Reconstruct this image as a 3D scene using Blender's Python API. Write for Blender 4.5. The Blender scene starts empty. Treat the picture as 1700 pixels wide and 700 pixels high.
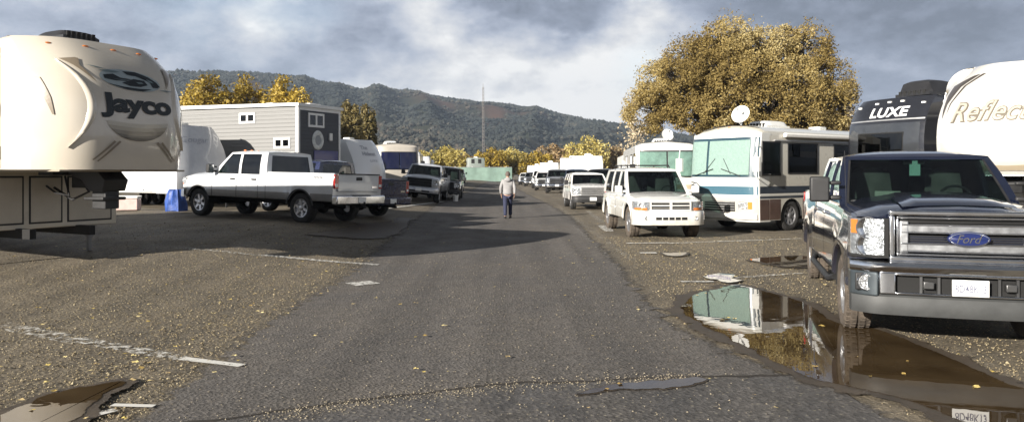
import bpy, bmesh, math, random
import numpy as np
from mathutils import Vector, Matrix, noise, Euler

random.seed(7)
rng = np.random.default_rng(11)
C = bpy.context.scene.collection
R = math.radians
FPX = 1250.0
CAMH = 1.7
SUN_AZ = math.atan2(0.715, 0.70)      # direction the light travels towards (from +X)
SUN_EL = R(18.5)


def sstep(t):
    t = min(1.0, max(0.0, t))
    return t * t * (3 - 2 * t)


def gz(x, y):
    """height of the lot: the stalls west of the lane lie a little higher"""
    return 0.36 * sstep((-x - 1.5) / 5.5) * sstep((y - 7.0) / 11.0)


def G(px, py, lift=0.0):
    y = 1250.0 * CAMH / (py - 286.0)
    for _ in range(12):
        x = (px - 850.0) / FPX * y
        y = FPX * (CAMH - gz(x, y)) / (py - 286.0)
    return Vector(((px - 850.0) / FPX * y, y, gz((px - 850.0) / FPX * y, y) + lift))


# ---------------------------------------------------------------- materials
MATS = {}


def nodes_of(m):
    m.use_nodes = True
    nt = m.node_tree
    return nt, nt.nodes, nt.links, nt.nodes['Principled BSDF']


def setp(b, **k):
    names = {'color': 'Base Color', 'rough': 'Roughness', 'metal': 'Metallic', 'coat': 'Coat Weight', 'coatr': 'Coat Roughness',
             'ior': 'IOR', 'spec': 'Specular IOR Level', 'sheen': 'Sheen Weight', 'sub': 'Subsurface Weight', 'trans': 'Transmission Weight'}
    for a, v in k.items():
        if a == 'color':
            v = (v[0], v[1], v[2], 1)
        b.inputs[names[a]].default_value = v


def mat(name, color=(.5, .5, .5), rough=.5, metal=0, coat=0, var=0.0, vscale=6.0, bump=0.0, bscale=60.0, dirt=0.0, dirt_z=(0.2, 1.0),
        dirt_col=(.16, .12, .085), spec=.5, coatr=.05):
    """general procedural material: base colour with noise variation, optional road dirt that thins out with height, fine bump"""
    if name in MATS:
        return MATS[name]
    m = bpy.data.materials.new(name)
    nt, N, L, b = nodes_of(m)
    setp(b, color=color, rough=rough, metal=metal, coat=coat, spec=spec, coatr=coatr)
    tc = N.new('ShaderNodeTexCoord')
    out = None
    if var > 0:
        n = N.new('ShaderNodeTexNoise'); n.inputs['Scale'].default_value = vscale; n.inputs['Detail'].default_value = 6
        L.new(tc.outputs['Object'], n.inputs['Vector'])
        mp = N.new('ShaderNodeMapRange'); mp.inputs[1].default_value = .3; mp.inputs[2].default_value = .7
        mp.inputs[3].default_value = 1 - var; mp.inputs[4].default_value = 1 + var * .5
        L.new(n.outputs['Fac'], mp.inputs[0])
        mx = N.new('ShaderNodeMix'); mx.data_type = 'RGBA'; mx.blend_type = 'MULTIPLY'; mx.inputs[0].default_value = 1
        mx.inputs[6].default_value = (*color, 1)
        L.new(mp.outputs[0], mx.inputs[7])
        out = mx.outputs[2]
        r2 = N.new('ShaderNodeMapRange'); r2.inputs[3].default_value = max(0, rough - .07); r2.inputs[4].default_value = min(1, rough + .1)
        L.new(n.outputs['Fac'], r2.inputs[0]); L.new(r2.outputs[0], b.inputs['Roughness'])
    if dirt > 0:
        sp = N.new('ShaderNodeSeparateXYZ'); L.new(tc.outputs['Object'], sp.inputs[0])
        mr = N.new('ShaderNodeMapRange'); mr.inputs[1].default_value = dirt_z[0]; mr.inputs[2].default_value = dirt_z[1]
        mr.inputs[3].default_value = 1; mr.inputs[4].default_value = 0
        L.new(sp.outputs[2], mr.inputs[0])
        n2 = N.new('ShaderNodeTexNoise'); n2.inputs['Scale'].default_value = 7; n2.inputs['Detail'].default_value = 8
        L.new(tc.outputs['Object'], n2.inputs['Vector'])
        mu = N.new('ShaderNodeMath'); mu.operation = 'MULTIPLY'; L.new(mr.outputs[0], mu.inputs[0]); L.new(n2.outputs['Fac'], mu.inputs[1])
        m2 = N.new('ShaderNodeMath'); m2.operation = 'MULTIPLY'; m2.inputs[1].default_value = dirt * 1.6; m2.use_clamp = True
        L.new(mu.outputs[0], m2.inputs[0])
        mx2 = N.new('ShaderNodeMix'); mx2.data_type = 'RGBA'
        if out:
            L.new(out, mx2.inputs[6])
        else:
            mx2.inputs[6].default_value = (*color, 1)
        mx2.inputs[7].default_value = (*dirt_col, 1)
        L.new(m2.outputs[0], mx2.inputs[0])
        out = mx2.outputs[2]
    if out:
        L.new(out, b.inputs['Base Color'])
    if bump > 0:
        n3 = N.new('ShaderNodeTexNoise'); n3.inputs['Scale'].default_value = bscale; n3.inputs['Detail'].default_value = 4
        L.new(tc.outputs['Object'], n3.inputs['Vector'])
        bp = N.new('ShaderNodeBump'); bp.inputs['Strength'].default_value = bump; bp.inputs['Distance'].default_value = .02
        L.new(n3.outputs['Fac'], bp.inputs['Height']); L.new(bp.outputs[0], b.inputs['Normal'])
    MATS[name] = m
    return m


def glass(name, tint=(.35, .42, .42), refl=1.0):
    if name in MATS:
        return MATS[name]
    m = bpy.data.materials.new(name)
    nt, N, L, b = nodes_of(m)
    out = N['Material Output']; N.remove(b)
    tr = N.new('ShaderNodeBsdfTransparent'); tr.inputs[0].default_value = (*tint, 1)
    gl = N.new('ShaderNodeBsdfGlossy'); gl.inputs['Roughness'].default_value = .015; gl.inputs[0].default_value = (refl, refl, refl, 1)
    fr = N.new('ShaderNodeFresnel'); fr.inputs[0].default_value = 1.6
    mx = N.new('ShaderNodeMixShader')
    ge = N.new('ShaderNodeNewGeometry'); iv = N.new('ShaderNodeMath'); iv.operation = 'SUBTRACT'; iv.inputs[0].default_value = 1.0
    L.new(ge.outputs['Backfacing'], iv.inputs[1])
    ff = N.new('ShaderNodeMath'); ff.operation = 'MULTIPLY'; L.new(fr.outputs[0], ff.inputs[0]); L.new(iv.outputs[0], ff.inputs[1])
    L.new(ff.outputs[0], mx.inputs[0]); L.new(tr.outputs[0], mx.inputs[1]); L.new(gl.outputs[0], mx.inputs[2]); L.new(mx.outputs[0], out.inputs[0])
    MATS[name] = m
    return m


def palette(name, cols, rough=.7, trans=0.0, attr='tone'):
    """leaf / stone colours picked by a per-face value"""
    if name in MATS:
        return MATS[name]
    m = bpy.data.materials.new(name)
    nt, N, L, b = nodes_of(m)
    a = N.new('ShaderNodeAttribute'); a.attribute_name = attr
    r = N.new('ShaderNodeValToRGB')
    while len(r.color_ramp.elements) < len(cols):
        r.color_ramp.elements.new(.5)
    for i, (e, c) in enumerate(zip(r.color_ramp.elements, cols)):
        e.position = i / (len(cols) - 1); e.color = (*c, 1)
    L.new(a.outputs['Fac'], r.inputs[0])
    setp(b, rough=rough)
    L.new(r.outputs[0], b.inputs['Base Color'])
    if trans > 0:
        t = N.new('ShaderNodeBsdfTranslucent'); mx = N.new('ShaderNodeMixShader'); mx.inputs[0].default_value = trans
        L.new(r.outputs[0], t.inputs[0]); L.new(b.outputs[0], mx.inputs[1]); L.new(t.outputs[0], mx.inputs[2])
        L.new(mx.outputs[0], N['Material Output'].inputs[0])
    MATS[name] = m
    return m


# ---------------------------------------------------------------- mesh builder
class MB:
    def __init__(s):
        s.v = []; s.f = []

    def add(s, vs, fs):
        o = len(s.v)
        s.v += [tuple(p) for p in vs]
        s.f += [tuple(i + o for i in f) for f in fs]
        return s

    def hexa(s, b, t):
        """b, t: four points each, same winding"""
        return s.add(list(b) + list(t), [(3, 2, 1, 0), (4, 5, 6, 7), (0, 1, 5, 4), (1, 2, 6, 5), (2, 3, 7, 6), (3, 0, 4, 7)])

    def box(s, x0, x1, y0, y1, z0, z1):
        return s.hexa([(x0, y0, z0), (x1, y0, z0), (x1, y1, z0), (x0, y1, z0)], [(x0, y0, z1), (x1, y0, z1), (x1, y1, z1), (x0, y1, z1)])

    def grid(s, P, closeu=False, closev=False):
        nu, nv = len(P), len(P[0])
        vs = [p for row in P for p in row]
        fs = []
        for i in range(nu - (0 if closeu else 1)):
            for j in range(nv - (0 if closev else 1)):
                a = i * nv + j; b = ((i + 1) % nu) * nv + j
                c = ((i + 1) % nu) * nv + (j + 1) % nv; d = i * nv + (j + 1) % nv
                fs.append((a, b, c, d))
        return s.add(vs, fs)

    def slab(s, P, off):
        """closed slab: grid P on the outside, P shifted by off inside"""
        Q = [[tuple(np.array(p) + np.array(off)) for p in row] for row in P]
        nu, nv = len(P), len(P[0])
        vs = [p for row in P for p in row] + [p for row in Q for p in row]
        n = nu * nv; fs = []
        for i in range(nu - 1):
            for j in range(nv - 1):
                a = i * nv + j; b = a + nv; c = b + 1; d = a + 1
                fs.append((a, b, c, d)); fs.append((n + d, n + c, n + b, n + a))
        for i in range(nu - 1):
            for j in (0, nv - 1):
                a = i * nv + j; b = a + nv
                fs.append((a, n + a, n + b, b))
        for j in range(nv - 1):
            for i in (0, nu - 1):
                a = i * nv + j; b = a + 1
                fs.append((a, b, n + b, n + a))
        return s.add(vs, fs)

    def lathe(s, prof, n=32, c=(0, 0, 0), axis='y', cap=False):
        P = []
        for k in range(n):
            a = 2 * math.pi * k / n
            row = []
            for r, h in prof:
                if axis == 'y': p = (c[0] + r * math.cos(a), c[1] + h, c[2] + r * math.sin(a))
                elif axis == 'z': p = (c[0] + r * math.cos(a), c[1] + r * math.sin(a), c[2] + h)
                else: p = (c[0] + h, c[1] + r * math.cos(a), c[2] + r * math.sin(a))
                row.append(p)
            P.append(row)
        s.grid(P, closeu=True)
        return s

    def tube(s, pts, r, n=8):
        pts = [Vector(p) for p in pts]
        P = []
        rs = r if isinstance(r, (list, tuple)) else [r] * len(pts)
        up = None
        for i, p in enumerate(pts):
            d = (pts[min(i + 1, len(pts) - 1)] - pts[max(i - 1, 0)])
            if d.length < 1e-6: d = Vector((0, 0, 1))
            d.normalize()
            a = d.orthogonal().normalized() if up is None else (up - d * up.dot(d)).normalized()
            up = a
            b = d.cross(a)
            P.append([tuple(p + (a * math.cos(t) + b * math.sin(t)) * rs[i]) for t in [2 * math.pi * k / n for k in range(n)]])
        o = len(s.v)
        s.grid(P, closev=True)
        s.f.append(tuple(o + k for k in range(n))[::-1])
        s.f.append(tuple(o + (len(pts) - 1) * n + k for k in range(n)))
        return s

    def prism(s, poly, axis, a, b):
        """poly in the two remaining axes (x,z for y; x,y for z; y,z for x)"""
        def m(p, h):
            if axis == 'y': return (p[0], h, p[1])
            if axis == 'z': return (p[0], p[1], h)
            return (h, p[0], p[1])
        n = len(poly)
        vs = [m(p, a) for p in poly] + [m(p, b) for p in poly]
        fs = [tuple(range(n))[::-1], tuple(range(n, 2 * n))] + [(i, (i + 1) % n, n + (i + 1) % n, n + i) for i in range(n)]
        return s.add(vs, fs)

    def ell(s, c, r, nu=12, nv=8):
        P = []
        for i in range(nu):
            a = 2 * math.pi * i / nu
            P.append([(c[0] + r[0] * math.cos(a) * math.sin(t), c[1] + r[1] * math.sin(a) * math.sin(t), c[2] + r[2] * math.cos(t))
                      for t in [math.pi * (.02 + .96 * j / nv) for j in range(nv + 1)]])
        return s.grid(P, closeu=True)

    def build(s, name, m, parent=None, smooth=True, angle=38, bevel=0, seg=2, recalc=True, attr=None):
        me = bpy.data.meshes.new(name)
        me.from_pydata(s.v, [], s.f)
        if recalc:
            bm = bmesh.new(); bm.from_mesh(me)
            bmesh.ops.recalc_face_normals(bm, faces=bm.faces)
            bm.to_mesh(me); bm.free()
        if smooth:
            me.shade_smooth()
            me.set_sharp_from_angle(angle=R(angle))
        o = bpy.data.objects.new(name, me)
        C.objects.link(o)
        if m: me.materials.append(m)
        if parent: o.parent = parent
        if bevel > 0:
            md = o.modifiers.new('bevel', 'BEVEL'); md.width = bevel; md.segments = seg; md.limit_method = 'ANGLE'; md.angle_limit = R(40)
            md.harden_normals = False
        return o


def tag(o, label=None, cat=None, group=None, kind=None):
    if label: o['label'] = label
    if cat: o['category'] = cat
    if group: o['group'] = group
    if kind: o['kind'] = kind
    return o


def thing(name, label, cat, loc=(0, 0, 0), rz=0, group=None):
    o = bpy.data.objects.new(name, None); C.objects.link(o)
    o.location = loc; o.rotation_euler = (0, 0, rz); o.empty_display_size = .3
    return tag(o, label, cat, group)


def copy_thing(src, loc, rz, label=None, scale=None):
    r = src.copy(); C.objects.link(r); r.location = loc; r.rotation_euler = (0, 0, rz)
    if scale: r.scale = scale
    if label: r['label'] = label
    def rec(a, b):
        for ch in [o for o in C.objects if o.parent == a]:
            c = ch.copy(); C.objects.link(c); c.parent = b
            rec(ch, c)
    rec(src, r)
    return r


_txt = {}


def text_verts(body, bold=0.0, shear=0.0, spacing=1.0):
    cu = bpy.data.curves.new('t', 'FONT'); cu.body = body; cu.size = 1; cu.offset = bold; cu.shear = shear; cu.space_character = spacing
    cu.resolution_u = 4
    o = bpy.data.objects.new('t', cu); C.objects.link(o)
    dg = bpy.context.evaluated_depsgraph_get()
    me = bpy.data.meshes.new_from_object(o.evaluated_get(dg))
    bm = bmesh.new(); bm.from_mesh(me)
    bmesh.ops.triangulate(bm, faces=bm.faces)
    for _ in range(2):
        ed = [e for e in bm.edges if e.calc_length() > .16]
        if ed: bmesh.ops.subdivide_edges(bm, edges=ed, cuts=1)
        bmesh.ops.triangulate(bm, faces=bm.faces)
    vs = [v.co.copy() for v in bm.verts]
    bm.verts.index_update()
    fs = [tuple(v.index for v in f.verts) for f in bm.faces]
    bm.free(); bpy.data.objects.remove(o); bpy.data.curves.remove(cu); bpy.data.meshes.remove(me)
    x0 = min(v.x for v in vs); x1 = max(v.x for v in vs); y0 = min(v.y for v in vs); y1 = max(v.y for v in vs)
    return vs, fs, (x0, x1, y0, y1)


def lettering(name, body, fn, u0, u1, v0, v1, m, parent, bold=0.0, shear=0.0, spacing=1.0):
    """text stretched into the rectangle u0..u1 x v0..v1 and laid on the surface fn(u, v)"""
    vs, fs, (x0, x1, y0, y1) = text_verts(body, bold, shear, spacing)
    mb = MB()
    mb.add([fn(u0 + (v.x - x0) / (x1 - x0) * (u1 - u0), v0 + (v.y - y0) / (y1 - y0) * (v1 - v0)) for v in vs], fs)
    return mb.build(name, m, parent, smooth=False, recalc=False)


def dense_poly(name, polys, fn, m, parent, step=.06):
    """decal polygons in (u, v), cut fine enough to follow the curved surface fn"""
    mb = MB()
    for poly in polys:
        bm = bmesh.new()
        vs = [bm.verts.new((p[0], p[1], 0)) for p in poly]
        f = bm.faces.new(vs)
        bmesh.ops.triangulate(bm, faces=bm.faces)
        for _ in range(4):
            ed = [e for e in bm.edges if e.calc_length() > step]
            if not ed: break
            bmesh.ops.subdivide_edges(bm, edges=ed, cuts=1)
            bmesh.ops.triangulate(bm, faces=bm.faces)
        bm.verts.index_update()
        mb.add([fn(v.co.x, v.co.y) for v in bm.verts], [tuple(v.index for v in f.verts) for f in bm.faces])
        bm.free()
    return mb.build(name, m, parent, smooth=False, recalc=False)


def ipl(x, pts):
    return float(np.interp(x, [p[0] for p in pts], [p[1] for p in pts]))


# common materials
M_TYRE = mat('tyre_rubber', (.03, .029, .028), .85, var=.3, vscale=9, bump=.3, bscale=90)
M_TYRE_MUD = mat('muddy_tyre_rubber', (.10, .08, .062), .9, var=.5, vscale=9, bump=.4, bscale=60)
M_RIM = mat('alloy_rim', (.55, .55, .56), .3, metal=.85, var=.1)
M_STEEL = mat('steel_rim', (.32, .32, .33), .45, metal=.6, var=.2)
M_BLACK = mat('black_plastic', (.018, .018, .019), .55, var=.3, vscale=12)
M_DARK = mat('underbody_black', (.01, .01, .01), .9)
M_CHROME = mat('chrome_trim', (.72, .73, .75), .12, metal=1, var=.06, vscale=5)
M_GLASS = glass('tinted_window_glass', (.50, .58, .56))
M_DGLASS = glass('privacy_window_glass', (.06, .065, .07))
M_LENS = mat('headlight_lens', (.42, .43, .44), .22, metal=.5, coat=1, var=.4, vscale=22, bump=.7, bscale=40)
M_LAMPGLASS = glass('lamp_cover_glass', (.93, .94, .95))
M_AMBER = mat('amber_lens', (.75, .22, .04), .2, coat=1)
M_RED = mat('red_lens', (.35, .012, .01), .2, coat=1)
M_PLATE = mat('plate_white', (.8, .8, .78), .4, coat=.3)
M_INK = mat('plate_ink', (.14, .15, .21), .5)
M_SEAT = mat('seat_cloth', (.14, .13, .12), .9, var=.3)
M_DASH = mat('dash_plastic', (.045, .045, .047), .6)
M_WHITE = mat('white_gelcoat', (.78, .78, .75), .28, coat=.4, var=.05, vscale=2)
M_ALU = mat('aluminium_trim', (.6, .6, .6), .35, metal=.7, var=.12)
# ---------------------------------------------------------------- road vehicles
# local frame: x = 0 at the front bumper, the body runs to x = -L; y to the vehicle's left; z up
def make_wheel(parent, x, y, rad, wid, side, rim_mat, tyre_mat, spokes=6, steer=0.0, name='wheel'):
    t = MB()
    h = wid / 2
    prof = [(rad * .60, -h * .80), (rad * .74, -h * .98), (rad * .88, -h), (rad * .965, -h * .86), (rad * .99, -h * .6), (rad, -h * .55), (rad, -h * .1),
            (rad * .975, -h * .07), (rad * .975, h * .07), (rad, h * .1),
            (rad, h * .55), (rad * .99, h * .6), (rad * .965, h * .86), (rad * .88, h), (rad * .74, h * .98), (rad * .60, h * .80)]
    t.lathe(prof, 40)
    # tread blocks
    for k in range(40):
        a = 2 * math.pi * k / 40
        for s in (-1, 1):
            for (ya, yb, ph) in ((.12, .5, 0), (.62, .9, .5)):
                aa = a + ph * 2 * math.pi / 40
                c, sn = math.cos(aa), math.sin(aa); c2, s2 = math.cos(aa + .09), math.sin(aa + .09)
                r0, r1 = rad * .95, rad * (1.012 if yb < .6 else .992)
                y0, y1 = s * h * ya, s * h * yb
                t.hexa([(c * r0, y0, sn * r0), (c2 * r0, y0, s2 * r0), (c2 * r0, y1, s2 * r0), (c * r0, y1, sn * r0)],
                       [(c * r1, y0, sn * r1), (c2 * r1, y0, s2 * r1), (c2 * r1, y1, s2 * r1), (c * r1, y1, sn * r1)])
    w = t.build(name, tyre_mat, parent, angle=50)
    w.location = (x, y, rad); w.rotation_euler = (0, 0, steer)
    r = MB()
    q = side
    rr = rad * .62
    r.lathe([(rr * .98, -q * h * .7), (rr * .98, q * h * .62), (rr * 1.02, q * h * .78), (rr * 1.0, q * h * .84), (rr * .93, q * h * .80), (rr * .90, q * h * .3), (rr * .3, q * h * .25), (.001, q * h * .25)], 40)
    for k in range(spokes):
        a = 2 * math.pi * k / spokes + .3
        d = Vector((math.cos(a), 0, math.sin(a))); n = Vector((-math.sin(a), 0, math.cos(a)))
        w0, w1 = rr * .17, rr * .13
        def P(rd, ww, yy): return tuple(d * rd + n * ww + Vector((0, q * yy, 0)))
        r.hexa([P(rr * .15, -w0, h * .3), P(rr * .92, -w1, h * .3), P(rr * .92, w1, h * .3), P(rr * .15, w0, h * .3)],
               [P(rr * .15, -w0, h * .66), P(rr * .92, -w1, h * .74), P(rr * .92, w1, h * .74), P(rr * .15, w0, h * .66)])
    r.lathe([(rr * .27, q * h * .3), (rr * .26, q * h * .78), (rr * .18, q * h * .86), (.001, q * h * .86)], 20)
    ro = r.build('rim', rim_mat, w, angle=35)
    d = MB(); d.lathe([(rr * .9, q * h * .28), (rr * .3, q * h * .27), (.001, q * h * .27)], 24)
    d.build('brake_disc', M_DARK, w)
    return w


def car(root, s):
    """s: dict of dimensions; builds all parts of one pickup, suv or car under root"""
    L, HW = s['L'], s['HW']
    paint = s['paint']; low = s.get('low_paint')
    FX, RX, RAD, WID = s['fx'], s['rx'], s['rad'], s.get('tw', .26)
    pick = s.get('bed')            # (x_front, x_rear) of the open bed
    A = s['arch']
    zb0 = s['zb']
    nose_b, nose_c = s.get('nb', .10), s.get('nc', .16)

    def fx(y):
        t = min(1.15, abs(y) / HW)
        return -nose_b * t ** 2 - nose_c * max(0, (t - .72) / .28) ** 2

    xs = set(np.arange(-L + .08, -.16, .16).tolist())
    xs |= {-.16, -L + .08}
    for wx in (FX, RX):
        for a in np.linspace(0, math.pi, 15):
            xs.add(wx + A * math.cos(a))
        xs.add(wx + A + .004); xs.add(wx - A - .004)
    doors = s['doors']
    gaps = []
    for (a, b) in doors:
        gaps += [a, b]
    if pick: gaps.append(pick[0] + .03)
    gaps.append(s['hood'])
    for g in set(gaps):
        xs |= {g - .007, g + .007}
    if pick: xs |= {pick[0], pick[0] - .004, pick[1], pick[1] + .004}
    xs = sorted(xs)
    xs = [x for i, x in enumerate(xs) if i == 0 or x - xs[i - 1] > .0015]

    def zbot(x):
        z = zb0
        for wx in (FX, RX):
            if abs(x - wx) < A: z = max(z, RAD + math.sqrt(max(0, A * A - (x - wx) ** 2)) * s.get('arch_k', 1.0))
        return z

    def flare(x):
        f = 0
        for wx in (FX, RX):
            d = abs(x - wx)
            f = max(f, sstep((A + .16 - d) / .16))
        return f * s.get('flare', .02)

    W = s['w']; ZS = s['zs']; ZC = s['zc']

    def section(x):
        w = ipl(x, W); zs = ipl(x, ZS); zc = ipl(x, ZC); zb = zbot(x); fl = flare(x)
        h = zs - zb
        cr = s.get('crease', .72)
        zcr = zb0 + (zs - zb0) * cr
        zcr = max(zcr, zb + .25 * h)
        zlow = zb + (zcr - zb) * .6
        if low and zb + .06 < s['low_z'] < zcr - .03: zlow = s['low_z']
        pts = [(w - .05 + fl, zb), (w - .012 + fl, zb + .015), (w + fl, zb + .05 if h > .2 else zb + .2 * h), (w + fl * .5 + .006, zlow),
               (w + .004, zcr), (w - .014, zcr + (zs - zcr) * .25), (w - .024, zcr + (zs - zcr) * .8), (w - .045, zs - .012), (w - .085, zs)]
        if pick and pick[1] < x < pick[0]:
            f = s['bedz']
            pts += [(w - .13, zs), (w - .135, f), (w * .5, f), (0, f)]
        else:
            pts += [(w - .15, zs + (zc - zs) * .22), (w * .68, zs + (zc - zs) * .62), (w * .36, zs + (zc - zs) * .92), (0, zc)]
        return pts

    secs = [section(x) for x in xs]
    NH = len(secs[0])
    MBs = {}

    def get(k):
        return MBs.setdefault(k, MB())

    def route(xm, j, side):
        if j >= 8 and xm > s['hood'] + .006: return 'hood'
        if j < 8:
            for k, (a, b) in enumerate(doors):
                if b < xm < a:
                    return 'door_%d_%d' % (k, side)
        return 'body'

    for side in (-1, 1):
        for i in range(len(xs) - 1):
            xm = (xs[i] + xs[i + 1]) / 2
            gap_x = any(abs(xm - g) < .008 for g in gaps)
            for j in range(NH - 1):
                k = route(xm, j, side)
                if gap_x:
                    g = min(gaps, key=lambda q: abs(q - xm))
                    indoor = any(abs(g - a) < .01 or abs(g - b) < .01 for a, b in doors)
                    if (indoor and 1 <= j < 8) or (g == s['hood'] and j >= 8) or (pick and abs(g - pick[0] - .03) < .01 and j < 9):
                        k = 'seam'
                c = [(xs[i], side * secs[i][j][0], secs[i][j][1]), (xs[i + 1], side * secs[i + 1][j][0], secs[i + 1][j][1]),
                     (xs[i + 1], side * secs[i + 1][j + 1][0], secs[i + 1][j + 1][1]), (xs[i], side * secs[i][j + 1][0], secs[i][j + 1][1])]
                if k == 'seam':
                    c = [(p[0], p[1] - side * .012, p[2]) if j < 8 else (p[0], p[1], p[2] - .012) for p in c]
                if low and k != 'seam' and j < 3 and c[0][2] < s['low_z'] :
                    pass
                get(k).add(c, [(0, 1, 2, 3)])
    # end caps
    for i, nm in ((0, 'rear_cap'), (len(xs) - 1, 'front_cap')):
        x = xs[i]
        ring = [(x, p[0], p[1]) for p in secs[i]] + [(x, -p[0], p[1]) for p in secs[i][::-1][1:]]
        get('body' if i else ('tail' if pick else 'body')).add(ring, [tuple(range(len(ring)))])
    # front corners: bodywork that rounds forward from the first station to the nose line
    w0 = ipl(xs[-1], W)
    z0, z1 = s['face']
    P = []
    for k in range(25):
        y = -w0 + 2 * w0 * k / 24
        P.append([(fx(y) - .05, y, z0), (fx(y) - .03, y, (z0 + z1) / 2), (fx(y) - .05, y, z1 - .03), (fx(y) - .10, y, z1), (xs[-1] - .01, y * .995, z1 + .012)])
    get('body').grid(P)

    def finish(mb, name, m, parent):
        bm = bmesh.new()
        me = bpy.data.meshes.new(name); me.from_pydata(mb.v, [], mb.f)
        bm.from_mesh(me); bmesh.ops.remove_doubles(bm, verts=bm.verts, dist=.0008)
        bmesh.ops.recalc_face_normals(bm, faces=bm.faces)
        bm.to_mesh(me); bm.free()
        me.shade_smooth(); me.set_sharp_from_angle(angle=R(34))
        me.materials.append(m)
        o = bpy.data.objects.new(name, me); C.objects.link(o); o.parent = parent
        if low:
            me.materials.append(low)
            lz = s['low_z']
            for p in me.polygons:
                if p.center.z < lz and abs(p.center.y) > HW * .8: p.material_index = 1
        return o

    body = finish(get('body'), 'body', paint, root)
    hood = finish(get('hood'), 'hood', paint, root)
    if 'seam' in MBs: finish(MBs['seam'], 'panel_gap', M_DARK, body)
    if 'tail' in MBs: finish(MBs['tail'], 'bed_end', paint, body)
    hz = s['zs_belt'] - .14
    handle_m = s.get('handle_mat', M_BLACK)
    for k, (a, b) in enumerate(doors):
        for side in (-1, 1):
            key = 'door_%d_%d' % (k, side)
            if key in MBs:
                d = finish(MBs[key], 'door', paint, root)
                hx = b + .17
                wy = ipl(hx, W)
                h = MB(); h.box(hx - .09, hx + .09, side * (wy - .03), side * (wy + .028), hz - .02, hz + .025)
                h.build('handle', handle_m, d, bevel=.01)
                if s.get('mould'):
                    h = MB(); h.box(b + .02, a - .02, side * (wy - .02), side * (wy + .016), s['mould'] - .03, s['mould'] + .03)
                    h.build('side_moulding', s.get('mould_mat', M_BLACK), d, bevel=.008)
    # underbody
    u = MB()
    u.box(-L + .25, -.25, -HW * .62, HW * .62, zb0 - .06, s['zs_belt'] - .25)
    u.box(-L + .15, -.3, -HW * .45, -HW * .36, zb0 - .14, zb0 + .05)
    u.box(-L + .15, -.3, HW * .36, HW * .45, zb0 - .14, zb0 + .05)
    u.tube([(RX, -HW * .8, RAD), (RX, HW * .8, RAD)], .055, 10)
    u.ell((RX, 0.1, RAD), (.17, .17, .17))
    u.tube([(FX, -HW * .8, RAD), (FX, HW * .8, RAD)], .045, 10)
    u.tube([(RX - .5, -.3, zb0 - .02), (-L + .2, -.55, zb0 - .02)], .04, 8)
    u.build('chassis', M_DARK, root, bevel=.01)
    # wheel wells
    for wx in (FX, RX):
        for side in (-1, 1):
            P = []
            for k in range(17):
                a = math.pi * k / 16
                c, sn = math.cos(a) * (A - .008), math.sin(a) * (A - .008) * s.get('arch_k', 1.0)
                w = ipl(wx + c, W) + flare(wx + c) - .045
                P.append([(wx + c, side * w, RAD + sn), (wx + c, side * (HW * .55), RAD + sn)])
            m = MB(); m.grid(P)
            m.add([(wx + A, side * HW * .6, zb0 - .05), (wx - A, side * HW * .6, zb0 - .05), (wx - A, side * HW * .6, RAD + A + .02), (wx + A, side * HW * .6, RAD + A + .02)], [(0, 1, 2, 3)])
            m.build('wheel_well', M_DARK, body)
    # wheels
    rim_m = s.get('rim', M_RIM)
    for wx in (FX, RX):
        for side in (-1, 1):
            make_wheel(root, wx, side * (HW - WID / 2 + s.get('wheel_out', -.02)), RAD, WID, side, rim_m, s.get('tyre', M_TYRE), s.get('spokes', 6),
                       s.get('steer', 0) if wx == FX else 0)
    # ---------------- cab
    zbelt = s['zs_belt']; zr = s['H']
    c = s['cab']; ab, at, rt, rb = c['ab'], c['at'], c['rt'], c['rb']
    wb, wt = HW - .075, HW * c.get('tumble', .80)
    ze = zr - .075

    def side_pt(side, x, t, d=0.0):
        t2 = t ** 1.15
        return (x, side * (wb + (wt - wb) * t2 + .02 * math.sin(math.pi * t) - d), zbelt - .02 + (ze - zbelt + .02) * t)

    cab = MB()

    def strip(side, xb0, xt0, xb1, xt1, t0, t1, d=.05, n=5, mb=None, dd=0.0):
        mb = mb or cab
        P = []
        for k in range(n + 1):
            t = t0 + (t1 - t0) * k / n
            x0 = xb0 + (xt0 - xb0) * t; x1 = xb1 + (xt1 - xb1) * t
            P.append([side_pt(side, x0, t, dd), side_pt(side, x1, t, dd)])
        mb.slab(P, (0, -side * d, 0))

    wins = c['wins']        # list of (xb_front, xt_front, xb_rear, xt_rear)
    tlow, thigh = .045, .93
    for side in (-1, 1):
        strip(side, ab, at, rb, rt, 0, tlow, n=1)
        strip(side, ab, at, rb, rt, thigh, 1.0, n=1)
        prev = (ab, at)
        for (xb0, xt0, xb1, xt1) in wins:
            strip(side, prev[0], prev[1], xb0, xt0, tlow, thigh)
            prev = (xb1, xt1)
            g = MB(); strip(side, xb0, xt0, xb1, xt1, tlow, thigh, d=.006, mb=g, dd=.022)
            wo = g.build('side_window', c.get('glass', M_DGLASS) if xb0 < ab - .9 or c.get('dark_all') else c.get('glass_front', M_GLASS), root)
        strip(side, prev[0], prev[1], rb, rt, tlow, thigh)
    # roof
    P = []
    n = 14
    for i in range(13):
        u = i / 12
        x = rt + (at - rt) * u
        e = 1 - abs(2 * u - 1) ** 6
        row = []
        for k in range(n + 1):
            v = -1 + 2 * k / n
            vv = math.copysign(abs(v) ** .8, v)
            row.append((x + .04 * (1 - vv * vv) * (1 if u > .5 else -1) * abs(2 * u - 1) ** 2, wt * vv, ze + .075 * (1 - abs(vv) ** 3.2) * (.45 + .55 * e)))
        P.append(row)
    cab.slab(P, (0, 0, -.045))
    # windscreen and header
    def ws(u, t, d=0.0, bow=.09):
        y = u * (wb + (wt - wb) * t ** 1.15 - .01)
        x = ab + (at - ab) * t + bow * (1 - u * u) * (1 - t * .6)
        return (x - d, y, zbelt - .02 + (ze - zbelt + .02) * t)
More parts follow.
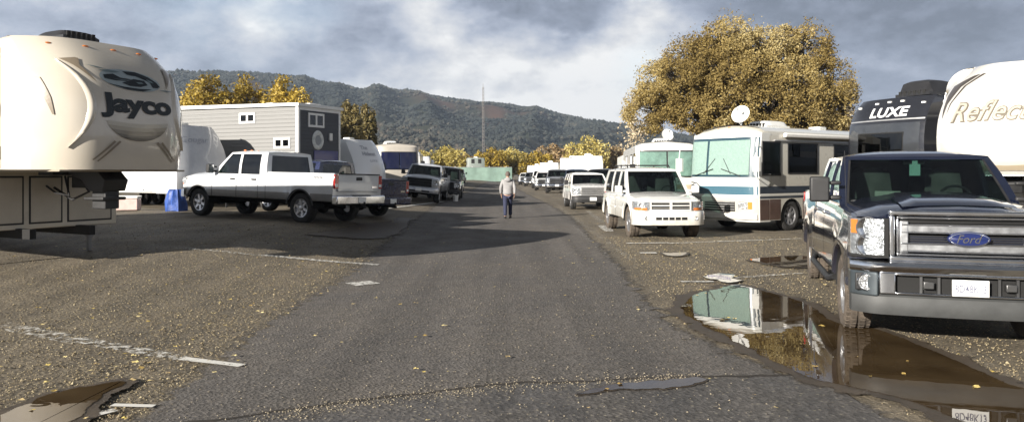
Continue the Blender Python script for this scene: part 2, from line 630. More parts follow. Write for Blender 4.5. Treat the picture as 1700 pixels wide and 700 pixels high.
    P = [[ws(-.99 + 1.98 * k / 12, t) for t in (.93, 1.0)] for k in range(13)]
    cab.slab(P, (-.04, 0, -.01))
    P = [[ws(-.99 + 1.98 * k / 12, t) for t in (0, .05)] for k in range(13)]
    cab.slab(P, (-.04, 0, -.01))
    for u0, u1 in ((-1.0, -.93), (.93, 1.0)):
        P = [[ws(u0 + (u1 - u0) * k, t / 6) for t in range(7)] for k in (0, 1)]
        cab.slab(P, (-.05, 0, 0))
    g = MB()
    P = [[ws(-.93 + 1.86 * k / 14, .05 + .88 * t / 6, .012) for t in range(7)] for k in range(15)]
    g.slab(P, (-.008, 0, -.002))
    gw = g.build('windscreen', c.get('glass_ws', M_GLASS), root)
    b = MB()
    for u0, u1 in ((-.935, -.90), (.90, .935)):
        b.slab([[ws(u0 + (u1 - u0) * k, .05 + .88 * t / 6, .006) for t in range(7)] for k in (0, 1)], (-.004, 0, 0))
    b.slab([[ws(-.93 + 1.86 * k / 14, t, .006) for t in (.045, .075)] for k in range(15)], (-.004, 0, 0))
    b.build('glass_seal', M_BLACK, gw)
    wp = MB()
    for (ya, yb) in ((.62, .05), (-.05, -.68)):
        p0 = ws(ya / wb * -1, .02, -.02); p1 = ws(yb / wb * -1, .10, -.02)
        wp.tube([(p0[0] + .03, p0[1], p0[2] + .01), p1], .008, 6)
    wp.build('wiper', M_BLACK, gw)
    # rear wall of the cab
    def rw(u, t, d=0.0):
        y = u * (wb + (wt - wb) * t ** 1.15 - .01)
        x = rb + (rt - rb) * t - c.get('rbow', .03) * (1 - u * u)
        return (x + d, y, zbelt - .02 + (ze - zbelt + .02) * t)
    for u0, u1 in ((-1.0, -.84), (.84, 1.0)):
        cab.slab([[rw(u0 + (u1 - u0) * k, t / 5) for t in range(6)] for k in (0, 1)], (.05, 0, 0))
    cab.slab([[rw(-.85 + 1.7 * k / 10, t) for t in (0, .16)] for k in range(11)], (.04, 0, 0))
    cab.slab([[rw(-.85 + 1.7 * k / 10, t) for t in (.88, 1.0)] for k in range(11)], (.04, 0, 0))
    cab_o = cab.build('cab', c.get('mat', paint), root, angle=40)
    g = MB(); g.slab([[rw(-.84 + 1.68 * k / 10, .16 + .72 * t / 3, .015) for t in range(4)] for k in range(11)], (.006, 0, 0))
    g.build('rear_window', c.get('glass', M_DGLASS), root)
    if c.get('rack'):
        m = MB()
        for side in (-1, 1):
            m.tube([(at - .35, side * wt * .82, zr - .01), (at - .45, side * wt * .82, zr + .05), (rt + .35, side * wt * .82, zr + .05), (rt + .25, side * wt * .82, zr - .01)], .018, 8)
        for xx in (at - .6, (at + rt) / 2 - .2, rt + .5):
            m.tube([(xx, -wt * .82, zr + .05), (xx, wt * .82, zr + .05)], .014, 8)
        m.build('roof_rack', c.get('rack_mat', M_BLACK), root)
    # interior
    ins = MB(); ins.box(rb + .06, ab - .02, -wb + .08, wb - .08, zbelt - .10, zbelt - .006 + .02)
    ins.build('cabin_floor', M_DASH, root)
    dsh = MB(); dsh.box(ab - .42, ab + .03, -wb + .12, wb - .12, zbelt - .03, zbelt + .05)
    dsh.build('dashboard', M_DASH, root, bevel=.03)
    sw = MB()
    ring = [(ab - .48 - .04 * math.sin(a), .40 + .18 * math.cos(a), zbelt + .05 + .16 * math.sin(a)) for a in [2 * math.pi * k / 18 for k in range(19)]]
    sw.tube(ring, .016, 6); sw.build('steering_wheel', M_BLACK, root)
    for sy in (-.40, .40):
        for sx in ([ab - 1.0] + ([ab - 1.95] if rb < ab - 2.0 else [])):
            m = MB()
            P = [[(sx - .10 * t - .03 * math.cos(k / 8 * math.pi * 2), sy + .24 * math.sin(k / 8 * math.pi * 2) * (1 - .2 * t), zbelt - .15 + .5 * t * (ze - zbelt) / .55) for t in (0, .4, .8, 1.0)] for k in range(8)]
            m.grid(P, closeu=True)
            m.ell((sx - .13, sy, zbelt + .62 * (ze - zbelt)), (.05, .13, .085))
            m.build('seat', M_SEAT, root)
    mr = MB(); mr.box(at - .02, at + .0, -.12, .12, ze - .10, ze - .035); mr.build('rear_view_mirror', M_BLACK, root, bevel=.01)
    # mirrors
    mx, mh, mw = ab - .12, s.get('mirror_h', .2), s.get('mirror_w', .2)
    for side in (-1, 1):
        m = MB()
        y0 = side * (wb + .10); y1 = side * (wb + .10 + mw)
        m.box(mx - .06, mx + .07, min(y0, y1), max(y0, y1), zbelt + .02, zbelt + .02 + mh)
        m.box(mx - .03, mx + .03, min(side * (wb - .03), y0), max(side * (wb - .03), y0), zbelt + .04, zbelt + .10)
        if s.get('tow'):
            m.box(mx - .03, mx + .03, min(side * (wb - .03), y0), max(side * (wb - .03), y0), zbelt + mh - .08, zbelt + mh - .03)
        o = m.build('wing_mirror', s.get('mirror_mat', M_BLACK), root, bevel=.03, seg=3)
        gm = MB(); gm.box(mx - .064, mx - .061, min(y0, y1) + .02, max(y0, y1) - .02, zbelt + .04, zbelt + mh)
        gm.build('mirror_glass', M_CHROME, o)
    # set all four wheels on the gently sloping lot
    lx, ly, rz = root.location.x, root.location.y, root.rotation_euler.z
    def gl(x, y): return gz(lx + x * math.cos(rz) - y * math.sin(rz), ly + x * math.sin(rz) + y * math.cos(rz))
    yw = HW - WID / 2
    f1, f2, r1, r2 = gl(FX, yw), gl(FX, -yw), gl(RX, yw), gl(RX, -yw)
    sx = ((f1 + f2) - (r1 + r2)) / 2 / (FX - RX); sy = ((f1 + r1) - (f2 + r2)) / 2 / (2 * yw)
    root.location.z = (f1 + f2 + r1 + r2) / 4 - sx * (FX + RX) / 2
    X = Vector((1, 0, sx)).normalized(); Z = X.cross(Vector((0, 1, sy))).normalized(); Y = Z.cross(X)
    M = Matrix((X, Y, Z)).transposed()
    root.rotation_euler = (Matrix.Rotation(rz, 3, 'Z') @ M).to_euler()
    return dict(fx=fx, body=body, hood=hood, wb=wb, wt=wt, ze=ze, zbelt=zbelt, ws=ws, cab=cab_o)


def fpatch(mb, fx, y0, y1, z0, z1, out, depth, n=8, lean=0.0):
    """block that follows the curve of the vehicle's nose"""
    P = []
    for k in range(n + 1):
        y = y0 + (y1 - y0) * k / n
        P.append([(fx(y) + out, y, z0), (fx(y) + out - lean, y, z1)])
    mb.slab(P, (-depth, 0, 0))
    return mb


def bumper(mb, fx, hw, z0, z1, out, depth=.14, wrap=.0, n=26):
    h = z1 - z0
    sec = [(-.10, .0), (-.015, .02), (0, .22), (0.004, .6), (-.012, .86), (-.05, 1.0), (-depth, 1.0), (-depth, 0)]
    P = []
    for k in range(n + 1):
        y = -hw + 2 * hw * k / n
        P.append([(fx(y) + out + a, y, z0 + b * h) for a, b in sec])
    o = len(mb.v)
    mb.grid(P, closev=True)
    m = len(sec)
    mb.f.append(tuple(o + k for k in range(m))[::-1]); mb.f.append(tuple(o + n * m + k for k in range(m)))
    return mb


def plate(root, x, y, z, text, front=True, w=.305, h=.152, txt2=None):
    sx = 1 if front else -1
    m = MB(); m.box(min(x, x + sx * .012), max(x, x + sx * .012), y - w / 2, y + w / 2, z - h / 2, z + h / 2)
    p = m.build('licence_plate', M_PLATE, root, bevel=.004)
    f = (lambda u, v: (x + sx * .0145, y + sx * u, z + v))
    if text:
        lettering('plate_number', text, f, -w * .42, w * .42, -h * .26, h * .20, M_INK, p, bold=.01)
    return p
# ---------------------------------------------------------------- the vehicles' own fronts
def lamp_pair(root, fx, y0, y1, z0, z1, out, depth=.16, amber=None, name='headlight'):
    """recessed reflector under a clear cover, with an optional amber corner"""
    for s in (-1, 1):
        m = MB(); fpatch(m, fx, s * y0, s * y1, z0, z1, out - .03, depth)
        h = m.build(name, M_LENS, root)
        b = MB()
        cy = (y0 + y1) / 2; cz = (z0 + z1) / 2; rr = min(abs(y1 - y0), z1 - z0) * .36
        stack = [cz] if (z1 - z0) < abs(y1 - y0) * 1.2 else [z0 + (z1 - z0) * .27, z0 + (z1 - z0) * .75]
        for zz in stack:
            b.lathe([(.001, -.02), (rr * .5, -.012), (rr * .9, .0), (rr, .018), (rr * 1.08, .018)], 20, (fx(s * (cy + .04)) + out - .012, s * cy, zz), 'x')
        b.build('reflector', M_CHROME, h)
        g = MB(); fpatch(g, fx, s * y0, s * y1, z0, z1, out, .006)
        g.build('lamp_cover', M_LAMPGLASS, h)
        if amber:
            a0, a1, b0, b1 = amber
            g = MB(); fpatch(g, fx, s * a0, s * a1, b0, b1, out - .015, .03)
            g.build('indicator', M_AMBER, h)


def frame_ring(mb, fx, y, z0, z1, w, out, depth, n=14, lean=0):
    fpatch(mb, fx, -y, y, z1 - w, z1, out, depth, n); fpatch(mb, fx, -y, y, z0, z0 + w, out, depth, n)
    fpatch(mb, fx, -y, -y + w, z0 + w, z1 - w, out, depth, 1); fpatch(mb, fx, y - w, y, z0 + w, z1 - w, out, depth, 1)


def tail_lamps(root, L, hw, z0, z1, w=.16):
    for s in (-1, 1):
        m = MB(); a, b = sorted((s * (hw - w - .03), s * (hw - .032)))
        m.box(-L + .03, -L + .09, a, b - (.012 if s > 0 else 0), z0, z1)
        t = m.build('tail_light', M_RED, root, bevel=.015)
        g = MB(); g.box(-L + .026, -L + .03, a + .03, b - .03, z0 + .05, z0 + .13); g.build('reversing_lens', M_PLATE, t)


def rear_end(root, L, hw, s, text=None, chrome=True, tailgate=None):
    zb, zs = s['zb'], ipl(-L + .1, s['zs'])
    if tailgate:
        m = MB(); m.box(-L + .03, -L + .10, -hw + .17, hw - .17, tailgate[0], tailgate[1])
        t = m.build('tailgate', s['paint'], root, bevel=.02, seg=3)
        h = MB(); h.box(-L + .02, -L + .035, -.12, .12, tailgate[1] - .16, tailgate[1] - .07); h.build('handle', M_BLACK, t, bevel=.01)
        h = MB(); h.box(-L + .022, -L + .03, -hw + .25, -hw + .47, tailgate[0] + .1, tailgate[0] + .16); h.build('badge', M_CHROME, t)
        h = MB(); h.box(-L + .0, -L + .12, -hw + .16, hw - .16, tailgate[1] + .001, tailgate[1] + .03); h.build('cap_rail', M_BLACK, t, bevel=.008)
    b = MB()
    b.box(-L - .09, -L + .12, -hw + .02, hw - .02, s['rb'][0], s['rb'][1])
    bo = b.build('rear_bumper', M_CHROME if chrome else s['paint'], root, bevel=.035, seg=3)
    if chrome:
        k = MB(); k.box(-L - .093, -L - .0, -.36, .36, s['rb'][1] - .02, s['rb'][1] + .012); k.build('step_pad', M_BLACK, bo)
    plate(bo, -L - .091, 0, (s['rb'][0] + s['rb'][1]) / 2, text, front=False)
    h = MB(); h.box(-L - .22, -L + .1, -.03, .03, s['rb'][0] - .10, s['rb'][0] - .03)
    h.tube([(-L - .18, 0, s['rb'][0] - .03), (-L - .18, 0, s['rb'][0] + .03)], .015); h.ell((-L - .18, 0, s['rb'][0] + .05), (.03, .03, .03))
    h.build('tow_hitch', M_DARK, root)


def dims_pickup(L, HW, H, **k):
    """heavy crew cab pickup"""
    bx = k.get('bx', -(L - 2.32))
    d = dict(L=L, HW=HW, H=H, fx=-.98, rx=-L + k.get('rear_over', 1.22), rad=.40, tw=.27, arch=.50, zb=.56, flare=.035, crease=.70,
             face=(.80, 1.20), hood=-1.62, zs_belt=1.30,
             w=[(-L, HW - .03), (-L + .3, HW - .015), (-2.0, HW - .012), (-1.0, HW - .012), (-.4, HW - .035), (-.16, HW - .075)],
             zs=[(-L, 1.40), (bx - .001, 1.40), (bx + .01, 1.30), (-1.6, 1.29), (-.6, 1.24), (-.16, 1.18)],
             zc=[(-L, 1.40), (bx - .001, 1.40), (bx + .01, 1.30), (-1.62, 1.30), (-1.60, 1.40), (-.9, 1.385), (-.4, 1.35), (-.16, 1.27)],
             bed=(bx, -L + .14), bedz=.92, doors=[(-1.60, -2.68), (-2.69, -3.60)], rb=(.55, .80))
    d['cab'] = dict(ab=-1.55, at=-2.28, rt=bx + .10, rb=bx + .05, tumble=.80,
                    wins=[(-1.72, -2.36, -2.66, -2.66), (-2.76, -2.76, -3.62, -3.60)])
    d.update(k)
    return d


def dims_suv(L, HW, H, **k):
    d = dict(L=L, HW=HW, H=H, fx=-.90, rx=-.90 - k.get('wbase', 2.95), rad=.375, tw=.24, arch=.45, zb=.42, flare=.035, crease=.66,
             face=(.66, 1.02), hood=-1.36, zs_belt=1.12,
             w=[(-L, HW - .12), (-L + .25, HW - .04), (-L + .8, HW - .012), (-1.0, HW - .012), (-.4, HW - .05), (-.16, HW - .12)],
             zs=[(-L, 1.08), (-1.5, 1.12), (-.9, 1.08), (-.5, 1.03), (-.16, .95)],
             zc=[(-L, 1.08), (-1.5, 1.12), (-1.35, 1.19), (-.8, 1.14), (-.4, 1.08), (-.16, 1.00)],
             doors=[(-1.45, -2.50), (-2.51, -3.42)], rb=(.48, .70))
    d['cab'] = dict(ab=-1.28, at=-2.02, rt=-L + .42, rb=-L + .16, tumble=.79,
                    wins=[(-1.44, -2.10, -2.46, -2.46), (-2.56, -2.56, -3.38, -3.38), (-3.48, -3.48, -L + .36, -L + .58)])
    d.update(k)
    return d


# -- hero: dark crew cab pickup in front on the right
def hero_pickup():
    th = math.atan2(-.957, -.29)
    nose = Vector((4.28, 7.08, 0))
    r = thing('pickup_truck', 'dark blue crew cab pickup with wide chrome grille at the edge of the puddle', 'pickup truck', nose, th)
    P = mat('midnight_blue_paint', (.012, .016, .034), .16, metal=.25, coat=1, var=.12, vscale=3, dirt=.35, dirt_z=(.4, 1.2), dirt_col=(.10, .085, .07))
    s = dims_pickup(6.25, 1.0, 1.97, paint=P, tow=True, mirror_h=.30, mirror_w=.22, tyre=M_TYRE_MUD, rim=M_RIM, handle_mat=M_CHROME,
                    nb=.07, nc=.15, face=(.86, 1.25), zb=.52)
    s['zs'] = [(-6.25, 1.42), (s['bed'][0] - .001, 1.42), (s['bed'][0] + .01, 1.33), (-1.6, 1.32), (-.6, 1.28), (-.16, 1.22)]
    s['zc'] = [(-6.25, 1.42), (s['bed'][0] - .001, 1.42), (s['bed'][0] + .01, 1.33), (-1.62, 1.33), (-1.60, 1.46), (-.9, 1.44), (-.4, 1.40), (-.16, 1.345)]
    s['zs_belt'] = 1.33
    d = car(r, s)
    fx = d['fx']
    # power dome on the bonnet
    m = MB(); P2 = []
    for i in range(12):
        x = -.28 - 1.15 * i / 11
        e = math.sin(math.pi * min(1, (i + .4) / 4) / 2)
        P2.append([(x, y, ipl(x, s['zc']) - .045 * abs(y / .9) ** 1.6 + .002 + .028 * e * sstep((.47 - abs(y)) / .12)) for y in np.linspace(-.5, .5, 15)])
    m.grid(P2); m.build('bonnet_bulge', P, d['hood'])
    blk = M_BLACK
    # grille: surround, two heavy twin bars, dark mesh behind
    g = MB(); fpatch(g, fx, -.64, .64, .86, 1.30, -.035, .05, 16); go = g.build('grille', M_DARK, r)
    m = MB(); frame_ring(m, fx, .665, .845, 1.335, .05, .035, .09); m.build('grille_surround', M_CHROME, go, bevel=.014, seg=3)
    m = MB(); frame_ring(m, fx, .600, .905, 1.275, .020, .018, .05); m.build('inner_frame', M_CHROME, go, bevel=.006)
    gr = mat('brushed_grille_bar', (.62, .63, .64), .30, metal=.9, var=.25, vscale=14)
    for zc_ in (1.165, .985):
        m = MB()
        fpatch(m, fx, -.56, .56, zc_ - .038, zc_ + .038, .028, .05, 16)
        m.build('grille_bar', gr, go, bevel=.012, seg=3)
        m = MB()
        fpatch(m, fx, -.565, .565, zc_ + .026, zc_ + .042, .040, .03, 16); fpatch(m, fx, -.565, .565, zc_ - .046, zc_ - .034, .036, .03, 16)
        m.build('bar_trim', M_CHROME, go, bevel=.004)
    for s_ in (-1, 1):
        m = MB(); fpatch(m, fx, s_ * .50, s_ * .575, .93, 1.235, .034, .06, 2); m.build('grille_bracket', gr, go, bevel=.01)
    m = MB()
    for z in np.arange(.935, 1.27, .022):
        fpatch(m, fx, -.56, .56, z, z + .006, -.012, .02, 12)
    m.build('grille_mesh', mat('grille_mesh_grey', (.012, .012, .013), .6), go)
    # oval badge
    m = MB()
    m.lathe([(.001, .075), (.165, .075), (.175, .068), (.178, .03)], 40, (0, 0, 0), 'x')
    m.v = [(x - .0, y, z * .40 + 1.075) for x, y, z in m.v]
    bo = m.build('badge', mat('badge_blue', (.008, .016, .085), .3, coat=.6), go)
    m = MB(); ring = [(.0785, .160 * math.cos(a), 1.075 + .060 * math.sin(a)) for a in [2 * math.pi * k / 40 for k in range(41)]]
    m.tube(ring, .0035, 6); m.build('badge_rim', M_CHROME, bo)
    lettering('badge_script', 'Ford', lambda u, v: (.0785, u, 1.075 + v), -.105, .105, -.035, .040, M_CHROME, bo, bold=.0, shear=.35)
    # headlights with amber corners
    lamp_pair(r, fx, .705, .985, .895, 1.245, .035, .16, amber=(.93, .982, 1.10, 1.235))
    for s_ in (-1, 1):
        m = MB()
        fpatch(m, fx, s_ * .668, s_ * .706, .87, 1.25, .02, .08, 1)
        fpatch(m, fx, s_ * .668, s_ * .99, .872, .893, .03, .08, 3)
        m.build('headlight_bezel', M_DARK, r)
    # bumper: chrome face bar with lower slots, dark corners, valance
    b = MB(); bumper(b, fx, 1.0, .74, .845, .10, .16); bo = b.build('front_bumper', M_CHROME, r, angle=30)
    gm = mat('bumper_grey', (.055, .057, .057), .6, metal=.1, var=.25)
    b = MB()
    for s_ in (-1, 1):
        fpatch(b, fx, s_ * .62, s_ * .76, .535, .742, .092, .12, 4)
    fpatch(b, fx, -.63, .63, .715, .742, .092, .12, 12); fpatch(b, fx, -.63, .63, .535, .558, .092, .12, 12)
    b.build('bumper_face', M_CHROME, bo, bevel=.01)
    for s_ in (-1, 1):
        b = MB()
        fpatch(b, fx, s_ * .762, s_ * .995, .50, .742, .088, .16, 6)
        b.build('bumper_corner', mat('bumper_corner_grey', (.07, .085, .095), .3, metal=.5, coat=.4, var=.2), bo, bevel=.02, seg=3)
    b = MB(); bumper(b, fx, .985, .33, .535, .085, .16); b.build('valance', gm, bo, angle=30)
    b = MB(); fpatch(b, fx, -.62, .62, .558, .715, .03, .05, 12); b.build('air_opening', M_DARK, bo)
    for yy in (-.40, -.25, .25, .40):
        b = MB(); fpatch(b, fx, yy - .012, yy + .012, .558, .715, .065, .05, 1); b.build('opening_brace', mat('hook_grey', (.12, .12, .12), .4, metal=.8), bo)
    hk = mat('hook_grey', (.12, .12, .12), .4, metal=.8)
    for yy in (-.34, .34):
        b = MB(); b.box(fx(yy) + .02, fx(yy) + .10, yy - .045, yy + .045, .60, .67); b.build('tow_hook', hk, bo, bevel=.008)
    for s_ in (-1, 1):
        y = s_ * .865
        b = MB(); b.lathe([(.001, .0), (.055, .004), (.062, .012), (.075, .012), (.078, -.02)], 24, (fx(y) + .092, y, .635), 'x')
        fo = b.build('fog_lamp', M_LENS, bo)
        b = MB(); b.box(fx(y) + .06, fx(y) + .088, y - .10, y + .10, .555, .725); b.build('fog_surround', M_BLACK, fo, bevel=.02)
        b = MB(); b.lathe([(.078, .0), (.083, .012), (.088, 0)], 24, (fx(y) + .092, y, .635), 'x'); b.build('fog_ring', M_CHROME, fo)
    plate(bo, .105, 0, .625, '8D48K13')
    tail_lamps(r, 6.25, 1.0, .95, 1.36)
    rear_end(r, 6.25, 1.0, s, None, True, (.88, 1.38))
    # pale mint card hanging behind the windscreen, papers on the dash
    m = MB(); m.box(-2.22, -2.216, -.06, .06, 1.66, 1.80); m.box(-2.22, -2.216, -.03, .03, 1.80, 1.84)
    m.build('hanging_card', mat('pale_mint_card', (.45, .72, .62), .5), r)
    m = MB()
    for (y, w, h_) in ((.3, .10, .07), (.12, .06, .05), (-.35, .14, .09), (.55, .08, .05)):
        m.box(-1.95, -1.93, y - w, y + w, 1.385, 1.385 + h_)
    m.build('dashboard_papers', mat('pale_papers', (.6, .58, .5), .7), r)
    # running board, aerial
    for s_ in (-1, 1):
        m = MB(); m.tube([(-1.55, s_ * .98, .48), (-1.7, s_ * 1.03, .44), (-3.7, s_ * 1.03, .44), (-3.85, s_ * .98, .48)], .04, 10); m.build('side_step', M_BLACK, r)
    m = MB(); m.tube([(-1.35, -.88, 1.30), (-1.42, -.89, 1.95)], .004, 5); m.build('aerial', M_BLACK, r)
    return r


def white_pickup():
    th = math.atan2(.51, -.86)
    tail = Vector((-4.27, 21.0)); L = 6.6
    nose = tail + Vector((-.86, .51)) * L
    r = thing('pickup_truck', 'white crew cab pickup with grey lower panels, seen from its side and tailgate', 'pickup truck', (nose.x, nose.y, gz(-6.8, 22.3) + .0), th)
    P = mat('white_paint_two_tone', (.62, .63, .64), .22, coat=1, var=.05, vscale=2, dirt=.3, dirt_z=(.6, 1.1), dirt_col=(.3, .28, .25))
    low = mat('grey_lower_paint', (.24, .235, .225), .35, coat=.5, var=.1, dirt=.4, dirt_z=(.4, .9))
    s = dims_pickup(L, 1.0, 2.02, paint=P, low_paint=low, low_z=.83, tow=True, mirror_h=.26, rear_over=1.28, rad=.415, zb=.62, tyre=M_TYRE)
    s['bed'] = (-3.95, -L + .14)
    s['zs'] = [(-L, 1.40), (-3.951, 1.40), (-3.94, 1.31), (-3.6, 1.31), (-1.6, 1.29), (-.6, 1.24), (-.16, 1.18)]
    s['zc'] = [(-L, 1.40), (-3.951, 1.40), (-3.94, 1.30), (-1.62, 1.30), (-1.60, 1.40), (-.9, 1.385), (-.4, 1.35), (-.16, 1.27)]
    s['cab'] = dict(ab=-1.55, at=-2.28, rt=-3.83, rb=-3.90, tumble=.82, dark_all=False, wins=[(-1.72, -2.36, -2.70, -2.70), (-2.80, -2.80, -3.60, -3.58)])
    d = car(r, s)
    fx = d['fx']
    m = MB()
    for s_ in (-1, 1):
        for wx in (s['fx'], s['rx']):
            pts = [(wx + .515 * math.cos(a), s_ * 1.018, .415 + .515 * math.sin(a)) for a in [math.pi * (.06 + .88 * k / 16) for k in range(17)]]
            m.tube(pts, .022, 6)
    m.build('wheel_flare', mat('flare_dark', (.05, .05, .05), .5), r)
    m = MB(); fpatch(m, fx, -.62, .62, .86, 1.20, .02, .06, 12); go = m.build('grille', M_DARK, r)
    m = MB(); frame_ring(m, fx, .64, .84, 1.22, .05, .035, .06)
    for z in (.97, 1.07): fpatch(m, fx, -.6, .6, z - .02, z + .02, .03, .05, 12)
    m.build('grille_bar', M_CHROME, go, bevel=.01)
    lamp_pair(r, fx, .66, .96, .93, 1.16, .03, amber=(.9, .955, .93, 1.0))
    b = MB(); bumper(b, fx, 1.0, .56, .80, .10); bo = b.build('front_bumper', M_CHROME, r)
    plate(bo, .105, 0, .66, None)
    tail_lamps(r, L, 1.0, .98, 1.36, .17)
    rear_end(r, L, 1.0, s, None, True, (.90, 1.37))
    lettering('badge_lettering', '4X4', lambda u, v: (-u, 1.0, v), 5.95 - .16, 5.95 + .18, 1.25, 1.31, mat('decal_grey', (.2, .2, .22), .4), r, bold=.02, shear=.2)
    m = MB()
    for y in (-.5, -.25, 0, .25, .5): m.ell((-2.45, y, 2.02), (.06, .035, .02))
    m.build('cab_marker_lamps', M_AMBER, r)
    return r


def blue_pickup():
    th = math.atan2(.51, -.86)
    tail = Vector((-3.92, 24.3)); L = 5.7
    nose = tail + Vector((-.86, .51)) * L
    r = thing('pickup_truck', 'dark navy pickup with only its tail showing beyond the white crew cab', 'pickup truck', (nose.x, nose.y, gz(-6, 26) - .03), th)
    P = mat('navy_paint', (.010, .016, .06), .25, metal=.1, coat=.8, var=.1, dirt=.12, dirt_z=(.3, .7), dirt_col=(.08, .07, .06))
    s = dims_pickup(L, .96, 1.82, paint=P, rad=.37, zb=.48, arch=.45)
    for k in ('zs', 'zc'): s[k] = [(a, b - .14) for a, b in s[k]]
    s['zs_belt'] = 1.16; s['doors'] = [(-1.60, -2.60), (-2.61, -3.2)]; s['face'] = (.66, 1.06); s['rb'] = (.45, .68); s['bedz'] = .75
    s['cab']['wins'] = [(-1.72, -2.36, -2.56, -2.56), (-2.66, -2.66, -3.1, -3.1)]
    d = car(r, s); fx = d['fx']
    m = MB(); frame_ring(m, fx, .6, .72, 1.05, .04, .03, .06); fpatch(m, fx, -.56, .56, .76, 1.0, .0, .03); m.build('grille', M_BLACK, r)
    lamp_pair(r, fx, .62, .92, .78, 1.0, .03)
    b = MB(); bumper(b, fx, .96, .42, .68, .10); b.build('front_bumper', M_CHROME, r)
    tail_lamps(r, L, .96, .82, 1.22, .15)
    rear_end(r, L, .96, s, None, False, (.74, 1.23))
    return r


def simple_front(r, d, s, style):
    """grille, lamps, bumper and plate for the vehicles farther back"""
    fx = d['fx']; z0, z1 = s['face']; hw = s['HW']
    gw = hw * style.get('gw', .56)
    m = MB(); fpatch(m, fx, -gw, gw, z0 + .02, z1 - .02, .0, .04, 10); go = m.build('grille', M_DARK, r)
    m = MB(); frame_ring(m, fx, gw + .03, z0 - .01, z1 + .01, .035, .03, .06)
    for k in range(style.get('bars', 2)):
        z = z0 + (z1 - z0) * (k + 1) / (style.get('bars', 2) + 1); fpatch(m, fx, -gw, gw, z - .018, z + .018, .022, .05, 10)
    if style.get('cross'): fpatch(m, fx, -.03, .03, z0, z1, .028, .05, 1)
    m.build('grille_bar', style.get('gmat', M_CHROME), go, bevel=.008)
    lamp_pair(r, fx, gw + .05, hw - .04, z0 + .06, z1 - .03, .02, amber=style.get('amber'))
    b = MB(); bumper(b, fx, hw - .01, style.get('b0', z0 - .32), z0 - .03, .08); bo = b.build('front_bumper', style.get('bmat', M_CHROME), r)
    b = MB(); fpatch(b, fx, -hw * .55, hw * .55, style.get('b0', z0 - .32) + .05, style.get('b0', z0 - .32) + .12, .084, .02, 8); b.build('air_slot', M_DARK, bo)
    plate(bo, .088, 0, z0 - .16, None)


def white_suv():
    """white sport utility vehicle with a crosshair grille, second row on the right"""
    th = R(-86.6)
    r = thing('sport_utility_vehicle', 'white sport utility vehicle with crosshair grille and muddy tyres beside the blue banded motorhome', 'suv', (4.02, 19.05, 0), th)
    P = mat('white_suv_paint', (.74, .74, .71), .22, coat=1, var=.05, dirt=.6, dirt_z=(.25, .9), dirt_col=(.36, .30, .2))
    s = dims_suv(4.9, .93, 1.85, paint=P, tyre=M_TYRE_MUD, tw=.27, rad=.40, arch=.48, zb=.46, flare=.055, nb=.12, nc=.20, wbase=2.95,
                 handle_mat=P, mould=.72, mould_mat=P, mirror_mat=P)
    s['cab']['rack'] = True
    s['face'] = (.70, 1.0)
    d = car(r, s); fx = d['fx']
    m = MB(); fpatch(m, fx, -.50, .50, .745, .955, .0, .03, 10); go = m.build('grille', M_DARK, r)
    m = MB(); frame_ring(m, fx, .53, .725, .98, .035, .035, .07); fpatch(m, fx, -.03, .03, .74, .97, .035, .05, 1); fpatch(m, fx, -.5, .5, .845, .872, .035, .05, 10)
    for z in (.79, .92): fpatch(m, fx, -.5, .5, z, z + .007, .006, .02, 10)
    m.build('grille_bar', P, go, bevel=.01)
    lamp_pair(r, fx, .55, .90, .76, .96, .03, amber=(.6, .88, .745, .80))
    b = MB(); bumper(b, fx, .93, .36, .72, .10, .2); bo = b.build('front_bumper', P, r, angle=30)
    b = MB(); fpatch(b, fx, -.40, .40, .50, .57, .107, .03, 10); so = b.build('air_slot', M_DARK, bo)
    b = MB()
    for y in (-.24, -.08, .08, .24): fpatch(b, fx, y - .012, y + .012, .50, .57, .112, .03, 1)
    b.build('slot_bar', P, so)
    for s_ in (-1, 1):
        b = MB(); b.lathe([(.001, 0), (.045, .004), (.055, .012), (.06, -.01)], 20, (fx(s_ * .62) + .1, s_ * .62, .54), 'x'); b.build('fog_lamp', M_LENS, bo)
    tail_lamps(r, 4.9, .83, .80, 1.10, .14); rear_end(r, 4.9, .88, s, None, False)
    return r


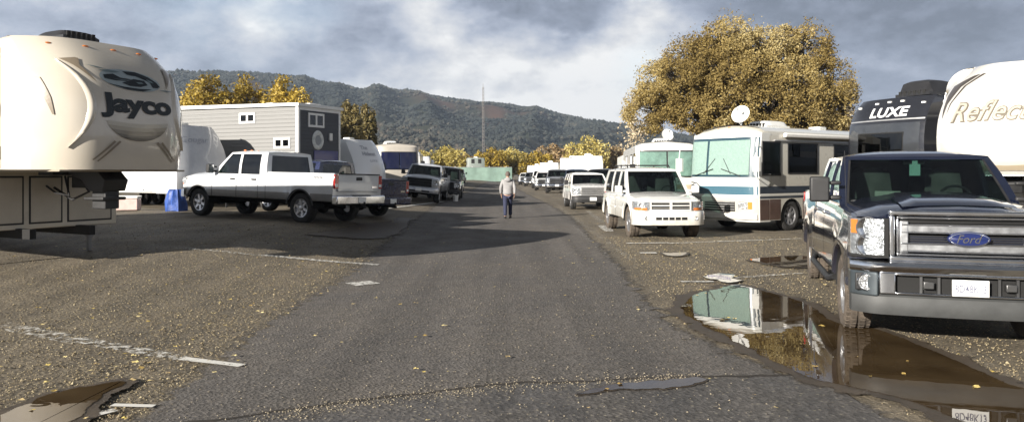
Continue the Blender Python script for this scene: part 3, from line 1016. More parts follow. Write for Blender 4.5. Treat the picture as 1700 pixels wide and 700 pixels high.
def more_vehicles():
    # white pickup-like suv behind
    def suv(label, x, y, rz, paint, L=4.9, HW=.95, H=1.82, style={}, **k):
        r = thing('sport_utility_vehicle', label, 'suv', (x, y, gz(x, y)), rz)
        s = dims_suv(L, HW, H, paint=paint, **k)
        s['cab']['dark_all'] = True
        d = car(r, s); simple_front(r, d, s, style)
        tail_lamps(r, L, HW - .1, .80, 1.05, .14); rear_end(r, L, HW - .05, s, None, False)
        return r
    def pick(label, x, y, rz, paint, L=5.9, HW=.99, H=1.90, style={}, **k):
        r = thing('pickup_truck', label, 'pickup truck', (x, y, gz(x, y)), rz)
        s = dims_pickup(L, HW, H, paint=paint, **k)
        s['cab']['dark_all'] = True
        d = car(r, s); simple_front(r, d, s, style)
        tail_lamps(r, L, HW, .95, 1.34, .16); rear_end(r, L, HW, s, None, True, (.88, 1.36))
        return r
    wp = mat('plain_white_paint', (.72, .72, .71), .25, coat=.8, var=.05, dirt=.6, dirt_z=(.3, 1.0), dirt_col=(.25, .2, .15))
    sv = mat('silver_paint', (.50, .52, .56), .3, metal=.5, coat=.8, var=.06, dirt=.5, dirt_z=(.3, 1.0))
    bk = mat('black_paint', (.012, .012, .014), .2, coat=1, var=.1, dirt=.4, dirt_z=(.3, 1.0))
    nv = mat('dark_blue_grey_paint', (.03, .045, .07), .25, metal=.3, coat=1, var=.1, dirt=.4, dirt_z=(.3, 1.0))
    gy = mat('mid_grey_paint', (.20, .21, .23), .3, metal=.4, coat=.8, var=.1, dirt=.4, dirt_z=(.3, 1.0))
    db = dict(bmat=M_BLACK, gmat=M_ALU, bars=3)
    suv('white sport utility vehicle between two grey and white pickups farther along', 3.0, 70.5, R(-95), wp, H=1.8, style=dict(gmat=M_CHROME))
    suv('grey sport utility vehicle just before the small white car', 2.3, 92.0, R(-96), gy, H=1.75, style={})
    pick('black pickup parked close behind the white one with black bumper', 5.3, 43.5, R(-94), bk, H=1.92, style=dict(gmat=M_CHROME))
    suv('white sport utility vehicle in front of the dark windowed grey trailer', -6.9, 96.0, R(-86), wp, H=1.8, style={})
    pick('silver pickup facing the lane beside the white bucket', -4.72, 37.6, R(-91), sv, H=1.95, style=dict(gw=.6, bars=2, gmat=M_BLACK, bmat=sv))
    suv('black sport utility vehicle parked beyond the silver pickup', -4.0, 43.2, R(-89), bk, HW=.98, H=1.9, style=dict(bmat=M_BLACK, gmat=M_BLACK))
    suv('white sport utility vehicle with black front bumper, just behind the one with crosshair grille', 3.66, 34.0, R(-88.5), wp, H=1.70, style=dict(db, gmat=M_ALU))
    suv('dark blue sport utility vehicle between a white one and the grey pickup', 4.55, 52.5, R(-94), nv, HW=.98, H=1.95, style=dict(gmat=M_CHROME))
    pick('grey pickup parked in front of the pale trailers across the lane from the bucket', 3.65, 61.0, R(-95), gy, H=1.98, style=dict(bars=2))
    pick('white pickup between the grey pickup and the small white car', 3.0, 80.0, R(-95), wp, H=1.95, style=dict(bars=2))
    suv('small white car closest to the green fence', 1.75, 104.0, R(-96), wp, H=1.65, style={})
    suv('pale silver car just behind the black sport utility vehicle', -5.6, 60.0, R(-86), sv, H=1.7, style={})
    pick('white pickup beyond the pale silver car, near the green fence', -6.6, 78.0, R(-86), wp, H=1.95, style=dict(bars=2))
# ---------------------------------------------------------------- trailers and motorhomes
M_RUBBER_ROOF = mat('roof_membrane', (.62, .61, .57), .7, var=.12)
M_AWN = mat('awning_roll', (.70, .69, .66), .5, var=.08)


def rv_wheel(parent, x, y, side, rad=.37, wid=.22):
    return make_wheel(parent, x, y, rad, wid, side, M_STEEL, M_TYRE, spokes=8)


def roof_ac(root, x, z, m, w=.72, l=1.0, h=.30, y=0):
    b = MB()
    P = []
    for i in range(9):
        u = -1 + 2 * i / 8
        row = []
        for k in range(9):
            v = -1 + 2 * k / 8
            e = (1 - abs(u) ** 5) * (1 - abs(v) ** 5)
            row.append((x + u * l / 2, y + v * w / 2, z + .06 + (h - .06) * e ** .5))
        P.append(row)
    b.grid(P)
    b.box(x - l / 2, x + l / 2, y - w / 2, y + w / 2, z - .01, z + .06)
    o = b.build('air_conditioner', m, root, angle=30)
    g = MB()
    for k in range(6): g.box(x + l / 2 - .02, x + l / 2 + .004, y - w * .4 + k * w * .14, y - w * .4 + k * w * .14 + w * .08, z + .02, z + .13)
    g.build('vent_slots', M_DARK, o)
    return o


def roof_vent(root, x, y, z, m=M_WHITE):
    b = MB(); b.box(x - .2, x + .2, y - .2, y + .2, z - .01, z + .10); return b.build('roof_vent', m, root, bevel=.03)


def dish(root, x, y, z, az, r=.38):
    """satellite dish on a short mast"""
    m = MB(); m.tube([(x, y, z - .05), (x, y, z + .32)], .03, 8); m.box(x - .2, x + .2, y - .2, y + .2, z - .02, z + .06)
    b = m.build('dish_mast', M_ALU, root)
    d = MB()
    P = []
    for k in range(24):
        a = 2 * math.pi * k / 24
        row = []
        for q in range(6):
            t = q / 5
            row.append((-.0 + .12 * t * t * r / .38, r * t * math.cos(a), r * 1.1 * t * math.sin(a)))
        P.append(row)
    d.grid(P, closeu=True)
    d.v += [(p[0] - .012, p[1], p[2]) for p in d.v]
    n = len(d.v) // 2
    d.f += [tuple(i + n for i in f)[::-1] for f in d.f]
    o = d.build('satellite_dish', M_WHITE, b); o.location = (x, y, z + .42); o.rotation_euler = (0, R(-28), az)
    m = MB(); m.tube([(0, 0, -.3), (.36, 0, 0)], .012, 6); m.box(.33, .40, -.04, .04, -.03, .04); f = m.build('feed_arm', M_ALU, b)
    f.location = o.location; f.rotation_euler = o.rotation_euler
    return b


def side_window(root, side, hw, x0, x1, z0, z1, frame=M_BLACK, gl=M_DGLASS, t=.035):
    y = side * hw
    def b(mb, xa, xb, za, zb_, d0, d1):
        ya, yb = sorted((y + side * d0, y + side * d1)); mb.box(xa, xb, ya, yb, za, zb_)
    m = MB()
    b(m, x0, x1, z0, z0 + t, -.01, .018); b(m, x0, x1, z1 - t, z1, -.01, .018)
    b(m, x0, x0 + t, z0 + t, z1 - t, -.01, .018); b(m, x1 - t, x1, z0 + t, z1 - t, -.01, .018)
    w = m.build('window', frame, root)
    m = MB(); b(m, x0 + t, x1 - t, z0 + t, z1 - t, .001, .003); m.build('blind', M_DASH, w)
    m = MB(); b(m, x0 + t, x1 - t, z0 + t, z1 - t, .007, .012); m.build('pane', gl, w)
    return w


def side_band(root, name, side, hw, x0, x1, z0, z1, m, out=.004, parent=None):
    y = side * hw; ya, yb = sorted((y - side * .002, y + side * out))
    mb = MB(); mb.box(x0, x1, ya, yb, z0, z1); return mb.build(name, m, parent or root)


def hatch(root, side, hw, x0, x1, z0, z1, m, gap=M_BLACK):
    """baggage compartment door: dark rubber outline and a slightly proud panel"""
    y = side * hw
    a = MB(); ya, yb = sorted((y - side * .01, y + side * .006)); a.box(x0, x1, ya, yb, z0, z1)
    o = a.build('compartment_door', gap, root, bevel=.03)
    b = MB(); ya, yb = sorted((y, y + side * .014)); b.box(x0 + .022, x1 - .022, ya, yb, z0 + .022, z1 - .022)
    b.build('door_panel', m, o, bevel=.02)
    c = MB(); ya, yb = sorted((y + side * .01, y + side * .03)); c.box((x0 + x1) / 2 - .04, (x0 + x1) / 2 + .04, ya, yb, z0 + .05, z0 + .09)
    c.build('latch', M_BLACK, o)
    return o


def nose_cap(hw, zn, zt, A=.95, B=.28, Cc=.50, t0=.30, pw=2.0, topround=.16, ce=2.8, ts=.62):
    H = zt - zn
    def hwz(t):
        return hw * (1 - topround * max(0, (t - ts) / (1 - ts)) ** 3 - .02 * max(0, (.15 - t) / .15) ** 2)
    def xs(t):
        if t > t0: return -A * ((t - t0) / (1 - t0)) ** pw
        return -B * ((t0 - t) / t0) ** 2
    def st(s, t):
        return (xs(t) - Cc * abs(s) ** ce * (1 - .15 * t), s * hwz(t), zn + H * t)
    def yz(y, z, off=0.0):
        t = (z - zn) / H
        s = max(-1, min(1, y / hwz(min(1, max(0, t)))))
        x = st(s, t)[0]
        e = .01
        dxy = (st(min(1, s + e), t)[0] - st(max(-1, s - e), t)[0]) / (2 * e * hwz(t))
        dxz = (xs(min(1, t + e)) - xs(max(0, t - e))) / (2 * e * H)
        n = Vector((1, -dxy, -dxz)).normalized()
        return (x + n.x * off, y + n.y * off, z + n.z * off)
    return st, yz


def fifth_wheel(root, s):
    """s: L, hw, zn (underside of the nose), zt, ov (overhang), zs (skirt), mats"""
    L, hw, zn, zt, ov, zs = s['L'], s['hw'], s['zn'], s['zt'], s['ov'], s['zs']
    body_m, cap_m = s['body'], s['cap']
    st, yz = nose_cap(hw, zn, zt, **s.get('capk', {}))
    m = MB()
    NS, NT = 44, 30
    tt = [(1 - math.cos(math.pi * k / NT)) / 2 for k in range(NT + 1)]
    ss = [math.sin(math.pi * (k / NS - .5)) for k in range(NS + 1)]
    P = [[st(a, t) for t in tt] for a in ss]
    m.grid(P)
    xe = -s.get('capx', 1.35)
    rr = s.get('rr', .12)
    def hs(z):
        q = z - (zt - rr)
        return hw if q <= 0 else hw - rr + math.sqrt(max(0, rr * rr - q * q))
    for sd in (0, NS):
        m.grid([[P[sd][k] for k in range(NT + 1)], [((P[sd][k][0] + xe) / 2, math.copysign(hs(P[sd][k][2]), P[sd][k][1]) * .5 + P[sd][k][1] * .5, P[sd][k][2]) for k in range(NT + 1)],
                [(xe, math.copysign(hs(P[sd][k][2]), P[sd][k][1]), P[sd][k][2]) for k in range(NT + 1)]])
    m.grid([[P[k][NT] for k in range(NS + 1)], [((P[k][NT][0] + xe) / 2, P[k][NT][1] * 1.02, zt + .035 * (1 - ss[k] ** 2)) for k in range(NS + 1)],
            [(xe, (hw - rr) * ss[k], zt + .05 * (1 - ss[k] ** 2)) for k in range(NS + 1)]])
    m.grid([[P[k][0] for k in range(NS + 1)], [(xe, hw * ss[k], zn) for k in range(NS + 1)]])
    bm = bmesh.new(); me = bpy.data.meshes.new('front_cap'); me.from_pydata(m.v, [], m.f); bm.from_mesh(me)
    bmesh.ops.remove_doubles(bm, verts=bm.verts, dist=.001); bmesh.ops.recalc_face_normals(bm, faces=bm.faces); bm.to_mesh(me); bm.free()
    me.shade_smooth(); me.set_sharp_from_angle(angle=R(32)); me.materials.append(cap_m)
    cap = bpy.data.objects.new('front_cap', me); C.objects.link(cap); cap.parent = root
    # box body
    m = MB()
    up = [(-hw, zn)] + [(-hw + rr - rr * math.cos(a), zt - .01 - rr + rr * math.sin(a)) for a in np.linspace(0, math.pi / 2, 7)]
    up = up + [(-y, z) for y, z in up[::-1]]
    m.prism(up, 'x', -L, xe)
    m.box(-L, -ov, -hw, hw, zs, zn - .001)
    m.build('body', body_m, root, bevel=.02, seg=2)
    r = MB()
    P2 = [[(x, (hw - rr) * v * 1.0, zt - .012 + .06 * (1 - v * v)) for v in np.linspace(-1, 1, 9)] for x in (xe, -L + .02)]
    r.grid(P2); ro = r.build('roof', M_RUBBER_ROOF, root)
    t = MB()
    for sd in (-1, 1):
        y0, y1 = sorted((sd * hw, sd * (hw + .022))); t.box(-L + .02, xe - .02, y0, y1, zt - rr - .05, zt - rr - .005)
        t.box(xe - .03, xe + .03, y0, y1, zn + .02, zt - rr - .06)
    t.box(-ov + .002, -.30, -hw + .16, hw - .16, zn - .03, zn + .0)
    t.build('edge_trim', s.get('trim', M_ALU), root, bevel=.006)
    # chassis, pin box, landing legs, axles
    c = MB()
    for y in (-.5, .5): c.box(-L + .1, -ov + .4, y - .05, y + .05, zs - .14, zs + .02)
    c.box(-L - .05, -L + .05, -hw + .1, hw - .1, zs - .12, zs - .03)
    c.build('chassis', M_DARK, root)
    if s.get('pin', True):
        p = MB()
        p.prism([(-1.75, zn), (-.75, zn), (-.55, zn - .16), (-.62, zn - .34), (-.95, zn - .34), (-1.15, zn - .16)], 'y', -.2, .2)
        p.lathe([(.001, -.47), (.04, -.47), (.05, -.42), (.03, -.40), (.04, -.33)], 14, (-.78, 0, zn), 'z')
        p.box(-1.9, -1.5, -.45, .45, zn - .09, zn + .0)
        if s.get('big_pin'):
            p.box(-1.9, -1.3, .1, .5, zn - .30, zn - .02); p.box(-1.0, -.66, -.12, .12, zn - .62, zn - .3); p.box(-1.1, -.6, -.2, .2, zn - .48, zn - .43)
        po = p.build('pin_box', M_BLACK, root, bevel=.02)
        q = MB(); q.tube([(-1.7, .1, zn - .1), (-1.5, .15, zn - .36), (-1.9, .12, zn - .5), (-2.3, .05, zn - .3)], .022, 7)
        q.tube([(-1.75, -.1, zn - .1), (-1.6, -.12, zn - .42), (-2.0, -.1, zn - .38), (-2.4, -.05, zn - .25)], .018, 7)
        q.build('breakaway_cable', M_BLACK, po)
    legm = mat('grey_jack', (.22, .22, .22), .5, metal=.5, var=.2)
    g0 = s.get('leg_drop', 0.0)
    for y in (-hw + .16, hw - .16):
        l = MB(); l.box(-ov - .62, -ov - .52, y - .05, y + .05, .36, zs + .25); l.box(-ov - .605, -ov - .535, y - .032, y + .032, .03 + g0, .4)
        l.box(-ov - .70, -ov - .44, y - .13, y + .13, g0, .035 + g0)
        l.build('landing_leg', legm, root, bevel=.008)
    for k in range(s.get('axles', 2)):
        for sd in (-1, 1):
            rv_wheel(root, -L * .62 - k * .86, sd * (hw - .13), sd)
    for sd in (-1, 1):
        a = MB(); xw = -L * .62 - .43 * (s.get('axles', 2) - 1)
        y0, y1 = sorted((sd * (hw - .02), sd * (hw + .02)))
        pts = [(xw + .95 * math.cos(a_) * 1.0, .40 + .46 * math.sin(a_) ** .6) for a_ in [math.pi * k / 14 for k in range(15)]]
        inner = [(xw + .86 * math.cos(a_), .40 + .40 * max(0, math.sin(a_)) ** .6) for a_ in [math.pi * k / 14 for k in range(15)]]
        for k in range(14):
            a.hexa([(pts[k][0], y0, pts[k][1]), (pts[k + 1][0], y0, pts[k + 1][1]), (inner[k + 1][0], y0, inner[k + 1][1]), (inner[k][0], y0, inner[k][1])],
                   [(pts[k][0], y1, pts[k][1]), (pts[k + 1][0], y1, pts[k + 1][1]), (inner[k + 1][0], y1, inner[k + 1][1]), (inner[k][0], y1, inner[k][1])])
        a.build('fender_skirt', s.get('skirt_m', M_BLACK), root)
        # windows, entry door, compartments
        side_window(root, sd, hw, -2.25, -1.65, zn + .55, zn + 1.0)
        side_window(root, sd, hw, -L * .45 - .5, -L * .45 + .5, zn + .1, zn + .85)
        side_window(root, sd, hw, -L + .8, -L + 1.7, zn + .1, zn + .8)
        hatch(root, sd, hw, -ov - 1.2, -ov - .12, zs + .10, zn - .12, s.get('hatch_m', body_m))
        hatch(root, sd, hw, -ov - 2.3, -ov - 1.35, zs + .10, zn - .12, s.get('hatch_m', body_m))
        for k in range(5):
            b = MB(); y0, y1 = sorted((sd * hw, sd * (hw + .02))); xx = xe - .3 - k * (L - 2.4) / 4
            b.box(xx - .06, xx + .06, y0, y1, zt - rr - .11, zt - rr - .07); b.build('marker_light', M_AMBER, root)
        for (x0, x1, z0, z1, mm) in s.get('bands', []):
            side_band(root, 'side_stripe', sd, hw, x0, x1, z0, z1, mm)
    aw = MB(); aw.tube([(-L * .30, -hw - .08, zt - rr - .16), (-L * .92, -hw - .08, zt - rr - .16)], .07, 12); aw.build('awning', M_AWN, root)
    # front bulkhead hatches under the nose
    for (y0, y1) in s.get('front_hatches', []):
        a = MB(); a.box(-ov - .004, -ov + .008, y0, y1, zs + .08, zn - .10); o = a.build('front_compartment', M_BLACK, root, bevel=.03)
        b = MB(); b.box(-ov + .004, -ov + .014, y0 + .03, y1 - .03, zs + .11, zn - .13); b.build('door_panel', s.get('hatch_m', body_m), o, bevel=.02)
    return dict(st=st, yz=yz, cap=cap, roof=ro)


def jayco():
    th = math.atan2(-.47, .88)
    hw = 1.22
    # near corner (viewer's left) of the nose is at (-6.87, 10.7); nose centre half a width along (.47, .88)
    cx, cy = -6.62 + .47 * hw + .30 * .88, 10.75 + .88 * hw - .30 * .47
    r = thing('fifth_wheel_trailer', 'cream fifth wheel trailer with a dark bird emblem on its big rounded nose cap', 'trailer', (cx, cy, .14), th)
    cap_m = mat('cream_gelcoat', (.56, .51, .43), .16, coat=1, var=.05, vscale=1.5)
    body = mat('cream_fibreglass', (.55, .51, .43), .28, coat=.6, var=.05, vscale=1.5, bump=.05, bscale=4)
    taupe = mat('taupe_decal', (.22, .18, .13), .3, coat=.6)
    s = dict(L=13.5, hw=hw, zn=1.60, zt=3.62, ov=2.35, zs=.62, body=body, cap=cap_m, trim=mat('taupe_trim', (.30, .26, .2), .4), big_pin=True, hatch_m=mat('hatch_cream', (.47, .43, .36), .35, var=.05),
             front_hatches=[(-1.14, -.42), (-.34, .22), (.30, 1.12)], leg_drop=.03,
             capx=1.55, capk=dict(A=.80, B=.05, Cc=.72, pw=2.6, topround=.07, ce=4.2),
             bands=[(-7.5, -1.5, 1.75, 1.95, mat('brown_band', (.12, .09, .065), .3, coat=.6)), (-9, -2.6, 2.0, 2.06, taupe)])
    d = fifth_wheel(r, s)
    yz = d['yz']; cap = d['cap']
    f = lambda u, v: yz(u, v, .008)
    f2 = lambda u, v: yz(u, v, .014)
    f3 = lambda u, v: yz(u, v, .019)
    ink = mat('charcoal_decal', (.014, .019, .023), .6)
    # word mark and emblem
    lettering('lettering', 'Jayco', f2, -.60, .60, 2.38, 2.76, ink, cap, bold=.045, spacing=.96)
    tealish = mat('slate_decal', (.14, .19, .20), .35, coat=.5)
    silver = mat('silver_decal', (.30, .35, .36), .4, coat=.3)
    def ell(cx_, cz, a, b, n=36, a0=0, a1=2 * math.pi, rot=0.0):
        out = []
        for k in range(n):
            t = a0 + (a1 - a0) * k / n
            x, z = a * math.cos(t), b * math.sin(t)
            out.append((cx_ + x * math.cos(rot) - z * math.sin(rot), cz + x * math.sin(rot) + z * math.cos(rot)))
        return out
    em = dense_poly('emblem', [ell(-.02, 2.985, .50, .165, rot=-.05)], f, silver, cap)
    dense_poly('emblem_field', [[(-.46, 3.03), (-.30, 3.06), (-.20, 3.01), (-.02, 3.0), (-.12, 2.965), (-.30, 2.955), (-.46, 2.975)],
                                [(-.12, 3.12), (.10, 3.13), (.30, 3.07), (.42, 2.99), (.46, 2.92), (.40, 2.91), (.26, 3.0), (.08, 3.06), (-.06, 3.07)],
                                [(-.20, 2.93), (.02, 3.01), (.20, 3.0), (.24, 2.93), (.10, 2.89), (-.08, 2.89)],
                                [(-.44, 2.90), (-.20, 2.87), (.05, 2.86), (.30, 2.87), (.12, 2.82), (-.14, 2.83)],
                                [(.30, 2.97), (.40, 2.95), (.42, 2.90), (.32, 2.90)]], f2, ink, em)
    for q_ in ([(-.52, 3.09), (-.36, 3.12), (-.16, 3.10), (-.30, 3.08)], [(-.34, 2.985), (-.22, 2.975), (-.05, 2.985), (-.2, 2.965)], [(.04, 2.96), (.14, 2.965), (.17, 2.945), (.08, 2.935)],
                                [(.24, 3.03), (.33, 3.0), (.36, 2.97), (.28, 2.98)]): dense_poly('emblem_shade', [q_], f3, tealish, em)
    dense_poly('emblem_sweep', [[(-.66, 3.17), (-.50, 3.13), (-.36, 3.125), (-.52, 3.155)], [(.42, 2.865), (.56, 2.88), (.74, 2.875), (.56, 2.86)]], f2, tealish, em)
    # half globe under the word mark: bands of brown that deepen downwards
    cols = [(.44, .40, .32), (.32, .28, .21), (.20, .17, .12), (.10, .085, .06), (.045, .036, .027)]
    par = None
    for i, c in enumerate(cols):
        b = .40 - .0
        top = 2.34 - i * .062
        poly = []
        n = 24
        # region of the lower half ellipse below height "top"
        cz, A_, B_ = 2.40, .53, .36
        a0 = math.asin(min(1, (cz - top) / B_))
        for k in range(n + 1):
            t = math.pi + a0 + (math.pi - 2 * a0) * k / n
            poly.append((A_ * math.cos(t), cz + B_ * math.sin(t)))
        mid = [(poly[-1][0] * (1 - 2 * k / 8), poly[-1][1] - .035 * math.sin(math.pi * k / 8)) for k in range(1, 8)]
        poly += mid
        mm = mat('globe_brown_%d' % i, c, .3, coat=.5)
        o = dense_poly('globe_decal', [poly], (lambda u, v, q=i: yz(u, v, .006 + .0035 * q)), mm, par or cap, step=.08)
        par = par or o
    # moulded chevron ribs that stand proud of the cap on both sides
    for sd in (-1, 1):
        pts = []
        for k in range(25):
            t = k / 24
            z = 3.22 - 1.30 * t
            u = .98 - .24 * math.sin(math.pi * min(1, t * 1.05)) ** 1.2
            u = .98 - .28 * math.sin(math.pi * (t * .94 + .03))
            pts.append((sd * u, z, .062 * math.sin(math.pi * (t * .96 + .02))))
        P = []
        for (u, z, w) in pts:
            row = []
            for q, o_ in ((-1.0, -.004), (-.35, .034), (.35, .034), (1.0, -.004)):
                row.append(yz(u + sd * w * q, z, o_))
            P.append(row)
        m = MB(); m.grid(P); m.build('moulded_rib', cap_m, cap, angle=60)
        # dark tapering accents
        dense_poly('accent_decal', [[(sd * .92, 3.24), (sd * .74, 3.27), (sd * .70, 3.26), (sd * .73, 3.15), (sd * .62, 2.97), (sd * .585, 2.90), (sd * .68, 3.0), (sd * .80, 3.14)]], f2, taupe, cap)
        dense_poly('accent_decal', [[(sd * 1.14, 2.95), (sd * 1.19, 2.96), (sd * 1.13, 2.60), (sd * 1.085, 2.40), (sd * 1.07, 2.40), (sd * 1.09, 2.65)]], f2, taupe, cap)
        dense_poly('pinstripe_decal', [[(sd * .30, 2.02), (sd * .62, 1.72), (sd * .64, 1.73), (sd * .33, 2.04)], [(sd * .38, 2.02), (sd * .68, 1.74), (sd * .70, 1.75), (sd * .41, 2.04)]], f2, taupe, cap)
    # sweep decals and the round corner moulding on the sides
    for sd in (-1, 1):
        fs = lambda u, v, sd=sd: (u, sd * (hw + .006), v)
        def arc(cx_, cz, a, b, t0, t1, w, n=18):
            o_ = [(cx_ + a * math.cos(t0 + (t1 - t0) * k / n), cz + b * math.sin(t0 + (t1 - t0) * k / n)) for k in range(n + 1)]
            i_ = [(cx_ + (a - w * math.sin(math.pi * k / n)) * math.cos(t0 + (t1 - t0) * k / n), cz + (b - w * math.sin(math.pi * k / n)) * math.sin(t0 + (t1 - t0) * k / n)) for k in range(n + 1)]
            return o_ + i_[::-1][1:-1]
        dense_poly('sweep_decal', [arc(-3.0, 2.5, 1.5, .88, -1.4, 1.2, .12), arc(-3.2, 2.6, 1.5, .80, -.6, 1.3, .2)], fs, taupe, r, step=.4)
    roof_ac(d['roof'], -1.7, 3.69, mat('black_shroud', (.02, .02, .022), .4, var=.2), w=.6, l=.8, h=.17, y=-.1)
    roof_vent(d['roof'], -4.5, .3, 3.68); roof_vent(d['roof'], -8, -.2, 3.68)
    for k in (-1, -.5, 0, .5, 1):
        m = MB(); p = yz(k * .9, 3.50, .0); m.ell((p[0] + .0, p[1], p[2]), (.03, .05, .015)); m.build('marker_light', M_AMBER if abs(k) != 1 else M_AMBER, cap)
    return r


def grand_trailer():
    """cream and taupe fifth wheel on the far right"""
    n = Vector((-.643, -.766)).normalized(); w = Vector((.766, -.643)).normalized()
    hw = 1.22
    Lc = Vector((8.02, 14.4))
    c = Lc + w * hw + n * .30
    r = thing('fifth_wheel_trailer', 'pearl white fifth wheel trailer with slanted script, rising behind the dark blue pickup', 'trailer', (c.x, c.y, 0), math.atan2(n.y, n.x))
    cap_m = mat('pearl_gelcoat', (.70, .68, .63), .14, coat=1, var=.04, vscale=1.5)
    gold = mat('sand_decal', (.50, .42, .30), .3, coat=.6)
    body = mat('pearl_fibreglass', (.70, .67, .60), .25, coat=.6, var=.05, vscale=1.5)
    dk = mat('umber_decal', (.06, .048, .038), .3, coat=.6)
    s = dict(rr=.45, L=7.4, hw=hw, zn=1.66, zt=3.80, ov=2.4, zs=.62, body=body, cap=cap_m, pin=True, hatch_m=body,
             front_hatches=[(-1.1, -.2), (.2, 1.1)], capx=1.7, capk=dict(A=1.15, B=.40, Cc=.80, pw=2.0, topround=.36, ce=2.6, ts=.25),
             bands=[(-7.5, -1.5, 1.72, 2.0, gold), (-8, -2.6, .75, 1.2, mat('sand_lower', (.36, .3, .22), .35))])
    d = fifth_wheel(r, s); yz = d['yz']; cap = d['cap']
    f2 = lambda u, v: yz(u, v, .012)
    grey = mat('pewter_decal', (.16, .14, .11), .3, coat=.5)
    wht = mat('ivory_decal', (.40, .37, .31), .3, coat=.5)
    lettering('lettering', 'Reflection', lambda u, v: yz(u, v, .010), -.92, .93, 2.62, 3.02, grey, cap, bold=.035, shear=.45)
    lettering('lettering_fill', 'Reflection', lambda u, v: yz(u, v, .016), -.91, .92, 2.64, 3.0, wht, cap, bold=.0, shear=.45)
    lettering('small_lettering', '337RLS', lambda u, v: yz(u, v, .012), .36, .60, 2.54, 2.60, grey, cap, bold=.02)
    for sd in (-1, 1):
        dense_poly('accent_decal', [[(sd * .98, 3.40), (sd * .62, 3.56), (sd * .50, 3.58), (sd * .82, 3.36), (sd * 1.03, 3.02), (sd * 1.10, 2.72), (sd * 1.10, 2.90), (sd * 1.06, 3.2)]], f2, dk, cap)
        dense_poly('accent_decal', [[(sd * .40, 3.58), (sd * .46, 3.58), (sd * .76, 3.36), (sd * .97, 3.02), (sd * 1.03, 2.76), (sd * .95, 3.02), (sd * .72, 3.36)]], f2, dk, cap)
    dense_poly('lower_band', [[(-1.16, 1.95), (-.6, 1.86), (0, 1.83), (.6, 1.86), (1.16, 1.95), (1.16, 1.74), (-1.16, 1.74)]], f2, gold, cap)
    roof_ac(d['roof'], -3.4, 3.72, M_WHITE)
    return r


def luxe_trailer():
    Lc = Vector((9.59, 21.5)); Rc = Vector((10.53, 19.25))
    w = (Rc - Lc).normalized(); n = Vector((w.y, -w.x))
    hw = 1.21
    c = Lc + w * hw + n * .18
    r = thing('fifth_wheel_trailer', 'black and charcoal fifth wheel trailer with white capital lettering above a dark front window', 'trailer', (c.x, c.y, 0), math.atan2(n.y, n.x))
    cap_m = mat('black_gelcoat', (.018, .019, .024), .14, coat=1, var=.1)
    ch = mat('charcoal_gelcoat', (.030, .033, .038), .2, coat=1, var=.1)
    s = dict(L=9.5, hw=hw, zn=1.66, zt=3.72, ov=2.5, zs=.62, body=ch, cap=cap_m, hatch_m=ch, front_hatches=[(-1.1, 1.1)],
             capk=dict(A=.55, B=.12, Cc=.22, pw=3.0, topround=.04), capx=1.0, bands=[(-8, -1.2, 2.2, 2.4, M_ALU)])
    d = fifth_wheel(r, s); yz = d['yz']; cap = d['cap']
    wt = mat('white_letters', (.75, .76, .78), .3)
    lettering('lettering', 'LUXE', lambda u, v: yz(u, v, .014), -.42, .72, 3.17, 3.44, wt, cap, bold=.03, spacing=1.05)
    m = MB()
    for z0, z1, mm in ((3.08, 3.115, 0),):
        P = [[yz(-1.18 + 2.36 * k / 20, z, .008) for z in (z0, z1)] for k in range(21)]
        m.slab(P, (-.01, 0, 0))
    m.build('chrome_strip', M_ALU, cap)
    m = MB(); m.slab([[yz(-1.10 + 2.20 * k / 20, z, .012) for z in (1.80, 2.2, 2.6, 3.0)] for k in range(21)], (-.02, 0, 0)); m.build('lower_panel', ch, cap)
    m = MB(); m.slab([[yz(-.72 + 1.44 * k / 20, z, .022) for z in (2.0, 2.3, 2.76)] for k in range(21)], (-.01, 0, 0)); w_ = m.build('window', M_DARK, cap)
    m = MB(); m.slab([[yz(-.70 + 1.40 * k / 20, z, .030) for z in (2.03, 2.3, 2.73)] for k in range(21)], (-.004, 0, 0)); m.build('pane', M_DGLASS, w_)
    for (y, z) in ((-1.0, 3.50), (-.4, 3.58), (.0, 3.60), (.4, 3.60), (1.0, 3.52)):
        m = MB(); p = yz(y, z, .0); m.box(p[0] - .02, p[0] + .03, y - .05, y + .05, z - .02, z + .025); m.build('marker_light', M_PLATE, cap)
    roof_ac(d['roof'], -1.3, 3.76, mat('black_shroud', (.02, .02, .022), .4, var=.2), w=1.05, l=1.1, h=.42, y=.42)
    return r


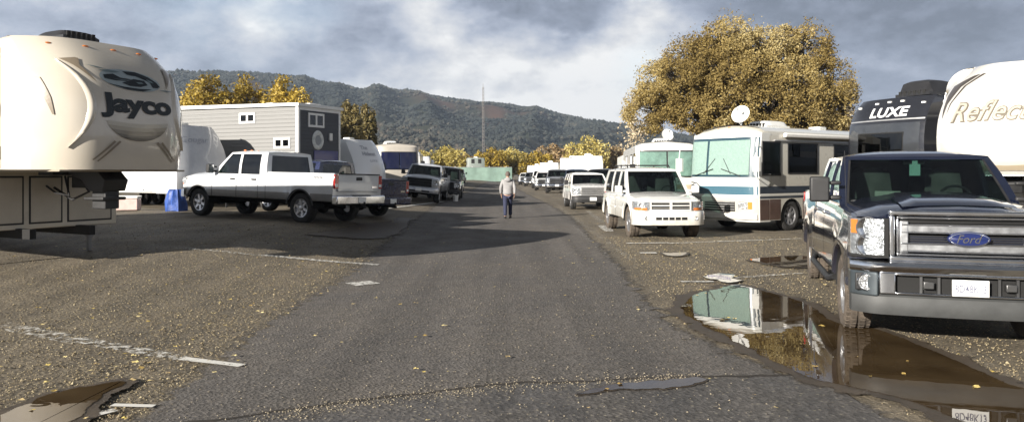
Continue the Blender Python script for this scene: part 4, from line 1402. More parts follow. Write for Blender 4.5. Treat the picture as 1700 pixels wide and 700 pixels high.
def travel_trailer(name_label, c, n, L, hw, zt, cap_m, body_m, decal, text=None, lean=.55, zn=.55, letters=None, z_off=0.0):
    """bumper pull trailer: rounded nose down to the tongue"""
    r = thing('travel_trailer', name_label, 'trailer', (c[0], c[1], gz(c[0], c[1]) + z_off), math.atan2(n[1], n[0]))
    st, yz = nose_cap(hw, zn, zt, A=lean, B=.05, Cc=.22, t0=.22, pw=1.7, topround=.10)
    m = MB(); NS, NT = 30, 20
    P = [[st(math.sin(math.pi * (k / NS - .5)), t / NT) for t in range(NT + 1)] for k in range(NS + 1)]
    m.grid(P); xe = -lean - .45
    for sd in (0, NS):
        m.grid([[P[sd][k] for k in range(NT + 1)], [(xe, math.copysign(hw, P[sd][k][1]), P[sd][k][2]) for k in range(NT + 1)]])
    m.grid([[P[k][NT] for k in range(NS + 1)], [(xe, hw * math.sin(math.pi * (k / NS - .5)), zt + .03) for k in range(NS + 1)]])
    m.grid([[P[k][0] for k in range(NS + 1)], [(xe, hw * math.sin(math.pi * (k / NS - .5)), zn) for k in range(NS + 1)]])
    cap = m.build('front_cap', cap_m, r, angle=32)
    b = MB(); b.box(-L, xe, -hw, hw, zn, zt); b.build('body', body_m, r, bevel=.06, seg=3)
    ro = MB(); ro.grid([[(x, hw * v * .98, zt - .01 + .05 * (1 - v * v)) for v in np.linspace(-1, 1, 7)] for x in (xe, -L + .02)]); ro = ro.build('roof', M_RUBBER_ROOF, r)
    t = MB(); t.prism([(0, -.06), (1.15, -.06), (1.15, .06), (.2, .5), (-.6, .5), (-.6, -.5), (.2, -.5)], 'z', zn - .14, zn - .05)
    t.tube([(1.0, 0, 0.02), (1.0, 0, .95)], .035, 8); t.build('tongue', M_DARK, r)
    g = MB()
    for y in (-.17, .17): g.lathe([(.001, .0), (.13, .02), (.16, .1), (.16, .38), (.12, .46), (.04, .5), (.001, .5)], 18, (.45, y, zn - .05), 'z')
    g.build('gas_bottle', M_WHITE, r)
    for k in range(2):
        for sd in (-1, 1): rv_wheel(r, -L * .55 - k * .8, sd * (hw - .12), sd, rad=.33)
    for sd in (-1, 1):
        side_window(r, sd, hw, -L * .35 - .5, -L * .35 + .4, zt - 1.25, zt - .6); side_window(r, sd, hw, -L + .6, -L + 1.6, zt - 1.25, zt - .6)
        side_band(r, 'side_stripe', sd, hw, -L + .2, xe - .1, zn + .35, zn + .55, decal)
        hatch(r, sd, hw, xe - 1.2, xe - .2, zn + .05, zn + .6 - .27, body_m)
    if letters:
        for (tx, a, b_, c_, d_, sh, bo) in letters:
            lettering('lettering', tx, lambda u, v: yz(u, v, .01), a, b_, c_, d_, decal, cap, bold=bo, shear=sh)
    roof_ac(ro, -L * .5, zt + .02, M_WHITE); roof_vent(ro, -1.8, .2, zt + .04)
    return r, yz, cap


def motorhome_blue():
    """white motorhome with blue and navy bands, its side behind the dark pickup"""
    th = R(-144.6)
    n = Vector((math.cos(th), math.sin(th))); w = Vector((-n.y, n.x)) * 1.0    # viewer's right when looking at the front
    w = Vector((.58, -.815)).normalized()
    hw = 1.23
    corner = Vector((6.83, 21.05))
    c = corner - w * hw + n * .10
    r = thing('motorhome', 'white motorhome with light blue and navy bands and a mint curtained windscreen', 'motorhome', (c.x, c.y, 0), th)
    wm = mat('motorhome_white', (.74, .74, .70), .22, coat=.8, var=.04, dirt=.5, dirt_z=(.2, 1.4), dirt_col=(.4, .36, .3))
    side_m = mat('motorhome_side_beige', (.52, .50, .44), .28, coat=.6, var=.04)
    blue = mat('light_blue_band', (.055, .125, .17), .3, coat=.6)
    navy = mat('navy_band', (.03, .04, .055), .3, coat=.6)
    brown = mat('maroon_lower', (.085, .05, .042), .3, coat=.6, var=.2, dirt=.25, dirt_z=(.2, 1.2))
    grey = mat('stone_grey_front', (.42, .39, .36), .3, coat=.5, var=.05)
    curt = mat('mint_curtain', (.35, .372, .355), .8, var=.12, vscale=14)
    L = 9.5; z0, zt = .30, 2.82
    # front surface
    def fsur(y, z, off=0.0):
        t = (z - z0) / (zt - z0)
        x = -.06 * (1 - t) ** 2 - .34 * max(0, t - .42) ** 1.5 - .05 * (y / hw) ** 2 - .16 * abs(y / hw) ** 9
        return (x + off, y, z)
    m = MB()
    ys = [hw * math.sin(math.pi * (k / 30 - .5)) for k in range(31)]
    zs = list(np.linspace(z0, zt, 16))
    P = [[fsur(y, z) for z in zs] for y in ys]
    m.grid(P)
    for sd in (0, 30): m.grid([[p for p in P[sd]], [(-.75, math.copysign(hw, p[1]), p[2]) for p in P[sd]]])
    fr = m.build('front_cap', wm, r, angle=35)
    # body: arch section roof
    def sec(z_lo):
        pts = [(-hw, z_lo), (-hw, zt - .08), (-hw + .05, zt + .04), (-hw + .22, zt + .14), (-hw * .4, zt + .24), (0, zt + .27)]
        return pts + [(-a, b) for a, b in pts[::-1][1:]]
    arch_x, ar = -1.75, .52
    S = sec(.45)
    m = MB(); m.grid([[(x, y, z) for y, z in [(-hw, 1.2)] + S[1:-1] + [(hw, 1.2)]] for x in (-.70, -L)])
    ring = [(-L, y, z) for y, z in S]; m.add(ring, [tuple(range(len(ring)))])
    # front brow: rounded roof end
    rows = []
    for k in range(7):
        a = k / 6
        rows.append([(-.74 + (.40) * math.sin(a * math.pi / 2), y * (1 - .06 * a * a), (z - (z - zt + .0) * (1 - math.cos(a * math.pi / 2)) if z > zt else z) - 0.0) for y, z in S if z >= zt - .1])
    m.grid(rows)
    for sd in (-1, 1):
        # lower side with the wheel openings
        for (xa, xb) in ((-.70, -1.23), (-2.27, -L + 3.4), (-L + 2.36, -L)):
            m.add([(xa, sd * hw, .33), (xb, sd * hw, .33), (xb, sd * hw, 1.02), (xa, sd * hw, 1.02)], [(0, 1, 2, 3)])
        m.add([(-.70, sd * hw, 1.02), (-L, sd * hw, 1.02), (-L, sd * hw, 1.2), (-.70, sd * hw, 1.2)], [(0, 1, 2, 3)])
        for xw in (-1.75, -L + 2.88):
            arc = [(xw + .52 * math.cos(a), sd * hw, .42 + .52 * math.sin(a)) for a in [math.pi * k / 14 for k in range(15)]]
            for k in range(14):
                p, q = arc[k], arc[k + 1]
                m.add([p, q, (q[0], q[1], 1.02), (p[0], p[1], 1.02)], [(0, 1, 2, 3)])
            m.add([(xw + .52, sd * hw, .33), (xw + .521, sd * hw, .42), (xw + .521, sd * (hw - .3), .42), (xw + .521, sd * (hw - .3), .33)], [(0, 1, 2, 3)])
            P = [[(p[0], sd * hw, p[2]), (p[0], sd * (hw - .45), p[2])] for p in arc]
            q = MB(); q.grid(P); q.add([(xw + .6, sd * (hw - .45), .3), (xw - .6, sd * (hw - .45), .3), (xw - .6, sd * (hw - .45), 1), (xw + .6, sd * (hw - .45), 1)], [(0, 1, 2, 3)])
            q.build('wheel_well', M_DARK, r)
    m.build('body', side_m, r, angle=30)
    u = MB(); u.box(-L + .1, -.3, -hw * .6, hw * .6, .28, .9); u.build('chassis', M_DARK, r)
    rf = MB(); rf.grid([[(x, y * .985, z + .012) for y, z in S if z >= zt + .0] for x in (-.55, -2, -L + .02)]); rf = rf.build('roof', wm, r, angle=30)
    # front details
    def band(name, za, zb, mm, out=.006, y0=-hw + .02, y1=hw - .02, par=None, th_=.01):
        q = MB(); q.slab([[fsur(y0 + (y1 - y0) * k / 20, z, out) for z in np.linspace(za, zb, 4)] for k in range(21)], (-th_, 0, 0)); return q.build(name, mm, par or fr)
    band('windscreen_surround', 1.56, 2.70, mat('dark_teal_frame', (.02, .05, .07), .3, coat=.5), .008)
    for (ya, yb) in ((-1.12, -.48), (-.40, 1.0)):
        o = band('curtain', 1.63, 2.62, curt, .024, ya, yb)
        w_ = band('windscreen', 1.62, 2.63, glass('clear_screen_glass', (.90, .97, .95)), .045, ya - .01, yb + .01, th_=.006)
    m = MB()
    for (ya, yb) in ((-.9, -.2), (.75, .1)):
        m.tube([fsur(ya, 1.60, .05), fsur(yb, 1.80, .05)], .012, 6); m.tube([fsur((ya * .5 + yb * .5), 1.66, .055), fsur(yb + .05, 2.1, .04)], .008, 5)
    m.build('wiper', M_BLACK, fr)
    band('blue_band', 1.06, 1.30, blue)
    band('white_pinstripe', 1.00, 1.045, wm, .008)
    band('lower_front', .34, .98, grey, .010)
    lettering('lettering', 'National', lambda u, v: fsur(u, v, .014), -.42, .42, 1.36, 1.46, mat('faded_violet', (.35, .33, .5), .4), fr, bold=.01, shear=.2)
    m = MB(); m.slab([[fsur(y, z, .016) for z in (.58, .86)] for y in (-.55, -.2, .2, .55)], (-.01, 0, 0)); g = m.build('grille', M_DARK, fr)
    m = MB()
    for z in (.63, .70, .77, .83): m.slab([[fsur(y, q, .026) for q in (z, z + .02)] for y in (-.54, 0, .54)], (-.008, 0, 0))
    m.build('grille_bar', M_ALU, g)
    for sd in (-1, 1):
        m = MB(); m.slab([[fsur(sd * y, z, .022) for z in (.66, .86)] for y in (.66, .80, .95)], (-.03, 0, 0)); h = m.build('headlight', M_LENS, fr)
        m = MB(); m.slab([[fsur(sd * y, z, .020) for z in (.66, .86)] for y in (.97, 1.03, 1.08)], (-.02, 0, 0)); m.build('indicator', M_AMBER, h)
        # mirrors on long arms
        m = MB(); p = fsur(sd * (hw - .06), 2.05)
        m.tube([(-.22, sd * hw, 2.45), (.10, sd * (hw + .16), 2.40), (.12, sd * (hw + .18), 2.1)], .016, 6)
        m.tube([(-.22, sd * hw, 1.5), (.08, sd * (hw + .14), 1.55), (.12, sd * (hw + .18), 1.75)], .016, 6)
        a, b_ = sorted((sd * (hw + .06), sd * (hw + .28))); m.box(.06, .16, a, b_, 1.72, 2.12)
        m.build('wing_mirror', wm, r, bevel=.02)
    b = MB(); b.slab([[fsur(y, z, .06) for z in (.36, .52)] for y in np.linspace(-hw + .03, hw - .03, 17)], (-.12, 0, 0)); b.build('front_bumper', wm, r, bevel=.015)
    for k in (-.9, -.45, 0, .45, .9):
        m = MB(); p = (-.50 - .05 * abs(k), k * .9, zt + .10 + .10 * (1 - k * k)); m.ell(p, (.05, .06, .022)); m.build('marker_light', M_AMBER, r)
    for sd in (-1, 1):
        side_band(r, 'navy_stripe', sd, hw, -L + .02, -.27, 1.10, 1.30, navy)
        side_band(r, 'corner_panel', sd, hw, -.69, -.27, .35, .93, brown, .006)
        side_band(r, 'pinstripe', sd, hw, -L + .02, -.27, 1.045, 1.075, wm, .006)
        side_band(r, 'grey_stripe', sd, hw, -L + .02, -.27, .96, 1.02, navy, .005)
        for (xa, xb) in ((-.72, -1.21), (-2.29, -L + 3.42), (-L + 2.34, -L + .02)):
            side_band(r, 'lower_panel', sd, hw, xb, xa, .35, .93, brown, .006)
        side_window(r, sd, hw, -1.22, -.36, 1.60, 2.58, gl=M_GLASS)
        side_window(r, sd, hw, -3.05, -1.55, 1.66, 2.56)
        side_window(r, sd, hw, -4.9, -3.9, 1.8, 2.56); side_window(r, sd, hw, -7.6, -6.2, 1.8, 2.5)
        hatch(r, sd, hw + .006, -3.6, -2.45, .42, .90, brown); hatch(r, sd, hw + .006, -4.9, -3.7, .42, .90, brown)
        rv_wheel(r, -1.75, sd * (hw - .16), sd, rad=.44, wid=.26); rv_wheel(r, -L + 2.88, sd * (hw - .16), sd, rad=.44, wid=.26)
        # awning case and rail along the roof edge
        a = MB(); y0, y1 = sorted((sd * hw, sd * (hw + .13)))
        a.box(-L + .8, -1.3, y0, y1, 2.70, 2.84); a.build('awning', M_AWN, r, bevel=.05, seg=3)
        a = MB(); y0, y1 = sorted((sd * hw, sd * (hw + .04))); a.box(-L + .1, -.9, y0, y1, 2.60, 2.63); a.build('gutter_rail', M_ALU, r)
    roof_ac(rf, -2.3, zt + .24, M_WHITE, w=.8, l=1.15, h=.22, y=0)
    dish(rf, -1.1, -.05, zt + .17, R(144.6 - 125), r=.27)
    roof_vent(rf, -4.5, .3, zt + .24)
    return r


def motorhome_plain(label, c, th, L=9.0, hw=1.2, zt=2.75, wm=None, curt=None, band=None, with_dish=None, blue_glass=False):
    r = thing('motorhome', label, 'motorhome', (c[0], c[1], gz(c[0], c[1])), th)
    wm = wm or M_WHITE
    z0 = .35
    def fsur(y, z, off=0.0):
        t = (z - z0) / (zt - z0)
        return (-.10 * (1 - t) ** 2 - .42 * max(0, t - .45) ** 1.4 - .07 * (y / hw) ** 2 - .20 * abs(y / hw) ** 7 + off, y, z)
    m = MB(); ys = [hw * math.sin(math.pi * (k / 26 - .5)) for k in range(27)]; zs = list(np.linspace(z0, zt, 14))
    P = [[fsur(y, z) for z in zs] for y in ys]
    m.grid(P)
    for sd in (0, 26): m.grid([[p for p in P[sd]], [(-.8, math.copysign(hw, p[1]), p[2]) for p in P[sd]]])
    fr = m.build('front_cap', wm, r, angle=35)
    S = [(-hw, z0), (-hw, zt - .05), (-hw + .06, zt + .06), (-hw + .25, zt + .14), (0, zt + .22), (hw - .25, zt + .14), (hw - .06, zt + .06), (hw, zt - .05), (hw, z0)]
    m = MB(); m.grid([[(x, y, z) for y, z in S] for x in (-.78, -L)]); m.add([(-L, y, z) for y, z in S], [tuple(range(9))])
    rows = []
    for k in range(6):
        a = k / 5
        rows.append([(-.8 + .42 * math.sin(a * math.pi / 2), y * (1 - .05 * a * a), z - max(0, z - zt) * (1 - math.cos(a * math.pi / 2))) for y, z in S[1:-1]])
    m.grid(rows)
    m.build('body', wm, r, angle=30)
    rf = MB(); rf.grid([[(x, y * .98, z + .012) for y, z in S[2:-2]] for x in (-.7, -L + .05)]); rf = rf.build('roof', wm, r)
    def band_(name, za, zb, mm, out=.006, y0=-hw + .02, y1=hw - .02, th_=.01):
        q = MB(); q.slab([[fsur(y0 + (y1 - y0) * k / 16, z, out) for z in np.linspace(za, zb, 3)] for k in range(17)], (-th_, 0, 0)); return q.build(name, mm, fr)
    band_('windscreen_surround', 1.50, 2.56, M_BLACK)
    cm = curt or M_DASH
    for (ya, yb) in ((-1.06, -.03), (.03, 1.06)):
        band_('curtain', 1.56, 2.50, cm, .024, ya, yb)
        band_('windscreen', 1.55, 2.51, glass('blue_screen_glass', (.25, .38, .7)) if blue_glass else glass('clear_screen_glass', (.9, .97, .95)), .045, ya, yb, .006)
    if band: band_('front_band', 1.05, 1.22, band)
    band_('grille', .62, .86, M_DARK, .012, -.5, .5)
    for sd in (-1, 1):
        m = MB(); m.slab([[fsur(sd * y, z, .018) for z in (.62, .84)] for y in (.66, .84, 1.0)], (-.03, 0, 0)); m.build('headlight', M_LENS, fr)
        m = MB(); m.tube([(-.25, sd * hw, 2.35), (.1, sd * (hw + .16), 2.3), (.1, sd * (hw + .16), 2.0)], .016, 6); a, b = sorted((sd * (hw + .06), sd * (hw + .26))); m.box(.05, .15, a, b, 1.65, 2.02)
        m.build('wing_mirror', M_BLACK, r, bevel=.02)
        side_window(r, sd, hw, -1.35, -.42, 1.55, 2.45, gl=M_GLASS); side_window(r, sd, hw, -3.4, -2.1, 1.7, 2.45); side_window(r, sd, hw, -6.5, -5.0, 1.7, 2.45)
        if band: side_band(r, 'side_stripe', sd, hw, -L + .05, -.85, 1.05, 1.22, band)
        rv_wheel(r, -1.9, sd * (hw - .13), sd, .42, .25); rv_wheel(r, -L + 2.7, sd * (hw - .13), sd, .42, .25)
        for xw in (-1.9, -L + 2.7):
            q = MB(); pts = [(xw + .52 * math.cos(a), .42 + .52 * math.sin(a)) for a in [math.pi * k / 12 for k in range(13)]]
            y0, y1 = sorted((sd * (hw - .004), sd * (hw + .004))); q.prism(pts + [(xw - .52, z0 - .01), (xw + .52, z0 - .01)], 'y', y0, y1); q.build('wheel_arch', M_DARK, r)
    b = MB(); b.slab([[fsur(y, z, .06) for z in (.40, .56)] for y in np.linspace(-hw + .03, hw - .03, 13)], (-.12, 0, 0)); b.build('front_bumper', wm, r, bevel=.015)
    u = MB(); u.box(-L + .1, -.3, -hw * .6, hw * .6, .22, .7); u.build('chassis', M_DARK, r)
    roof_ac(rf, -2.6, zt + .18, M_WHITE, h=.24)
    if with_dish is not None: dish(rf, -4.4, .5, zt + .2, with_dish, .26)
    return r


def tiny_house():
    cx, cy = -8.52, 30.0
    w = Vector((.44, .90)).normalized(); n = Vector((w.y, -w.x))
    W, L = 2.55, 8.0
    c = Vector((cx, cy)) + w * W / 2
    z0 = gz(cx, cy)
    r = thing('tiny_house', 'tiny house with pale grey lap siding and a charcoal end wall bearing a wreath', 'tiny house', (c.x, c.y, z0), math.atan2(n.y, n.x))
    def siding(name, col, pitch=.15):
        if name in MATS: return MATS[name]
        m = mat(name, col, .6, var=.06, vscale=3)
        nt, N, Lk, b = nodes_of(m)
        tc = N.new('ShaderNodeTexCoord'); sp = N.new('ShaderNodeSeparateXYZ'); Lk.new(tc.outputs['Object'], sp.inputs[0])
        a = N.new('ShaderNodeMath'); a.operation = 'MODULO'; a.inputs[1].default_value = pitch; Lk.new(sp.outputs[2], a.inputs[0])
        bp = N.new('ShaderNodeBump'); bp.invert = True; bp.inputs['Strength'].default_value = .8; bp.inputs['Distance'].default_value = .12
        Lk.new(a.outputs[0], bp.inputs['Height']); Lk.new(bp.outputs[0], b.inputs['Normal'])
        return m
    beige = siding('pale_grey_siding', (.185, .184, .180)); char = siding('charcoal_siding', (.055, .06, .072))
    white = mat('white_house_trim', (.74, .74, .72), .5, var=.05)
    zb, H = .75, 3.98
    hw = W / 2
    m = MB(); m.hexa([(-L, -hw, zb), (-.04, -hw, zb), (-.04, hw, zb), (-L, hw, zb)], [(-L, -hw, H + .1), (-.04, -hw, H), (-.04, hw, H), (-L, hw, H + .1)])
    m.build('wall', beige, r)
    m = MB()   # real lap boards on the long wall
    for k in range(20):
        z = zb + .02 + k * .16
        m.prism([(-hw - .004, z), (-hw - .022, z), (-hw - .004, z + .158)], 'x', -L + .02, -.08)
    m.build('lap_siding', beige, r)
    m = MB(); m.box(-.04, 0, -hw + .004, hw - .004, zb, H); e = m.build('end_wall', char, r)
    m = MB()
    for k in range(20):
        z = zb + .02 + k * .16
        m.prism([(z, .0), (z, .0)][:0] or [(-hw + .06, z), (hw - .06, z), (hw - .06, z + .145), (-hw + .06, z + .145)], 'x', .001, .012)
    m.build('lap_board', char, e)
    m = MB()
    m.box(-.11, .03, -hw - .03, -hw + .08, zb, H); m.box(-.11, .03, hw - .08, hw + .03, zb, H)
    m.box(-.02, .025, -hw + .08, hw - .08, H - .14, H + .0); m.box(-.02, .025, -hw + .08, hw - .08, zb, zb + .12)
    m.build('corner_trim', white, r)
    m = MB(); m.hexa([(-L - .1, -hw - .12, H + .10), (.12, -hw - .12, H), (.12, hw + .12, H), (-L - .1, hw + .12, H + .10)],
                     [(-L - .1, -hw - .12, H + .26), (.12, -hw - .12, H + .12), (.12, hw + .12, H + .12), (-L - .1, hw + .12, H + .26)])
    ro = m.build('roof', white, r)
    roof_vent(ro, -2.2, -.4, H + .17); roof_vent(ro, -4.6, .2, H + .2)
    m = MB(); m.box(-1.8, -.6, .1, .8, H + .12, H + .26); m.build('skylight', white, ro, bevel=.03)
    def win(x0, x1, za, zb_, face):
        if face == 'side':
            a = lambda xa, xb, z1, z2, d0, d1: (xa, xb, -hw - d1, -hw - d0, z1, z2)
        else:
            a = lambda xa, xb, z1, z2, d0, d1: (d0, d1, xa, xb, z1, z2)
        t = .09
        m = MB()
        for q in ((x0, x1, za, za + t), (x0, x1, zb_ - t, zb_), (x0, x0 + t, za + t, zb_ - t), (x1 - t, x1, za + t, zb_ - t), ((x0 + x1) / 2 - .05, (x0 + x1) / 2 + .05, za + t, zb_ - t)):
            m.box(*a(*q, -.0, .045))
        o = m.build('window', white, r)
        m = MB(); m.box(*a(x0 + t, x1 - t, za + t, zb_ - t, .0, .012)); m.build('room_dark', M_DASH, o)
        m = MB(); m.box(*a(x0 + t, x1 - t, za + t, zb_ - t, .018, .024)); m.build('pane', M_DGLASS, o)
    win(-3.15, -2.25, 3.36, 3.80, 'side'); win(-1.25, -.38, 2.30, 2.74, 'side'); win(-6.2, -5.3, 2.30, 2.74, 'side')
    win(-.72, .25, 3.18, 3.76, 'end')
    m = MB(); m.lathe([(.17, .0), (.20, .03), (.26, .05), (.32, .03), (.35, .0)], 28, (.018, -.12, 2.66), 'x')
    m.v = [(x, y * 1.0, 2.66 + (z - 2.66) * 1.15) for x, y, z in m.v]
    wr = m.build('round_wreath', mat('wreath_pale', (.66, .68, .66), .8, var=.3, bump=.6, bscale=30), e)
    m = MB(); m.box(.012, .03, -.30, .06, 2.44, 2.88); m.build('wreath_board', mat('wreath_centre', (.28, .30, .32), .6), wr)
    m = MB(); m.box(.012, .10, .55, .72, 2.66, 2.98); m.build('porch_lamp', mat('lamp_white', (.7, .7, .68), .4), e, bevel=.02)
    m = MB(); m.box(.012, .05, -.38, 1.12, zb + .02, 2.24); do = m.build('door', mat('navy_door', (.015, .018, .16), .35, var=.1, coat=.3), r, bevel=.01)
    m = MB(); m.box(.05, .058, .45, .72, 1.22, 1.40); m.build('notice', M_PLATE, do)
    m = MB(); m.ell((.075, -.2, 1.15), (.03, .03, .03)); m.build('handle', M_CHROME, do)
    for k in range(2):
        for sd in (-1, 1): rv_wheel(r, -L * .55 - k * .85, sd * (hw - .14), sd, .36)
    m = MB(); m.box(-L + .1, -.1, -hw + .1, hw - .1, zb - .25, zb + .001); m.prism([(0, -.06), (1.1, -.06), (1.1, .06), (0, .5), (-.5, .5), (-.5, -.5), (0, -.5)], 'z', zb - .25, zb - .12); m.build('chassis', M_DARK, r)
    return r


def rv_rows():
    jayco(); grand_trailer(); luxe_trailer(); motorhome_blue(); tiny_house()
    gw = mat('cool_white_gelcoat', (.60, .61, .63), .2, coat=.8, var=.05)
    bw = mat('bright_white_body', (.78, .78, .76), .3, coat=.5, var=.04)
    dg = mat('faint_grey_decal', (.35, .36, .40), .4)
    # trailer between the cream nose and the white pickup
    a, b = Vector((-12.35, 27.75)), Vector((-11.2, 29.85))
    w = (b - a).normalized(); n = Vector((w.y, -w.x)); c = (a + b) / 2 + n * .22
    travel_trailer('low white travel trailer with a swirl decal on its nose, before the tiny house', c, n, 8.0, 1.2, 3.15, gw, bw, dg,
                   letters=[('Cougar', -.75, .45, 2.40, 2.70, .5, -.0)], lean=.95)
    # trailer past the tiny house
    a = Vector((-7.45, 36.0)); w = Vector((.47, .88)).normalized(); n = Vector((w.y, -w.x)); c = a + w * 1.15 + n * .2
    travel_trailer('white travel trailer with stacked grey lettering on its nose, past the charcoal end wall', c, n, 7.0, 1.15, 2.95, mat('clean_white_gelcoat', (.80, .81, .82), .2, coat=.6), bw, dg,
                   letters=[('The', -.45, .05, 2.45, 2.65, .1, .02), ('Hideout', -.5, .5, 2.15, 2.35, .1, .04), ('LITE', -.1, .5, 1.85, 1.95, .1, .02)], lean=.8)
    motorhome_plain('beige motorhome with a deep blue windscreen, above the silver pickup', (-6.55, 44.0), R(-68), zt=2.85, wm=mat('beige_gelcoat', (.50, .46, .40), .3, coat=.5, var=.05),
                    blue_glass=True, curt=mat('blue_curtain', (.03, .05, .10), .7))
    motorhome_plain('rounded white motorhome with a tan band, behind the blue banded motorhome', (6.05, 29.3), R(-95), L=8.5, zt=2.72, wm=mat('soft_white', (.74, .73, .69), .25, coat=.6, var=.04),
                    curt=mat('pale_green_curtain', (.22, .28, .25), .8, var=.3, vscale=5), with_dish=R(10), band=mat('tan_band', (.5, .42, .3), .4))
    # far trailers
    far = [('white trailer with its pale flank behind the black pickup and the rounded motorhome', (8.2, 47), -95, 8, 2.8), ('white trailer between the silver pickup and the green fence trees', (-10.6, 90), -85, 8, 2.8), ('long white trailer behind the dark blue sport utility vehicle', (6.3, 62), -95, 9, 3.05), ('white trailer third from the green fence beside the grey pickup', (5.9, 74), -95, 8, 3.1),
           ('white trailer standing behind the white pickup at the end of the lane', (4.6, 94), -96, 8, 2.9), ('white trailer closest to the green fence, beyond the small white car', (3.4, 112), -97, 7, 2.7),
           ('white trailer behind the beige motorhome in the row past the tiny house', (-8.3, 58), -85, 8, 2.9), ('white trailer next to the pale silver car', (-9.3, 74), -85, 8, 2.9)]
    for i, (lab, p, a_, L, zt) in enumerate(far):
        a_ = R(a_); travel_trailer(lab, p, (math.cos(a_), math.sin(a_)), L, 1.2, zt, bw if i % 2 == 0 else gw, bw, dg, lean=.5)
    # dark windowed small trailer above the fence
    r, yz, cap = travel_trailer('small grey trailer with two dark windows showing above the green fence', (-6.6, 139), (.1, -1), 6, 1.6, 4.0, mat('weathered_grey_green', (.20, .23, .21), .5), mat('weathered_grey', (.3, .32, .3), .5), dg, lean=.3)
    for (ya, yb) in ((-.9, -.3), (.35, .95)):
        m = MB(); m.slab([[yz(ya + (yb - ya) * k, z, .02) for z in (3.0, 3.8)] for k in (0, 1)], (-.01, 0, 0)); m.build('window', M_DARK, cap)
# ---------------------------------------------------------------- ground, lane, water
def ground_mat(name, base, tint, dark, scale, wet=0.0, speck=(.55, .5, .42), rough=.85, sp_amt=.4):
    m = bpy.data.materials.new(name)
    nt, N, L, b = nodes_of(m)
    tc = N.new('ShaderNodeTexCoord')
    def noise_(sc, det=8, rg=.6, dist=0.0):
        n = N.new('ShaderNodeTexNoise'); n.inputs['Scale'].default_value = sc; n.inputs['Detail'].default_value = det
        n.inputs['Roughness'].default_value = rg; n.inputs['Distortion'].default_value = dist
        L.new(tc.outputs['Object'], n.inputs['Vector']); return n.outputs['Fac']
    def rng_(src, a, b_, c=0, d=1):
        r = N.new('ShaderNodeMapRange'); r.inputs[1].default_value = a; r.inputs[2].default_value = b_; r.inputs[3].default_value = c; r.inputs[4].default_value = d
        L.new(src, r.inputs[0]); return r.outputs[0]
    def mix_(f, a, b_, mode='MIX'):
        x = N.new('ShaderNodeMix'); x.data_type = 'RGBA'; x.blend_type = mode
        if isinstance(f, float): x.inputs[0].default_value = f
        else: L.new(f, x.inputs[0])
        for i, q in ((6, a), (7, b_)):
            if isinstance(q, tuple): x.inputs[i].default_value = (*q, 1)
            else: L.new(q, x.inputs[i])
        return x.outputs[2]
    big = noise_(.35, 6, .6, .5); mid = noise_(2.2, 8, .65, .3); fine = noise_(scale, 4, .7)
    c1 = mix_(rng_(big, .38, .62), base, tint)
    c2 = mix_(rng_(mid, .45, .75, 0, .7), c1, dark)
    # long faint bands along the lane, where tyres polish and dirty the surface; a few oil spots
    mpg = N.new('ShaderNodeMapping'); mpg.inputs['Scale'].default_value = (1.5, .07, 1); L.new(tc.outputs['Object'], mpg.inputs[0])
    ns = N.new('ShaderNodeTexNoise'); ns.inputs['Scale'].default_value = 1.3; ns.inputs['Detail'].default_value = 5; L.new(mpg.outputs[0], ns.inputs['Vector'])
    c2 = mix_(1.0, c2, rng_(ns.outputs['Fac'], .35, .65, .80, 1.18), 'MULTIPLY')
    vo = N.new('ShaderNodeTexVoronoi'); vo.inputs['Scale'].default_value = .28; L.new(tc.outputs['Object'], vo.inputs['Vector'])
    so = N.new('ShaderNodeMath'); so.operation = 'ADD'; L.new(vo.outputs['Distance'], so.inputs[0]); L.new(rng_(noise_(3.0, 4), .3, .7, -.06, .06), so.inputs[1])
    c2 = mix_(rng_(so.outputs[0], .05, .14, .45, 0), c2, dark)
    v = N.new('ShaderNodeTexVoronoi'); v.inputs['Scale'].default_value = scale * .55; L.new(tc.outputs['Object'], v.inputs['Vector'])
    cr = rng_(v.outputs['Color'], .0, 1.0, .55, 1.45)
    c3 = mix_(1.0, c2, cr, 'MULTIPLY')
    v2 = N.new('ShaderNodeTexVoronoi'); v2.inputs['Scale'].default_value = scale * .32; L.new(tc.outputs['Object'], v2.inputs['Vector'])
    spk = rng_(v2.outputs['Distance'], .10, .22, sp_amt, 0)
    c4 = mix_(spk, c3, speck)
    L.new(c4, b.inputs['Base Color'])
    wetn = noise_(.8, 5, .55, .8)
    L.new(rng_(wetn, .42, .60, rough, max(.3, rough - wet)), b.inputs['Roughness'])
    bp = N.new('ShaderNodeBump'); bp.inputs['Strength'].default_value = .55; bp.inputs['Distance'].default_value = .015
    hh = N.new('ShaderNodeMath'); hh.operation = 'ADD'; L.new(fine, hh.inputs[0]); L.new(v.outputs['Distance'], hh.inputs[1])
    L.new(hh.outputs[0], bp.inputs['Height']); L.new(bp.outputs[0], b.inputs['Normal'])
    MATS[name] = m
    return m


